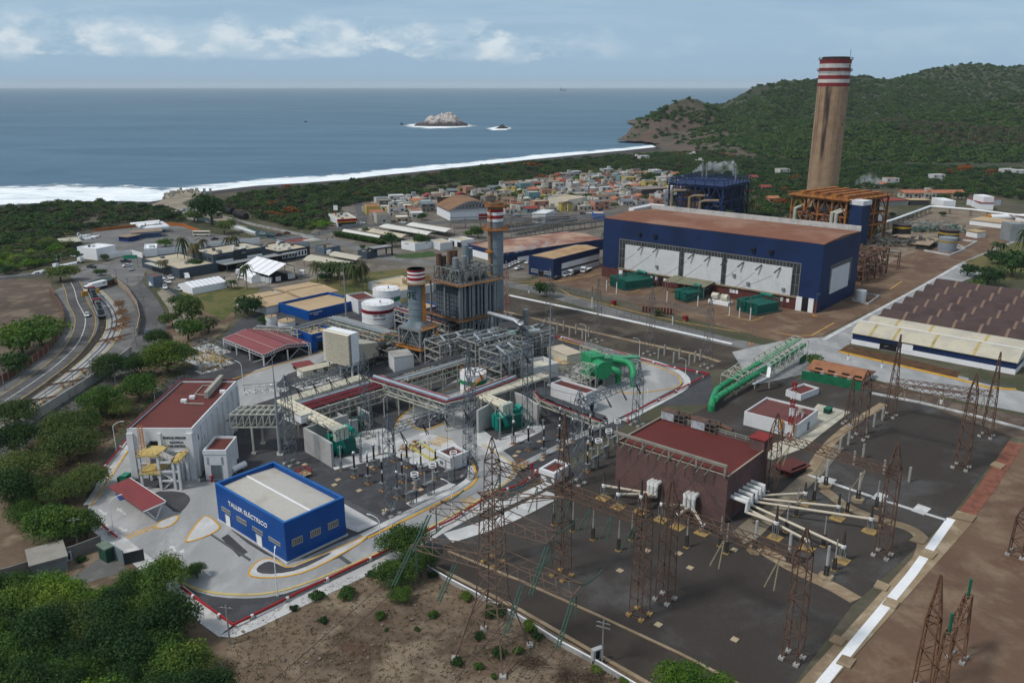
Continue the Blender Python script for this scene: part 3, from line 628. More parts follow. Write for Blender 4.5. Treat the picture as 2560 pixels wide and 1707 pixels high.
# -- BUILDINGS
def frame(p0,p1,p2,z=0.0):
 A,B_,C_=P(*p0,z),P(*p1,z),P(*p2,z)
 d=(B_-A);a=hypot(d.x,d.y);ang=atan2(d.y,d.x)
 b=-(C_.x-A.x)*sin(ang)+(C_.y-A.y)*cos(ang)
 return V3((A.x,A.y,0)),ang,a,b
def textmesh(name,s,mat,size=1.0,depth=.04):
 cu=bpy.data.curves.new(name,'FONT');cu.body=s;cu.size=size;cu.extrude=depth;cu.align_x='LEFT';cu.offset=.012
 ob=bpy.data.objects.new(name,cu);LK(ob);bpy.context.view_layer.update()
 dg=bpy.context.evaluated_depsgraph_get();me=bpy.data.meshes.new_from_object(ob.evaluated_get(dg))
 bpy.data.objects.remove(ob);me.materials.clear();me.materials.append(mat)
 o=bpy.data.objects.new(name,me);LK(o);return o
class Bd:
 """axis-aligned block: local X along the front face p0->p1, local Y away from the viewer"""
 def __init__(s,name,lb_,cat,p0,p1,p2,zr=None,base=None,h=None,snap=None,gp_=None,z0=0.0):
  """zr: height at which the three pixels lie (0 = on the ground)"""
  zr=0.0 if zr is None else zr
  o,ang,a,b=frame(p0,p1,p2,zr)
  s.o,s.ang,s.a,s.b,s.h,s.z0=o,ang,a,b,h if h is not None else zr,z0
  s.root=thg(name,lb_,cat,o,ang,gp_)
 def loc(s,w):
  d=V3(w)-s.o;c,n=cos(s.ang),sin(s.ang)
  return V3((d.x*c+d.y*n,-d.x*n+d.y*c,d.z))
 def world(s,x,y,z=0):
  c,n=cos(s.ang),sin(s.ang)
  return V3((s.o.x+x*c-y*n,s.o.y+x*n+y*c,z))
 def hit(s,X,Y,face='front',off=0.0):
  o=s.loc(V3((0,0,CH)));d=s.loc(s.o+ray(X,Y))
  d=s.loc(V3((0,0,CH))+ray(X,Y))-o
  if face=='front':t=(off-o.y)/d.y
  elif face=='right':t=(s.a+off-o.x)/d.x
  elif face=='left':t=(off-o.x)/d.x
  elif face=='top':t=(s.h+off-o.z)/d.z
  p=o+d*t;return p
 def shl(s,wall,roof,par=.8,t=.3,ridge=None,rise=.5,gable=False,plinth=None,wname='wall',rname='roof',h=None,over=0.0):
  a,b,h=s.a,s.b,h or s.h;hr=h-par;z0=s.z0
  if par>0:
   mb=MB();mb.box(0,a,0,t,z0,h).box(0,a,b-t,b,z0,h).box(0,t,t,b-t,z0,h).box(a-t,a,t,b-t,z0,h)
  else:
   mb=MB();mb.box(0,a,0,b,z0,h)
  s.wall=mb.mk(wname,wall,s.root)
  mb=MB();x0,x1,y0,y1=(t,a-t,t,b-t)if par>0 else(-over,a+over,-over,b+over)
  zb=hr if par>0 else h
  if ridge=='x':
   ym=(y0+y1)/2;mb.add([(x0,y0,zb),(x1,y0,zb),(x1,y1,zb),(x0,y1,zb),(x0,ym,zb+rise),(x1,ym,zb+rise),(x0,y0,zb-.3),(x1,y0,zb-.3),(x1,y1,zb-.3),(x0,y1,zb-.3)],[(0,1,5,4),(2,3,4,5),(1,2,5),(3,0,4),(0,6,7,1),(1,7,8,2),(2,8,9,3),(3,9,6,0),(9,8,7,6)])
  elif ridge=='y':
   xm=(x0+x1)/2;mb.add([(x0,y0,zb),(x1,y0,zb),(x1,y1,zb),(x0,y1,zb),(xm,y0,zb+rise),(xm,y1,zb+rise),(x0,y0,zb-.3),(x1,y0,zb-.3),(x1,y1,zb-.3),(x0,y1,zb-.3)],[(3,0,4,5),(1,2,5,4),(0,1,4),(2,3,5),(0,6,7,1),(1,7,8,2),(2,8,9,3),(3,9,6,0),(9,8,7,6)])
  else:mb.box(x0,x1,y0,y1,zb-.3,zb+(.02 if par<=0 else 0))
  s.roof=mb.mk(rname,roof,s.root)
  if plinth:MB().box(-.25,a+.25,-.25,b+.25,0,plinth[0]).mk('plinth',plinth[1],s.root)
  return s
 def pn(s,name,face,tl,br,mat,d=.06,fr=None,fw=.12,parent=None,mull=0,grid=None,rel=None):
  """flat panel between two photo pixels on a face; optional frame with mullions as its sub-part"""
  if rel:u0,z1,u1,z0=rel
  else:
   p,q=s.hit(*tl,face),s.hit(*br,face)
   k=0 if face=='front' else 1
   u0,u1=sorted((p[k],q[k]));z0,z1=sorted((p.z,q.z))
  def bx(mb,a0,a1,c0,c1,e0,e1):
   if face=='front':mb.box(a0,a1,-e1,-e0,c0,c1)
   elif face=='right':mb.box(s.a+e0,s.a+e1,a0,a1,c0,c1)
   else:mb.box(-e1,-e0,a0,a1,c0,c1)
  mb=MB();bx(mb,u0,u1,z0,z1,.003,d);o=mb.mk(name,mat,parent or s.root)
  if fr:
   mb=MB();e=d+.05
   bx(mb,u0-fw,u1+fw,z1,z1+fw,.003,e);bx(mb,u0-fw,u1+fw,z0-fw,z0,.003,e);bx(mb,u0-fw,u0,z0,z1,.003,e);bx(mb,u1,u1+fw,z0,z1,.003,e)
   nu,nv=grid or(mull,0)
   for i in rn(nu):
    u=u0+(u1-u0)*(i+1)/(nu+1);bx(mb,u-fw*.35,u+fw*.35,z0,z1,d+.003,e-.01)
   for i in rn(nv):
    z=z0+(z1-z0)*(i+1)/(nv+1);bx(mb,u0,u1,z-fw*.35,z+fw*.35,d+.003,e-.02)
   mb.mk('window_frame' if 'door' not in name else 'door_frame',fr,o)
  return o
 def text(s,body,face,bl,br,mat,size=None,hpx=None,off=.09):
  p,q=s.hit(*bl,face),s.hit(*br,face);k=0 if face=='front' else 1
  w=abs(q[k]-p[k]);o=textmesh('sign_lettering',body,mat);dx=o.dimensions.x or 1
  xs=[v.co.x for v in o.data.vertices];ys=[v.co.y for v in o.data.vertices];sc=w/(max(xs)-min(xs));sy=sc
  if hpx is not None:sy=abs(s.hit(bl[0],bl[1]-hpx,face).z-p.z)/max(ys)
  o.parent=s.root;o.scale=(sc,sy,1)
  if face=='front':o.location=(min(p.x,q.x),-off,p.z);o.rotation_euler=(PI/2,0,0)
  elif face=='right':o.location=(s.a+off,min(p.y,q.y),p.z);o.rotation_euler=(PI/2,0,PI/2)
  return o
 def pa(s,name,mb,mat,lb_=None,parent=None):return mb.mk(name,mat,parent or s.root,lb_=lb_)
def zat(base,top):return HZ(base,top)
T=Bd('workshop_building','bright blue flat-walled workshop marked TALLER ELÉCTRICO with a pale ribbed roof','building',(547.8,1300.5),(718.2,1408.3),(863.6,1337),0,h=8.35)
T.shl(blue,M(75,(.45,.43,.39),.7,.12,.15,col2=(.38,.34,.28),corr=('X',.9),c2amt=(.5,.7)),par=1.0,t=.45,ridge='x',rise=.35,plinth=(.35,wcn))
T.pa('roof_ridge',MB().box(.5,T.a-.5,T.b/2-.2,T.b/2+.2,T.h-.7,T.h-.58),wh2)
T.pa('parapet_coping',MB().box(-.06,T.a+.06,-.06,.5,T.h,T.h+.1).box(-.06,T.a+.06,T.b-.5,T.b+.06,T.h,T.h+.1).box(-.06,.5,.5,T.b-.5,T.h,T.h+.1).box(T.a-.5,T.a+.06,.5,T.b-.5,T.h,T.h+.1),M(76,(.008,.11,.36),.4))
T.text('TALLER ELÉCTRICO','front',(572,1261),(669,1316),wh2,hpx=12)
alu=M(77,(.35,.36,.37),.4)
winmat=M(78,(.16,.15,.12),.3,.3,1.)
for tl,br in(((555,1266),(577,1286)),((593,1290),(617,1313)),((632,1315),(657,1337)),((673,1341),(701,1364))):T.pn('window','front',tl,br,winmat,fr=alu,mull=4)
for tl,br in(((731,1357),(756,1363)),((777,1336),(801,1341)),((821,1316),(845,1321))):T.pn('window','right',tl,(br[0],br[1]-6),winmat,fr=alu,mull=4,rel=(T.hit(*tl,'right').y,4.3,T.hit(*br,'right').y,3.1))
for tl,br in(((564,1285),(578,1321)),((641,1334),(657,1370))):T.pn('door','front',tl,br,wh2,fr=alu)
Mz=HZ((325,1196),1071)
B=Bd('control_building','tall white building with maroon roof lettered EDIFICIO PRINCIPAL ELÉCTRICO Y DE CONTROL','building',(316,1070.5),(480,1070.5),(590,950.6),Mz-.0)
B.h=Mz;B.ang=0;B.root.rotation_euler=(0,0,0)
B.shl(wh1,mrn,par=.5,t=.35)
B.pa('roof_edging',MB().box(0,.36,.36,B.b,B.h,B.h+.05).box(0,B.a,B.b-.36,B.b,B.h+.05,B.h+.4).box(-.02,.36,0,B.b-.37,B.h+.05,B.h+.3),M(79,(.15,.028,.03),.6))
for u in(0,B.a/2-.5,B.a-1.4):B.pa('pilaster',MB().box(u-.1 if u==0 else u,u+1.3 if u!=B.a/2-.5 else u+.7,-.45,-.003,0,B.h-1.1),wh1)
for i in rn(9):B.pa('pilaster',MB().box(B.a+.003,B.a+.35,1.0+i*(B.b-2.2)/8,1.8+i*(B.b-2.2)/8,0,B.h-1.2),wh1)
B.pa('string_course',MB().box(-.1,B.a+.1,-.2,-.003,6.5,6.75).box(-.1,B.a+.1,-.2,-.003,3.6,3.8).box(B.a+.003,B.a+.15,.0,B.b,B.h-1.0,B.h-.8),wh1)
blk=M(80,(.008,.008,.009),.6)
B.text('EDIFICIO PRINCIPAL','front',(408,1096.5),(472,1096.5),blk,hpx=5.4);B.text('ELÉCTRICO','front',(424.5,1107),(458,1107),blk,hpx=5.4);B.text('Y DE CONTROL','front',(419.5,1117),(465,1117),blk,hpx=5.4)
gd=M(81,(.13,.16,.19),.5)
B.pn('door','front',(376,1103),(398,1124),dk_,fr=gd);B.pa('door_leaf',MB().box(B.hit(376,1110).x-.1,B.hit(376,1110).x+.02,-2.0,-.1,B.hit(376,1124).z,B.hit(376,1104).z),gd)
for r_ in(1148,1185):B.pn('door','front',(371,r_-2),(392,r_+12),gd)
for x_ in(491,506):B.pn('louvre','right',(x_,1090),(x_+6,1098),dk_)
hx=B.hit(362,1125)
lad=MB();lx=hx.x
for dx in(-.35,.35):lad.bar((lx+dx,-.6,hx.z),(lx+dx,-.6,B.h+1.1),.09)
for i in rn(18):z=hx.z+i*(B.h+.8-hx.z)/17;lad.bar((lx-.35,-.6,z),(lx+.35,-.6,z),.06)
for i in rn(9):
 z=hx.z+2+i*(B.h-1-hx.z)/8
 lad.bar((lx-.4,-.6,z),(lx-.45,-1.2,z),.06).bar((lx-.45,-1.2,z),(lx+.45,-1.2,z),.06).bar((lx+.45,-1.2,z),(lx+.4,-.6,z),.06)
lad.bar((lx-.45,-1.2,hx.z+2),(lx-.45,-1.2,B.h+.7),.06).bar((lx+.45,-1.2,hx.z+2),(lx+.45,-1.2,B.h+.7),.06)
B.pa('ladder',lad,org)
st=thg('stair_frame','white concrete stair frame with yellow railings in front of the control building door','staircase',B.world(0,0),0)
sx0,sx1,sx2=B.hit(348,1190,off=-5).x,B.hit(398,1190,off=-5).x,B.hit(455,1190,off=-5).x
xs=[B.hit(353,1200,off=-6).x,B.hit(399,1200,off=-6).x,B.hit(435,1200,off=-6).x,B.hit(448,1200,off=-6).x]
zt=8.3
for x in xs:
 for y in(-5.6,-.9):st_=MB().box(x-.25,x+.25,y-.25,y+.25,0,zt-(0 if x<xs[2]else 1.4)).mk('column',wh1,st)
fl=MB()
for z in(4.1,zt):fl.box(xs[0]-.4,xs[1]+.4,-6,-.5,z-.35,z)
fl.box(xs[2]-.4,xs[3]+.4,-6,-.5,zt-1.75,zt-1.4)
fl.mk('landing',ypl,st)
be=MB()
for z in(2.4,4.6,zt-1.5):be.box(xs[1]+.25,xs[3]-.25,-5.75,-5.45,z-.45,z)
be.mk('beam',wh1,st)
fs_=MB()
for(za,zb,xa,xb)in((zt,zt-1.4,xs[1]+.3,xs[2]-.3),(4.1,2.4,xs[1]+.3,xs[2]-.3),(0.2,2.4,xs[1]+.5,xs[2]-.3)):
 for i in rn(9):x=xa+(xb-xa)*i/8;z=za+(zb-za)*i/8;fs_.box(x-.2,x+.2,-5.3,-3.6,z-.12,z)
 fs_.bar((xa,-5.4,za-.1),(xb,-5.4,zb-.1),.12,.3)
fs_.mk('stair_flight',wh1,st)
rl=MB()
def rail(mb,pts,h=1.0,n=4,w=.06):
 for a,b in zip(pts[:-1],pts[1:]):
  a,b=V3(a),V3(b);mb.bar(a+V3((0,0,h)),b+V3((0,0,h)),w).bar(a+V3((0,0,h*.5)),b+V3((0,0,h*.5)),w*.8)
  k=max(1,int((b-a).length/n+.5))
  for i in rn(k+1):p=a.lerp(b,i/k);mb.bar(p,p+V3((0,0,h)),w)
 return mb
rail(rl,[(xs[0]-.35,-.6,zt),(xs[0]-.35,-5.9,zt),(xs[1]+.4,-5.9,zt),(xs[2],-5.9,zt-1.4),(xs[3]+.35,-5.9,zt-1.4),(xs[3]+.35,-.6,zt-1.4)],n=1.2)
rail(rl,[(xs[0]-.35,-.6,4.1),(xs[0]-.35,-5.9,4.1),(xs[1]+.3,-5.9,4.1)],n=1.4)
rl.mk('railing',yel,st)
acb=thg('condenser_unit','grey air conditioner on the maroon roof of the control building, in a row of ten','air conditioner',(0,0,0),0,'condensers in a row on the control building roof')
MB().box(0,.95,0,1.35,.15,1.75).mk('casing',M(82,(.36,.34,.29),.6,.1),acb);MB().box(-.03,-.003,.15,1.2,.4,1.6).mk('grille',M(83,(.10,.10,.095),.7,.1),acb);MB().box(.05,.9,.05,.12,0,.15).box(.05,.9,1.2,1.28,0,.15).mk('foot',gv,acb)
acp=Proto(acb)
a0,a1=B.hit(511,997,'top',-.5),B.hit(550,953,'top',-.5)
for i in rn(10):
 p=a0.lerp(a1,i/10);w=B.world(p.x,p.y,B.h-.48);acp.put(w,0)
du=MB();q=[B.hit(x,y,'top',-.3)for x,y in((478,995),(508,963),(530,964))]
du.tube(q,.12,6).tube([B.hit(488,985,'top',-.3),B.hit(520,988,'top',-.3)],.1,6).tube([B.hit(460,1008,'top',-.3),B.hit(510,1009,'top',-.3)],.12,6)
dd=du.mk('roof_duct',lst,B.root);dd.location=(0,0,0)
for x,y in((460,1005),(481,996),(557,982)):
 p=B.hit(x,y,'top',-.5);MB().cbox((p.x,p.y,B.h-.48),1.3,.9,.7).mk('roof_vent',wh2,B.root)
az=HZ((519,1200),1125)
X_=Bd('annex_building','small white block with maroon roof and grey double door beside the control building','building',(507,1125),(564,1125),(594,1090),az);X_.ang=0;X_.root.rotation_euler=(0,0,0)
X_.shl(wh1,mrn,par=.5,t=.3);X_.pa('cornice',MB().box(-.12,X_.a+.12,-.12,-.003,X_.h-1.0,X_.h-.003),wh1)
X_.pn('door','front',(528,1163),(556,1197),gd,fr=gv,mull=1)
for x_ in(516,552):X_.pn('louvre','front',(x_,1142),(x_+7,1161),M(84,(.30,.33,.35),.5))
X_.pn('window','right',(592,1150),(598,1164),gls,fr=alu)
tk=thg('gas_tank','small horizontal white tank behind the annex of the control building','tank',P(597,1178),radians(60));MB().cyl((-2,0,1.1),(2,0,1.1),.75,14).mk('shell',wh2,tk,smt=True);MB().box(-1.3,-1,-.5,.5,0,.6).box(1,1.3,-.5,.5,0,.6).mk('saddle',gv,tk)
cb=thg('cable_bridge','cream steel truss bridge carrying cables from the control building','bridge',P(690,1090),0)
zc=HZ((686,1118),1022)
q0=P(573,1037,zc);q1=P(690,1036,zc);q2=P(706,1014,zc);q3=P(603,1014,zc)
tr=MB();trl=MB();lo=V3((0,0,-3.2));N=7
def lerp4(u,v):return q0.lerp(q1,u).lerp(q3.lerp(q2,u),v)
for v in(0,.5,1):
 for a_ in(V3(),lo):tr.bar(lerp4(0,v)+a_,lerp4(1,v)+a_,.3)
for i in rn(N+1):
 u=i/N
 for a_ in(V3(),lo):tr.bar(lerp4(u,0)+a_,lerp4(u,1)+a_,.25)
 for v in(0,1):tr.bar(lerp4(u,v),lerp4(u,v)+lo,.22);
 if i<N:
  for v in(0,1):tr.bar(lerp4(u,v)+lo,lerp4((i+1)/N,v),.16)
cr=cb.location
tr.mk('truss',lst,cb,off=cr)
for u,v in Q_(1,0,1,1,.45,0,.45,1):
 p=lerp4(u,v);MB().bar(p+lo,(p.x+(.0),p.y,0),.45).cbox((p.x,p.y,0),1.1,1.1,.4).mk('leg',lst,cb,off=cr)
ct=MB()
for k in rn(6):
 v=.1+.16*k;ct.bar(lerp4(-.12,v)+lo*.55,lerp4(1.05,v)+lo*.55,.6,.12)
ct.mk('cable_tray',M(85,(.05,.055,.06),.5),cb,off=cr)
zc=3.0
K=Bd('carport','maroon sloping carport roof over the parking bay by the control building','carport',(270,1216),(358,1277),(425,1264),3.1)
n_=MB();n_.add([(0,0,3.1),(K.a,0,3.1),(K.a,K.b,3.5),(0,K.b,3.5),(0,0,2.95),(K.a,0,2.95),(K.a,K.b,3.35),(0,K.b,3.35)],[(0,1,2,3),(7,6,5,4),(0,4,5,1),(1,5,6,2),(2,6,7,3),(3,7,4,0)]);K.pa('roof',n_,rsh)
K.pa('gutter',MB().bar((0,K.b+.1,3.4),(K.a,K.b+.1,3.4),.2).bar((K.a+.1,0,2.95),(K.a+.1,K.b,3.3),.22),wh1)
for i in rn(3):
 x=K.a*(.97 if i==2 else.02+i*.48);K.pa('support',MB().bar((x,K.b*.55,0),(x,.6,2.9),.28).bar((x,K.b*.55,0),(x,K.b-.4,3.3),.28),wh1)
bay=Q_(288,1236,316,1228,330,1242,300,1252)
slb('disabled_bay',bay,.062,M(86,(.02,.09,.30),.8,.3,.5),z0=.05)
zs=HZ((662,914),884)
R=Bd('open_shelter','open-sided shed under a wide rose-red sheet roof','shed',(557.7,844),(657.5,884),(770,852.7),zs+.2)
rf=MB();a,b,h=R.a,R.b,zs
for k,(x0,x1,z0_,z1_)in enm(((-.5,a/2,h,h+1.6),(a/2,a+.5,h+1.6,h))):pass
rf.add([(0,0,h),(a,0,h),(a,b/2,h+1.5),(0,b/2,h+1.5),(0,b,h),(a,b,h),(0,0,h-.2),(a,0,h-.2),(a,b,h-.2),(0,b,h-.2)],[(0,1,2,3),(3,2,5,4),(0,3,4),(1,5,2),(0,6,7,1),(1,7,8,5),(5,8,9,4),(4,9,6,0),(9,8,7,6)])
R.pa('roof',rf,M(87,(.23,.065,.068),.6,.1,.15,corr=('X',1.2),bump=.3))
R.pa('skylight',MB().bar((0,b*.25,h+.83),(a,b*.25,h+.83),.35,.06).bar((0,b*.75,h+.83),(a,b*.75,h+.83),.35,.06),M(88,(.42,.25,.23),.4))
R.pa('ridge_gap',MB().bar((0,b/2,h+1.54),(a,b/2,h+1.54),.18,.05),dk_)
tru=MB()
for y0_,y1_,x in((0,b,a+.15),(0,b,-.15)):
 N=16
 for i in rn(N):
  ya,yb=y0_+(y1_-y0_)*i/N,y0_+(y1_-y0_)*(i+1)/N;za,zb=h+1.5*(1-abs(ya/b*2-1))-.1,h+1.5*(1-abs(yb/b*2-1))-.1
  tru.bar((x,ya,za),(x,yb,zb),.12).bar((x,ya,za-1),(x,yb,zb-1),.12).bar((x,ya,za-1),(x,yb,zb),.09)
for i in rn(14):
 xa,xb=a*i/14,a*(i+1)/14;tru.bar((xa,-.15,h-.1),(xb,-.15,h-.1),.12).bar((xa,-.15,h-1),(xb,-.15,h-1),.12).bar((xa,-.15,h-1),(xb,-.15,h-.1),.09)
R.pa('truss',tru,wh1)
for x in(.1,a*.33,a*.66,a-.1):
 for y in(.1,b/2,b-.1):R.pa('column',MB().box(x-.18,x+.18,y-.18,y+.18,0,h-.5),wh1)
R.pa('bracing',MB().bar((a,.1,0),(a,b*.25,h-1),.12).bar((a,b/2,0),(a,b*.75,h-1),.12).bar((a,b,0),(a,b*.75,h-1),.12).bar((a*.75,-.1,0),(a,0,h-1.5),.12),wh1)
eq=MB();rr=RR(3)
for i in rn(26):
 x,y=rr.uniform(1,a-2),rr.uniform(1,b-2);eq.cbox((x,y,0),rr.uniform(.8,2.4),rr.uniform(.8,2),rr.uniform(.8,2.4))
q_=eq.mk('machinery',M(89,(.07,.075,.075),.6,.4,.8));q_.location=R.o;q_.rotation_euler=(0,0,R.ang);tag(q_,'dark pumps and cabinets standing under the rose-red shed roof','machinery')
z=HZ((771,802),778)
A1=Bd('treatment_building','long bright blue building with sunken tan roof marked PLANTA DE TRATAMIENTO DE AGUA','building',(695.5,756.5),(771,778),(896,749),z+.0)
A1.shl(blue,tnr,par=1.0,t=.4,ridge='y',rise=.3)
A1.text('PLANTA DE TRATAMIENTO','right',(773.5,786),(805,778.5),wh2,hpx=3.0);A1.text('DE AGUA','right',(785,788),(795,785.6),wh2,hpx=2.8)
z=HZ((778,880),837)
A2=Bd('chemical_room','smaller bright blue block lettered CUARTO DE, half hidden by the louvred intake','building',(735,822),(778,836.5),(838,823),z)
A2.shl(blue,tnr,par=.7,t=.35);A2.text('CUARTO DE','right',(791,845),(817,839),wh2,hpx=4)
for u,v in Q_(.3,.25,.55,.3,.3,.55,.6,.6,.35,.8):A2.pa('roof_vent',MB().cyl((A2.a*u,A2.b*v,A2.h-.7),(A2.a*u,A2.b*v,A2.h-.2),.28,8).cyl((A2.a*u,A2.b*v,A2.h-.2),(A2.a*u,A2.b*v,A2.h+.1),.5,8,.3),gv)
A2.pn('door','right',(799,860),(812,868),dk_,rel=(A2.b*.25,3,A2.b*.45,.1))
A3=Bd('chemical_room','blue walled block with tan roof standing behind the striped stack','building',(985,768),(1025,780),(1100,762),6.0)
A3.shl(blue,tnr,par=.7)
z=3.1
for(p0,p1,p2,lb)in(((589,745),(665,767),(746,747),'tan-roofed store with a dark ridge gap, nearer of the two by the shrubs'),((685,721),(757,744),(855,730),'tan-roofed store with a dark ridge gap, farther of the two')):
 w=Bd('store_building',lb,'warehouse',p0,p1,p2,z);w.shl(wh1,tnr,par=0,ridge='y',rise=.9,over=.3)
 w.pa('ridge_gap',MB().box(w.a/2-.25,w.a/2+.25,-.3,w.b+.3,w.h+.85,w.h+.98),mrn)
 w.root['group']='tan-roofed stores'
w=Bd('service_building','white walled building with flat maroon roof behind the treatment plant','building',(864,736),(895,751),(933,739),5.5);w.shl(wh1,mrn,par=.5)
w=Bd('low_building','cream roofed low white building beside the two big water tanks','building',(920,705),(1000,727),(1045,700),3.6);w.shl(wh1,M(90,(.52,.42,.27),.8,.2,.2),par=.4)
def rom(lb_,p0,p1,p2,base,top,par=.5,roofm=mrn,name='switch_room',wall=wh1,cat='building',over=0):
 h=HZ(base,top);b=Bd(name,lb_,cat,p0,p1,p2,h);b.shl(wall,roofm,par=par,over=over);return b
k1=rom('white kiosk with maroon sunken roof on the gravel, near the yellow grating pit',(1095,1127),(1126,1142),(1160,1124),(1126,1178),1142)
k1.pa('cornice',MB().box(-.1,k1.a+.1,-.1,-.003,.5,.7),wh1);k1.pn('door','front',(1100,1150),(1108,1163),gd)
k2=rom('white kiosk with maroon sunken roof beside the rusty lattice column',(1352,1170),(1385,1181),(1424,1160),(1385,1212),1181)
k2.pa('plinth',MB().box(-.1,k2.a+.1,-.1,-.003,0,.3),wh1);k2.pn('door','front',(1366,1185),(1378,1207),gd)
k3=rom('white room with sunken maroon roof by the green cooling pipes',(1377,957),(1466,984),(1498,974),(1466,1035),984)
k3.pa('base',MB().box(-.2,k3.a+.2,-.2,k3.b+.2,0,.4),ccr);k3.pn('door','right',(1480,1020),(1490,1030),dk_,rel=(k3.b*.4,2.6,k3.b*.7,.3))
k4=rom('white building with ribbed maroon roof beside the red and white mast',(1861,1028),(1994,1062),(2037,1021),(1994,1097),1062,roofm=M(91,(.15,.055,.05),.8,.2,.3,corr=('Y',.8),bump=.8))
k4.pn('door','front',(1872,1068),(1888,1083),M(92,(.25,.28,.29),.6));k4.pn('louvre','front',(1892,1074),(1902,1084),wh2);k4.pn('door','right',(2005,1075),(2012,1080),gd,rel=(k4.b*.5,2.2,k4.b*.6,.1))
tkb=k4.hit(2000,1040,'top',-.4);k4.pa('roof_tank',MB().cyl((tkb.x,tkb.y,k4.h+.8),(tkb.x,tkb.y,k4.h+2),.6,10),M(93,(.45,.40,.33),.6));fr_=MB()
for a_ in(-.7,.7):
 for b_ in(-.7,.7):fr_.bar((tkb.x+a_,tkb.y+b_,k4.h-.5),(tkb.x+a_,tkb.y+b_,k4.h+.8),.08)
 fr_.bar((tkb.x+a_,tkb.y-.7,k4.h+.8),(tkb.x+a_,tkb.y+.7,k4.h+.8),.08).bar((tkb.x+a_,tkb.y-.7,k4.h-.5),(tkb.x+a_,tkb.y+.7,k4.h+.8),.07)
k4.pa('tank_stand',fr_,wh2)
for x_ in(k4.hit(1956,1060).x,k4.a-.8):k4.pa('ladder',MB().bar((x_-.25,-.5,0),(x_-.25,-.5,k4.h+.8),.07).bar((x_+.25,-.5,0),(x_+.25,-.5,k4.h+.8),.07).box(x_-.3,x_+.3,-.9,-.4,1.8,k4.h+.5),org)
k5=rom('small white block with maroon roof behind the ribbed-roof building',(1965,974),(2003,986),(2044,968),(2003,1002),986)
k6=rom('small maroon hip-roofed brick shelter beside the plum coloured hall',(1940,1163),(1975,1178),(2010,1158),(1976,1196),1178,par=0,roofm=mrn,wall=brick,name='guard_shelter',over=.6)
k6.pn('opening','front',(1945,1172),(1958,1190),dk_);k6.pn('opening','right',(1985,1175),(2000,1185),dk_,rel=(.5,2.3,k6.b-.5,.1))
G_=Bd('gate_shed','low grey building with pale flat roof behind the perimeter wall','building',(76,1412),(165,1388),(150,1352),3.0);G_.shl(M(94,(.20,.23,.24),.8),M(95,(.27,.255,.225),.9,.12),par=0,over=.3)
z=HZ((1820,1310),1191)
Q=Bd('substation_hall','big plum-brown windowless hall with dark red flat roof','building',(1541.8,1103),(1820.4,1190.8),(1921,1117),z)
Q.shl(plu,M(96,(.115,.026,.022),.85,.12,.08,fine=.05),par=.35,t=.3)
Q.pa('roof_edging',MB().box(-.15,Q.a+.15,-.15,.18,Q.h+.003,Q.h+.12).box(Q.a-.18,Q.a+.15,.18,Q.b+.15,Q.h+.003,Q.h+.12).box(-.15,.18,.18,Q.b+.15,Q.h+.003,Q.h+.12),M(97,(.34,.28,.22),.8))
bm_=MB();hb=Q.h+2.2
bm_.bar((-.5,-.4,hb),(Q.a-.2,-.4,hb),.55)
for i in rn(5):bm_.bar((Q.a*(.02+.24*i),-.4,Q.h),(Q.a*(.02+.24*i),-.4,hb),.4)
Q.pa('wire_beam',bm_,M(98,(.25,.235,.20),.8))
iw=MB()
for i in rn(10):
 x=Q.a*(.13+.085*i);
 if i%2:iw.bar((x,-.6,hb-.2),(x-.05*Q.a,-2.2,hb-2.4),.18)
 else:iw.bar((x+.0,-.6,hb-.2),(x-.035*Q.a,-2.2,hb-2.4),.18)
Q.pa('insulator_string',iw,M(99,(.16,.20,.14),.4))
rlz=MB();rail(rlz,[(0,Q.b,Q.h),(Q.a-3,Q.b,Q.h)],1.0,2.4,.08);Q.pa('railing',rlz,lst)
Q.pa('stair_tower',MB().box(Q.a-3.2,Q.a+.1,Q.b-2.6,Q.b+1.5,Q.h-1,Q.h+2.2),plu);Q.pa('stair_roof',MB().box(Q.a-3.4,Q.a+.3,Q.b-2.8,Q.b+1.7,Q.h+2.2,Q.h+2.4),M(100,(.24,.03,.028),.7))
for(px,py,L_)in((1652,1048,6.0),(1727,1070,6.0)):
 p=Q.hit(px,py,'top',-.35)
 u=thg('rooftop_chiller','weathered brown-topped chiller, %s one of the pair on the dark red roof'%('left' if px<1700 else 'right'),'air conditioner',Q.world(p.x,p.y,Q.h-.33),Q.ang,'chillers on the dark red roof')
 MB().box(0,L_*.55,0,2.4,.2,2.2).mk('cabinet',M(101,(.42,.45,.48),.6,.3,.8,streak=.4),u);MB().box(-.1,L_*.56,-.1,2.5,2.2,2.32).mk('top_cover',rst,u)
 f_=MB()
 for x in(L_*.57,L_*.78,L_):
  for y in(0,2.4):f_.bar((x,y,0),(x,y,2.3),.15)
 for z_ in(.2,1.2,2.3):f_.bar((L_*.57,0,z_),(L_,0,z_),.14).bar((L_*.57,2.4,z_),(L_,2.4,z_),.14).bar((L_,0,z_),(L_,2.4,z_),.14)
 f_.mk('fan_frame',M(102,(.16,.12,.10),.8),u);MB().box(L_*.6,L_*.97,.3,2.1,.3,1.6).mk('coil',dk_,u)
 MB().tube([(1,2.8,1.2),(L_,2.8,1.4),(L_+3,2.6,1.0)],.55,8).mk('duct',rst,u)
gisw=M(103,(.66,.67,.66),.4,.08,.6);gisc=M(104,(.56,.50,.40),.5,.1,.5)
footm=M(105,(.36,.24,.09),.85,.3,.7)
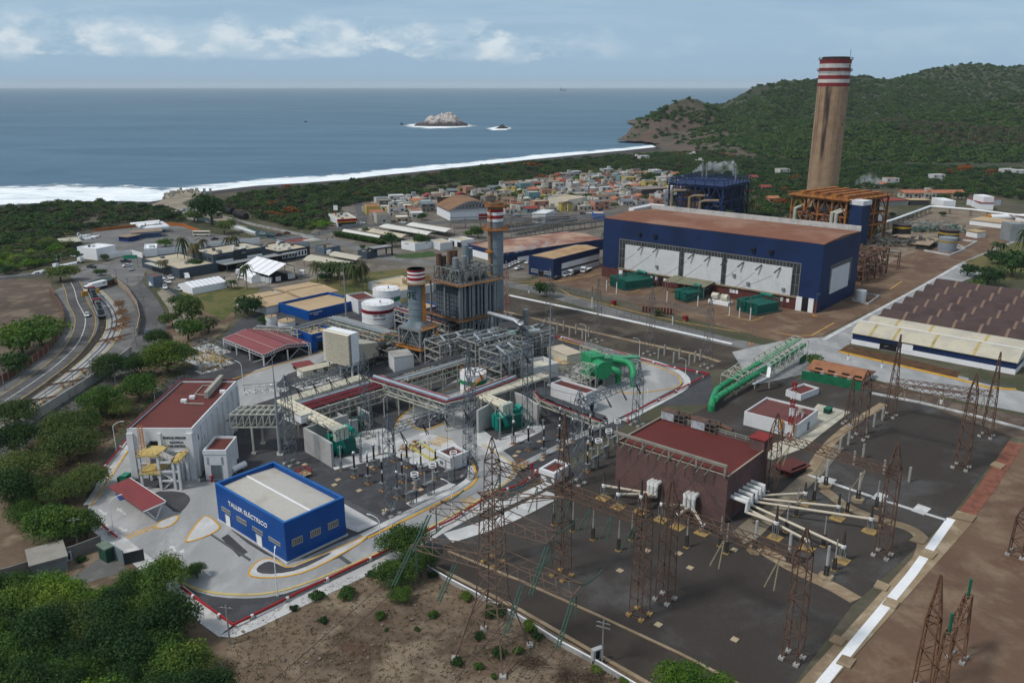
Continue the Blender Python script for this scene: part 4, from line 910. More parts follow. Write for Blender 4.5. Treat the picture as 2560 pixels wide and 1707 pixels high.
def bsg(base,top_y,lb_,gp_='gas-insulated line bushings'):
 b0=P(*base);H_=HZ(base,top_y);o=thg('line_bushing',lb_,'bushing',b0,AX,gp_)
 MB().box(-1.3,1.3,-1.3,1.3,0,.18).mk('footing',footm,o)
 f=MB()
 for a_,c_ in Q_(-.45,-.45,.45,-.45,.45,.45,-.45,.45):f.bar((a_,c_,.18),(a_,c_,H_*.42),.12)
 f.mk('stand',gv,o)
 MB().lth((0,0,H_*.42),Q_(.35,0,.5,.1,.5,.6,.3,.8),12).mk('flange',gisw,o,smt=True)
 n=14;pr=[]
 for i in rn(n):z_=H_*.42+.8+(H_*.58-.8)*i/n;r_=.30-.17*i/n;pr+=[(r_,z_),(r_*1.25,z_+.04),(r_*1.0,z_+.12)]
 MB().lth((0,0,0),pr,10).mk('insulator',M(106,(.045,.038,.035),.3,.1),o);return o,H_
for gname,risers,ends in(('cream gas-insulated line, left set of the plum hall front',[(1634,1235,1206),(1642.5,1238,1209),(1651,1242,1211)],[((1509,1245),1178),((1545,1268),1197),((1602,1279),1197)]),('cream gas-insulated line, right set of the plum hall front',[(1722,1268,1237),(1732,1272,1240),(1742,1276,1242)],[((1653,1300),1212),((1694,1318),1250),((1756,1332),1300)])):
 root=thg('gas_insulated_line',gname,'pipe',Q.world(0,0),0);pm=MB();wm_=MB()
 for(rx,ry,ty),(bp_,ty2)in zip(risers,ends):
  w_=P(rx,ry+8,0);lx=Q.loc(w_).x;wp=Q.world(lx,-1.6);zt_=HZ(Q.world(lx,-1.6),ty)
  if bp_[0]<1745:
   _,H_=bsg(bp_,ty2,'bushing on a yellow footing fed by the '+gname.split(',')[1].strip())
   e=P(*bp_);hz=H_*.42+.35
  else:
   _,H_=bsg(bp_,1290,'bushing on a yellow footing fed by the '+gname.split(',')[1].strip());e=P(*bp_);hz=H_*.3
  wm_.tube([(wp.x,wp.y,1.6),(wp.x,wp.y,zt_-.4)],.42,10);wi=Q.world(lx,.2);wm_.tube([(wp.x,wp.y,zt_-.5),(wp.x,wp.y,zt_),(wi.x,wi.y,zt_)],.45,10)
  pm.tube([(wp.x,wp.y,1.9),(e.x,e.y,max(hz,1.6))],.30,10)
 wm_.mk('riser',gisw,root,off=root.location,smt=True);pm.mk('bus_duct',gisc,root,off=root.location,smt=True)
sg=thg('gas_insulated_line','upper set of long cream gas-insulated ducts leaving the plum hall side wall','pipe',Q.world(0,0),0);sh_=thg('gas_insulated_line','lower set of long cream gas-insulated ducts leaving the plum hall side wall','pipe',Q.world(0,0),0)
for root,start,ends in((sg,Q_(1908,1238,1899,1246,1890,1254),[((2010,1258),1205),((2093,1296),1232),((2174,1328),1262)]),(sh_,Q_(1878,1262,1870,1272,1866,1280),[((2104,1402),1325),((2018,1372),1330),((1937,1345),1262)])):
 pm=MB();rs=MB()
 for(sx_,sy_),(bp_,ty)in zip(start,ends):
  _,H_=bsg(bp_,ty,'bushing at the end of the %s duct from the plum hall side wall'%{2010:'shortest upper',2093:'middle upper',2174:'longest upper',2104:'longest lower',2018:'middle lower',1937:'shortest lower'}[bp_[0]])
  e=P(*bp_);z1=3.0;a_=P(sx_,sy_,z1);v=Q.loc(a_);wi=Q.world(Q.a-.1,v.y)
  rs.tube([(a_.x,a_.y,z1),(a_.x,a_.y,z1+2.2),(wi.x,wi.y,z1+2.3)],.42,10);pm.tube([(a_.x,a_.y,z1),(e.x,e.y,H_*.42+.3)],.28,10)
 rs.mk('riser',gisw,root,off=root.location,smt=True);pm.mk('bus_duct',gisc,root,off=root.location,smt=True)
z=HZ((2041,783),611)
H=Bd('turbine_hall','huge navy blue turbine hall with white wall panels and rust-brown roof','building',(1510,545),(2060.8,611),(2155,578),z)
brownroof=M(107,(.20,.085,.05),.85,.3,.035,col2=(.27,.15,.10),corr=('Y',.5),fine=.1)
H.shl(navy,brownroof,par=0,ridge='x',rise=1.0);H.wall.data.materials[0]=navy
H.pa('back_parapet',MB().box(0,H.a,H.b-1.2,H.b-.6,H.h+.02,H.h+2.2).box(0,.6,H.b*.6,H.b-1.2,H.h+.02,H.h+1.6),M(108,(.50,.50,.48),.8,.2,.3,streak=.4))
wl,wr=H.hit(1549,640).x,H.hit(1998,700).x;ztop=H.hit(1549,598).z;zbot=H.hit(1549,668).z
H.pn('window_band','front',None,None,M(109,(.045,.05,.055),.4,.5,.5),d=.10,fr=M(110,(.22,.22,.20),.7),fw=.25,grid=(58,2),rel=(wl,ztop,wr,zbot))
for i,(xa,xb)in enm(((1564,1697),(1712,1804),(1819,1981))):
 u0,u1=H.hit(xa,660).x,H.hit(xb,690).x
 H.pa('wall_panel',MB().box(u0,u1,-.75,-.2,zbot-.3,ztop-1.9),M(111,(.62,.63,.64),.6,.06,.1,corr=('X',.9),bump=.5,streak=.15))
H.pa('sill',MB().box(wl,wr,-1.1,-.76,zbot-.7,zbot-.1),tcn)
H.pa('brick_base',MB().box(.3,H.a-.1,-.5,-.003,0,zbot-1.0),brick)
H.pa('corner_base',MB().box(-.003-.3,-.003,0,H.b,0,zbot-.9),brick)
u0,u1=H.hit(2075,700,'right').y,H.hit(2124,660,'right').y
H.pn('window_band','right',None,None,M(109,(0,0,0)),d=.08,fr=M(110,(0,0,0)),fw=.25,grid=(12,8),rel=(u0-.5,H.hit(2100,657,'right').z,u1+2,H.hit(2085,715,'right').z))
H.pa('wall_panel',MB().box(H.a+.14,H.a+.5,u0,u1-1,H.hit(2075,733,'right').z,H.hit(2116,652,'right').z-1),M(111,(0,0,0)))
fans=MB()
for x,y in Q_(1600,586,1639,591,1884,625,1929,630):
 p=H.hit(x,y);fans.box(p.x-.8,p.x+.8,-.9,-.003,p.z-.5,p.z+.8)
H.pa('vent_hood',fans,dk_)
for x,y in Q_(1608,690,1645,666,1838,687,1873,708,1961,722):
 p=H.hit(x,y);H.pa('wall_unit',MB().box(p.x-.6,p.x+.6,-1.5,-.76,p.z-.5,p.z+.6),gv)
for x in(1631,1643,1664,1671,1677,1830,1837,1845,1958,1973,1700,1708):
 p=H.hit(x,685+(x-1640)*.125);H.pa('window',MB().box(p.x-.55,p.x+.55,-.6,-.503,2.6,4.0),wh2)
for tl,br in(((1992,753),(2004,778)),((2023,758),(2033,783))):
 p,q=H.hit(*tl),H.hit(*br);H.pa('gate_leaf',MB().box(p.x,q.x,-1.0,-.52,.05,5.6),wh2)
p,q=H.hit(2005,755),H.hit(2022,783);H.pa('gate_opening',MB().box(p.x,q.x,-.62,-.505,.05,5.5),dk_)
for x0_,x1_ in((1562,1570),(1650,1657)):p,q=H.hit(x0_,680),H.hit(x1_,700);H.pa('gate_opening',MB().box(p.x,q.x,-.62,-.505,.05,4.2),dk_)
p=H.hit(1557,680);H.pa('gate_leaf',MB().box(p.x-1.5,p.x+.4,-1.0,-.52,.05,4.5),wh2)
dk=M(112,(.05,.055,.05),.5)
for i,(x,y)in enm(((1606,619),(1644,624),(1732,640),(1773,646),(1815,655),(1857,660),(1902,667),(1949,674))):
 p=H.hit(x+4,y-6);H.pa('insulator_string',MB().bar((p.x,-.9,p.z),(p.x-1.9,-2.4,p.z-2.2),.22).bar((p.x+.35,-.9,p.z),(p.x-1.55,-2.4,p.z-2.2),.22),dk)
cx0,cx1=H.hit(1690,690).x,H.hit(1790,705).x
cn=thg('entrance_canopy','flat olive canopy on posts against the brick base of the turbine hall','canopy',H.world(cx0,-.8),H.ang);w_=cx1-cx0
MB().add([(0,0,6.2),(w_,0,6.2),(w_,-9,5.3),(0,-9,5.3),(0,0,6.0),(w_,0,6.0),(w_,-9,5.1),(0,-9,5.1)],[(3,2,1,0),(4,5,6,7),(0,1,5,4),(1,2,6,5),(2,3,7,6),(3,0,4,7)]).mk('roof',M(113,(.20,.195,.13),.8),cn)
for x in(.5,w_/2,w_-.5):MB().bar((x,-8.6,0),(x,-8.6,5.1),.18).mk('post',gv,cn)
cb_=(2046,592);cw=P(*cb_)
# -- PLANT MACHINERY
def cornice(b,o=.35,z0=1.1):
 h=b.h;MB_=MB();a,c=b.a,b.b
 MB_.box(-o,a+o,-o,-.003,h-z0,h-.05).box(-o,a+o,c+.003,c+o,h-z0,h-.05).box(-o,-.003,0,c,h-z0,h-.05).box(a+.003,a+o,0,c,h-z0,h-.05)
 b.pa('cornice',MB_,wh1)
cornice(k1);cornice(k2)
def stackthing(name,lb_,base_px,r_of,bands,mat,top_row,rings=0,n=40):
 w=P(*base_px);o=thg(name,lb_,'chimney',w,0);return o,w
chx=(2046,560);cw=P(*chx)
ch=thg('tall_chimney','very tall stained concrete chimney with red and white bands at the top','chimney',cw)
cr_=9.15
rows=[150,160,170.5,178.5,189,198.5,207.5,216.5]
zs_=[HZ(cw,r)for r in rows];zt_=zs_[0]
m,n_,l_=new_mat('stained_concrete');t=NT(m.node_tree)
pos=t.n.new('ShaderNodeTexCoord').outputs['Object'];sv=t.noise(t.scale3(pos,(.55,.55,.012)),1.0,4,.6);fn=t.noise(pos,.25,5,.6)
sz=t.n.new('ShaderNodeSeparateXYZ');t.l.new(pos,sz.inputs[0])
c=t.mix(t.step(fn,.35,.65),(.31,.215,.135),(.25,.165,.10))
c=t.mix(t.M(MU,t.step(sv,.50,.66),t.step(sz.outputs[2],5,75)),c,(.12,.065,.038))
lf=t.M(MU,t.step(sz.outputs[0],-7.0,-5.4),t.M('SUBTRACT',1.0,t.step(sz.outputs[0],-4.6,-3.0)))
c=t.mix(t.M(MU,t.M(MU,lf,t.step(sz.outputs[2],15,60)),t.M('ADD',.35,t.step(t.noise(t.scale3(pos,(.4,.4,.03)),1.0,3),.4,.6))),c,(.035,.022,.02))
jt=t.M('ABSOLUTE',t.M('SUBTRACT',t.M('FRACT',t.M('DIVIDE',sz.outputs[2],2.6)),.5));c=t.mix(t.M(MU,t.step(jt,.46,.49),.35),c,(.14,.09,.06))
b=t.node('ShaderNodeBsdfPrincipled',Base__Color=c,Roughness=.95);o_=t.n.new('ShaderNodeOutputMaterial');t.l.new(b.outputs[0],o_.inputs[0]);chm=m
MB().lth((0,0,0),[(cr_*1.02,0),(cr_,zs_[-1])],48).mk('shaft',chm,ch,smt=True)
bw=M(114,(.55,.54,.50),.7,.15,.2,streak=.45);br_=M(115,(.22,.028,.032),.7,.2,.2,streak=.3)
for i in rn(7):
 r_=cr_+(0.05 if i%2==0 else.0);MB().lth((0,0,0),[(r_,zs_[i+1]),(r_,zs_[i])],48).mk('painted_band',br_ if i%2==0 else bw,ch,smt=True)
MB().lth((0,0,0),[(cr_-.2,zt_-.2),(cr_-1.0,zt_+.2),(cr_-1.4,zt_+1.6),(cr_-1.9,zt_+1.7),(cr_-1.9,zt_-1)],40).mk('rim',M(116,(.02,.018,.018),.9),ch)
gl=MB()
for zz,rr_ in((zs_[3]+.2,cr_+1.0),(zt_+.1,cr_+.7)):
 for i in rn(36):
  a,a2=2*PI*i/36,2*PI*(i+1)/36
  p=V3((rr_*cos(a),rr_*sin(a),zz));q=V3((rr_*cos(a2),rr_*sin(a2),zz))
  gl.bar(p,q,.18).bar(p+V3((0,0,1.1)),q+V3((0,0,1.1)),.12).bar(p,p+V3((0,0,1.1)),.12).bar(p,V3((cr_*cos(a),cr_*sin(a),zz-.6)),.15)
gl.mk('gallery',M(117,(.13,.06,.05),.8),ch)
ap=MB();ap.bar((7,-4,zt_),(7,-4,zt_+6),.18);ap.mk('mast',dk_,ch)
for x,zz in((-1.2,(zs_[2]+zs_[3])/2),(5.9,(zs_[1]+zs_[2])/2),(5.2,62),(6.6,25)):
 y=-sqrt(cr_**2-x*x)-.05;MB().box(x-.4,x+.4,y-.05,y+.4,zz-1,zz+.6).mk('opening',dk_,ch)
def sfr(mb,a,b,zs,nx,ny,w=.35,brace=True,cols=True):
 for i in rn(nx+1):
  for j in rn(ny+1):
   if cols and(i in(0,nx)or j in(0,ny)):mb.bar((a*i/nx,b*j/ny,0),(a*i/nx,b*j/ny,zs[-1]),w)
 for z in zs:
  for j in rn(ny+1):mb.bar((0,b*j/ny,z),(a,b*j/ny,z),w*.8,w)
  for i in rn(nx+1):mb.bar((a*i/nx,0,z),(a*i/nx,b,z),w*.8,w)
 if brace:
  lv=[0]+list(zs)
  for k in rn(len(lv)-1):
   for i in rn(nx):
    x0,x1=a*i/nx,a*(i+1)/nx;xm=(x0+x1)/2
    for y in(0,b):mb.bar((x0,y,lv[k]),(xm,y,lv[k+1]),w*.5).bar((x1,y,lv[k]),(xm,y,lv[k+1]),w*.5)
   for j in rn(ny):
    y0,y1=b*j/ny,b*(j+1)/ny;ym=(y0+y1)/2
    for x in(0,a):mb.bar((x,y0,lv[k]),(x,ym,lv[k+1]),w*.5).bar((x,y1,lv[k]),(x,ym,lv[k+1]),w*.5)
 return mb
def plf(mb,x0,x1,y0,y1,z,w=1.2):
 """walkway ring with railings"""
 mb.box(x0-w,x1+w,y0-w,y0,z-.15,z).box(x0-w,x1+w,y1,y1+w,z-.15,z).box(x0-w,x0,y0,y1,z-.15,z).box(x1,x1+w,y0,y1,z-.15,z)
 c=[(x0-w,y0-w,z),(x1+w,y0-w,z),(x1+w,y1+w,z),(x0-w,y1+w,z),(x0-w,y0-w,z)];return rail(mb,c,1.1,2.0,.08)
def jk(mb,x0,x1,y0,y1,z0,z1,n,r,seed=1,pipes=True,sz=1.0):
 q=RR(seed)
 for i in rn(n):
  x,y,z=q.uniform(x0,x1),q.uniform(y0,y1),q.uniform(z0,z1);k=q.random()
  if pipes and k<.6:
   L=q.uniform(1.5,6)*(1 if q.random()<.5 else-1);ax=q.choice((0,1,2))
   e=[x,y,z];e[ax]+=L;e[ax]=max((x0,y0,z0)[ax],min((x1,y1,z1)[ax],e[ax]));mb.cyl((x,y,z),tuple(e),q.uniform(.6,1.4)*r,6)
  else:mb.cbox((x,y,z),q.uniform(.5,2.2)*sz,q.uniform(.5,2.2)*sz,q.uniform(.4,1.6)*sz)
 return mb
z=HZ((1050.5,906),827)
U1=Bd('recovery_boiler','grey boxed boiler in a braced frame carrying the front red and white striped stack','boiler',(998,815),(1050.5,827),(1097,816),z)
a,b,h=U1.a,U1.b,U1.h
U1.pa('frame',sfr(MB(),a,b,[h*.36,h*.98],1,1,.75),gv)
U1.pa('casing',MB().box(.9,a-.9,.9,b-.9,h*.40,h*.95),boiler)
rb=MB()
for i in rn(9):
 for zz in(0,):rb.box(.9+(a-1.8)*i/8-.06,.9+(a-1.8)*i/8+.06,.76,.897,h*.40,h*.95).box(a-.897,a-.76,.9+(b-1.8)*i/8-.06,.9+(b-1.8)*i/8+.06,h*.4,h*.95)
for i in rn(5):zz=h*(.42+.12*i);rb.box(.9,a-.9,.7,.895,zz,zz+.15).box(a-.895,a-.7,.9,b-.9,zz,zz+.15)
U1.pa('casing_ribs',rb,gv)
U1.pa('duct',MB().add([(-3,b*.2,0),(1,b*.2,0),(1,b*.8,0),(-3,b*.8,0),(-.5,b*.2,h*.34),(a*.6,b*.2,h*.34),(a*.6,b*.8,h*.34),(-.5,b*.8,h*.34)],[(0,3,2,1),(4,5,6,7),(0,1,5,4),(1,2,6,5),(2,3,7,6),(3,0,4,7)]),M(118,(.22,.25,.27),.6,.1))
pl=MB();plf(pl,0,a,0,b,h*.40,1.1)
for i in rn(3):pass
U1.pa('walkway',pl,org)
pl=MB();rail(pl,[(a-.2,.2,h+.1),(a-.2,b,h+.1)],1.1,1.5,.1);rail(pl,[(a+1.0,.2,h+.1),(a+1.0,b,h+.1)],1.1,1.5,.1);pl.box(a-.2,a+1.1,0,b,h,h+.12);U1.pa('top_walkway',pl,org)
lt=MB()
for zz in rn(0,int(h*.9)):lt.box(a+1.3,a+2.2,b-2.2,b-1.3,zz+.2,zz+.75)
for x_,y_ in Q_(1.3,-2.2,2.2,-2.2,2.2,-1.3,1.3,-1.3):lt.bar((a+x_,b+y_,0),(a+x_,b+y_,h*.92),.14)
U1.pa('ladder',lt,org)
cx,cy=a*.5,b*.52;cwd=U1.world(cx,cy);r1=22/2100*(cwd.y*cp-(20-CH)*sp)
ztop=HZ(cwd,673);zcone=HZ(cwd,799)
nseg=24;vb=[];
for i in rn(nseg):
 t_=2*PI*(i+.5)/nseg;cx_,sy_=cos(t_),sin(t_);s_=1/max(abs(cx_),abs(sy_));vb.append((cx+cx_*s_*a*.40,cy+sy_*s_*b*.40,h+.2))
vt=[(cx+r1*cos(2*PI*(i+.5)/nseg),cy+r1*sin(2*PI*(i+.5)/nseg),zcone)for i in rn(nseg)]
U1.pa('transition',MB().add(vb+vt,[(i,(i+1)%nseg,nseg+(i+1)%nseg,nseg+i)for i in rn(nseg)]),sgy)
U1.pa('roof',MB().box(.1,a-.1,.1,b-.1,h-.2,h+.2),M(119,(.16,.19,.21),.6))
sb=[HZ(cwd,r)for r in(704,697.5,690.5,686,681.5,677,671.5)]
s1=thg('exhaust_stack','shorter grey steel stack with red and white bands, lettered CFE','chimney',U1.world(cx,cy,zcone),U1.ang)
rg=[(r1,0)]
k=6
for i in rn(k):zz=(sb[0]-zcone)*(i+1)/k;rg+=[(r1,zz-.15),(r1+.12,zz-.12),(r1+.12,zz),(r1,zz+.01)]
MB().lth((0,0,0),rg,32).mk('shell',sgy,s1,smt=True)
bandred=M(120,(.30,.02,.03),.5,.12);
for i in rn(6):
 MB().lth((0,0,0),[(r1+.02*(i%2),sb[i]-zcone),(r1+.02*(i%2),sb[i+1]-zcone)],32).mk('painted_band',bandred if i%2 else wh2,s1,smt=True)
MB().lth((0,0,0),[(r1-.35,sb[-1]-zcone-3.0),(r1-.35,sb[-1]-zcone+.03),(r1+.03,sb[-1]-zcone+.03),(r1+.03,sb[-1]-zcone-.1),(r1-.36,sb[-1]-zcone-3.1)],32).mk('inner_liner',M(121,(.02,.015,.015),.9),s1)
MB().lth((0,0,0),[(r1-.36,sb[-1]-zcone+.04),(0.01,sb[-1]-zcone+.04)],32).mk('opening',dk_,s1)
gp=MB();zz=sb[0]-zcone
for i in rn(28):
 a1,a2=2*PI*i/28,2*PI*(i+1)/28
 for rr_ in(r1+1.6,):
  p=V3((rr_*cos(a1),rr_*sin(a1),zz));q=V3((rr_*cos(a2),rr_*sin(a2),zz));pi=V3((r1*cos(a1),r1*sin(a1),zz));qi=V3((r1*cos(a2),r1*sin(a2),zz))
  gp.add([pi,p,q,qi,pi-V3((0,0,.15)),p-V3((0,0,.3)),q-V3((0,0,.3)),qi-V3((0,0,.15))],[(0,1,2,3),(7,6,5,4),(1,5,6,2)])
  gp.bar(p+V3((0,0,1.1)),q+V3((0,0,1.1)),.1).bar(p,p+V3((0,0,1.1)),.09).bar(p+V3((0,0,.55)),q+V3((0,0,.55)),.07)
gp.mk('gallery',M(122,(.30,.20,.09),.7,.3,.5),s1)
ldm=MB()
th=radians(-40)-0
lx,ly=(r1+.45)*cos(th),(r1+.45)*sin(th)
for i in rn(int(sb[0]-zcone)*2):ldm.cbox((lx,ly,i*.5),.9,.9,.22)
for d_ in(-.45,.45):ldm.bar((lx+d_,ly-.3,0),(lx+d_,ly-.3,sb[0]-zcone),.14)
ldm.mk('ladder',org,s1)
s1.rotation_euler=(0,0,0)
dkgreen=M(123,(.01,.045,.03),.5)
for chx_,px in(('C',1021.5),('F',1029),('E',1038.5)):
 dxm=(px-1041)/22.0;dxm=max(-.97,dxm);phi=-PI/2+asin(dxm);zl=HZ(cwd,742)-zcone
 o=textmesh('sign_lettering',chx_,dkgreen,3.1,.05);o.parent=s1;R_=r1+.1;o.location=(R_*cos(phi)-cos(phi+PI/2)*1.0,R_*sin(phi)-sin(phi+PI/2)*1.0,zl);o.rotation_euler=(PI/2,0,phi+PI/2)
base2=(1143,884);z=HZ(base2,715)
U2=Bd('recovery_boiler','large dark grey boiler tower with pipework and silencers on its roof platform','boiler',(1076,695.5),(1148.5,715),(1240,695.5),z)
a,b,h=U2.a,U2.b,U2.h;z2=HZ(base2,803)
U2.pa('frame',sfr(sfr(MB(),a,b,[z2*.5,z2,h],2,3,.5,brace=False),a,b,[z2],1,1,.5),gv)
U2.pa('casing',MB().box(1.2,a-1.2,1.6,b-1.2,z2+.3,h-2.2),boiler)
rb=MB()
for i in rn(11):rb.box(1.2+(a-2.4)*i/10-.08,1.2+(a-2.4)*i/10+.08,1.4,1.597,z2+.3,h-2.2)
for i in rn(13):rb.box(a-1.197,a-1.0,1.6+(b-2.8)*i/12-.1,1.6+(b-2.8)*i/12+.1,z2+.3,h-2.2)
for i in rn(6):zz=z2+1+(h-z2-4)*i/5;rb.box(1.2,a-1.2,1.3,1.595,zz,zz+.15)
U2.pa('casing_ribs',rb,M(124,(.13,.16,.18),.5))
U2.pa('hopper',jk(MB(),1,a-1,1,b-1,1,z2-1,70,.5,5),M(125,(.05,.055,.06),.7,.3,.4))
vp=MB()
for i in rn(9):y=1+(b-2)*i/8;vp.cyl((a-.4-(.3 if i%2 else 0),y,z2*.4),(a-.4-(.3 if i%2 else 0),y,h+.5),.38 if i%3 else.6,8)
U2.pa('riser_pipe',vp,M(126,(.26,.29,.31),.45,.15,.4,metal=.3))
for zz,w_ in((z2,1.4),(h,1.5)):
 pl=MB();plf(pl,0,a,0,b,zz,w_);U2.pa('walkway',pl,M(127,(.26,.12,.045),.8,.4,.3))
U2.pa('roof_deck',MB().box(0,a,0,b,h-.4,h-.05),M(128,(.10,.11,.11),.8))
tp=MB();sfr(tp,a*.86,b*.9,[4.5],3,5,.25);
for v in rn(len(tp.v)):x_,y_,z_=tp.v[v];tp.v[v]=(x_+a*.07,y_+b*.05,z_+h)
jk(tp,a*.08,a*.9,b*.06,b*.92,h+.2,h+4.2,190,.2,9,sz=.6);U2.pa('roof_pipework',tp,M(129,(.21,.225,.22),.6,.35,.6))
for i,(x,y,mt,hh)in enm(((.15,.12,rst,8.5),(.15,.24,rst,7.5),(.3,.3,rst,9.5),(.2,.5,rst,9),(.62,.2,gv,8),(.72,.34,gv,8.5),(.42,.62,sgy,11),(.6,.42,gv,6.5),(.35,.78,sgy,9.5))):
 rr_=.95 if mt is rst else 1.05
 U2.pa('silencer',MB().cyl((a*x,b*y,h),(a*x,b*y,h+hh-4),.3,8).cyl((a*x,b*y,h+hh-4),(a*x,b*y,h+hh),rr_,14).bar((a*x,b*y,h+hh-4),(a*x-2,b*y,h+1),.15).bar((a*x,b*y,h+hh-4),(a*x,b*y-2,h+1),.15),mt)
U2.pa('steam_drum',MB().cyl((a*.8,b*.3,h+2.2),(a*.8,b*.8,h+2.2),1.1,16),M(130,(.22,.22,.2),.5))
w2=P(1240,802);r2=19.5/2100*(w2.y*cp-(25-CH)*sp)
s2=thg('exhaust_stack','taller grey steel stack with orange ladders and red and white bands','chimney',w2,0)
zb=[HZ(w2,r)for r in(552,545,536.5,529,521.5,506)]
rg=[(r2,0)];k=12
for i in rn(k):zz=zb[0]*(i+1)/k;rg+=[(r2,zz-.2),(r2+.13,zz-.15),(r2+.13,zz-.02),(r2,zz)]
MB().lth((0,0,0),rg,32).mk('shell',sgy,s2,smt=True)
for i in rn(4):MB().lth((0,0,0),[(r2+.03*(i%2),zb[i]),(r2+.03*(i%2),zb[i+1])],32).mk('painted_band',bandred if i%2 else wh2,s2,smt=True)
MB().lth((0,0,0),[(r2,zb[4]),(r2,zb[5]-2.5),(r2-.3,zb[5]),(r2-.7,zb[5]+.2),(r2-.8,zb[5]-1)],32).mk('top_shell',M(131,(.20,.13,.08),.8),s2)
gp=MB()
for zz,r_ in((HZ(w2,521)+1.2,r2+1.1),(HZ(w2,571),r2+1.9)):
 for i in rn(26):
  a1,a2=2*PI*i/26,2*PI*(i+1)/26;p=V3((r_*cos(a1),r_*sin(a1),zz));q=V3((r_*cos(a2),r_*sin(a2),zz));pi=p*(r2/r_);qi=q*(r2/r_);pi.z=qi.z=zz
  gp.add([pi,p,q,qi,pi-V3((0,0,.4)),p-V3((0,0,.4)),q-V3((0,0,.4)),qi-V3((0,0,.4))],[(0,1,2,3),(7,6,5,4),(1,5,6,2)])
  gp.bar(p+V3((0,0,1.2)),q+V3((0,0,1.2)),.14).bar(p,p+V3((0,0,1.2)),.12).bar(p+V3((0,0,.6)),q+V3((0,0,.6)),.1)
gp.mk('gallery',rso,s2)
ldm=MB();x=-r2*.72;y=-r2*.95
for i in rn(int(zb[4]/.6)):ldm.cbox((x,y,10+i*.6),.8,.8,.22)if 10+i*.6<zb[4]else None
for d_ in(-.4,.4):ldm.bar((x+d_,y,8),(x+d_,y,zb[4]),.13)
ldm.box(x-1.6,x+.9,y-1,y+.5,HZ(w2,628),HZ(w2,623));ldm.mk('ladder',org,s2)
def tnk(lb_,basec,rpx,toprow,band=None,lines=(),wallm=None,roofm=None,name='storage_tank',bandz=(.72,.84),spiral=False,rail_m=None,rings=3,cone=.5):
 w=P(*basec);r=rpx/2100*(w.y*cp+CH*sp);h=HZ(w,toprow);o=thg(name,lb_,'tank',w,0)
 wm_=wallm or wh2;pr=[(r,0)]
 for i in rn(rings):zz=h*(i+1)/(rings+1);pr+=[(r,zz-.1),(r+.08,zz-.08),(r+.08,zz+.08),(r,zz+.1)]
 pr+=[(r,h)]
 MB().lth((0,0,0),pr,40).mk('shell',wm_,o,smt=True)
 MB().lth((0,0,0),[(r+.05,h-.05),(r+.05,h+.1),(r*.5,h+cone*.7),(.05,h+cone)],40).mk('roof',roofm or wm_,o,smt=True)
 if band:MB().lth((0,0,0),[(r+.03,h*bandz[0]),(r+.09,h*bandz[0]),(r+.09,h*bandz[1]),(r+.03,h*bandz[1])],40).mk('painted_band',band,o,smt=True)
 g_=MB()
 for i in rn(32):
  a1,a2=2*PI*i/32,2*PI*(i+1)/32;p=V3((r*cos(a1),r*sin(a1),h+.1));q=V3((r*cos(a2),r*sin(a2),h+.1));g_.bar(p+V3((0,0,1)),q+V3((0,0,1)),.06).bar(p+V3((0,0,.5)),q+V3((0,0,.5)),.05)
  if i%2==0:g_.bar(p,p+V3((0,0,1)),.06)
 g_.mk('railing',rail_m or gv,o)
 MB().cyl((r*.2,-r*.3,h+.2),(r*.2,-r*.3,h+cone+.8),.25,8).mk('roof_vent',gv,o)
 if spiral:
  sp_=MB()
  for i in rn(46):
   t_=radians(170+i*3.2);zz=h*i/46;sp_.cbox(((r+.5)*cos(t_),(r+.5)*sin(t_),zz),.9,.35,.08,t_);
   p=V3(((r+1)*cos(t_),(r+1)*sin(t_),zz+1));t2=radians(170+(i+1)*3.2);sp_.bar(p,((r+1)*cos(t2),(r+1)*sin(t2),h*(i+1)/46+1),.07)
  sp_.mk('spiral_stair',org,o)
 for(s_,px0,px1,row,hp)in lines:
  phi0=-PI/2+asin(max(-.98,min(.98,(px0-basec[0])/rpx)));phi1=-PI/2+asin(max(-.98,min(.98,(px1-basec[0])/rpx)))
  ob=textmesh('sign_lettering',s_,blk,1.0,.02);me=ob.data;xs=[v.co.x for v in me.vertices];x0_,x1_=min(xs),max(xs);ym=max(v.co.y for v in me.vertices)
  zl=HZ(w+V3((0,-r,0)),row);hh=HZ(w+V3((0,-r,0)),row-hp)-zl
  for v in me.vertices:
   u=(v.co.x-x0_)/(x1_-x0_);ph=phi0+(phi1-phi0)*u;R_=r+.1+v.co.z;v.co=(R_*cos(ph),R_*sin(ph),zl+v.co.y/ym*hh)
  ob.parent=o
 return o
tnk('white water tank with red band, lettered AGUA DE SERVICIOS Y CONTRAINCENDIO',(947,814),40,756,bandred,[('AGUA DE SERVICIOS Y CONTRAINCENDIO',916,985,784,4.6),('CAP. 1700 m³',941,969,792,4.4),('U-17 Y U-18',942,969,800,4.2)],bandz=(.66,.80))
tnk('white water tank with green band standing behind the red-banded tank',(968,775),33.5,721,M(132,(.02,.22,.09),.5),[('AGUA DESMINERALIZADA',982,1000,748,2.6)],bandz=(.50,.66),rail_m=org)
tnk('white water tank with green band in the middle of the plant by the pipe racks',(1184,1004),32.5,929,M(132,(.02,.22,.09),.5),bandz=(.68,.80),spiral=True,rail_m=org)
tnk('small pale tank with tan lid left of the bigger tan-lidded tank',(679,812),14,790,wallm=wh1,roofm=tnr,rings=1,cone=.2)
tnk('squat pale tank with tan conical lid beside the blue treatment building',(717,815),21,801,wallm=wh1,roofm=tnr,rings=1,cone=.8)
z1=HZ((877,949),838)
I=Bd('intake_house','tall cream filter house with rows of louvred hoods raised on legs','filter house',(813,822),(876,836),(893,830),z1)
a,b=I.a,max(I.b,3.2);I.b=b;z0_=HZ((877,949),917)
I.pa('housing',MB().box(0,a,0,b,z0_,z1),wh2)
lou=MB();n=15
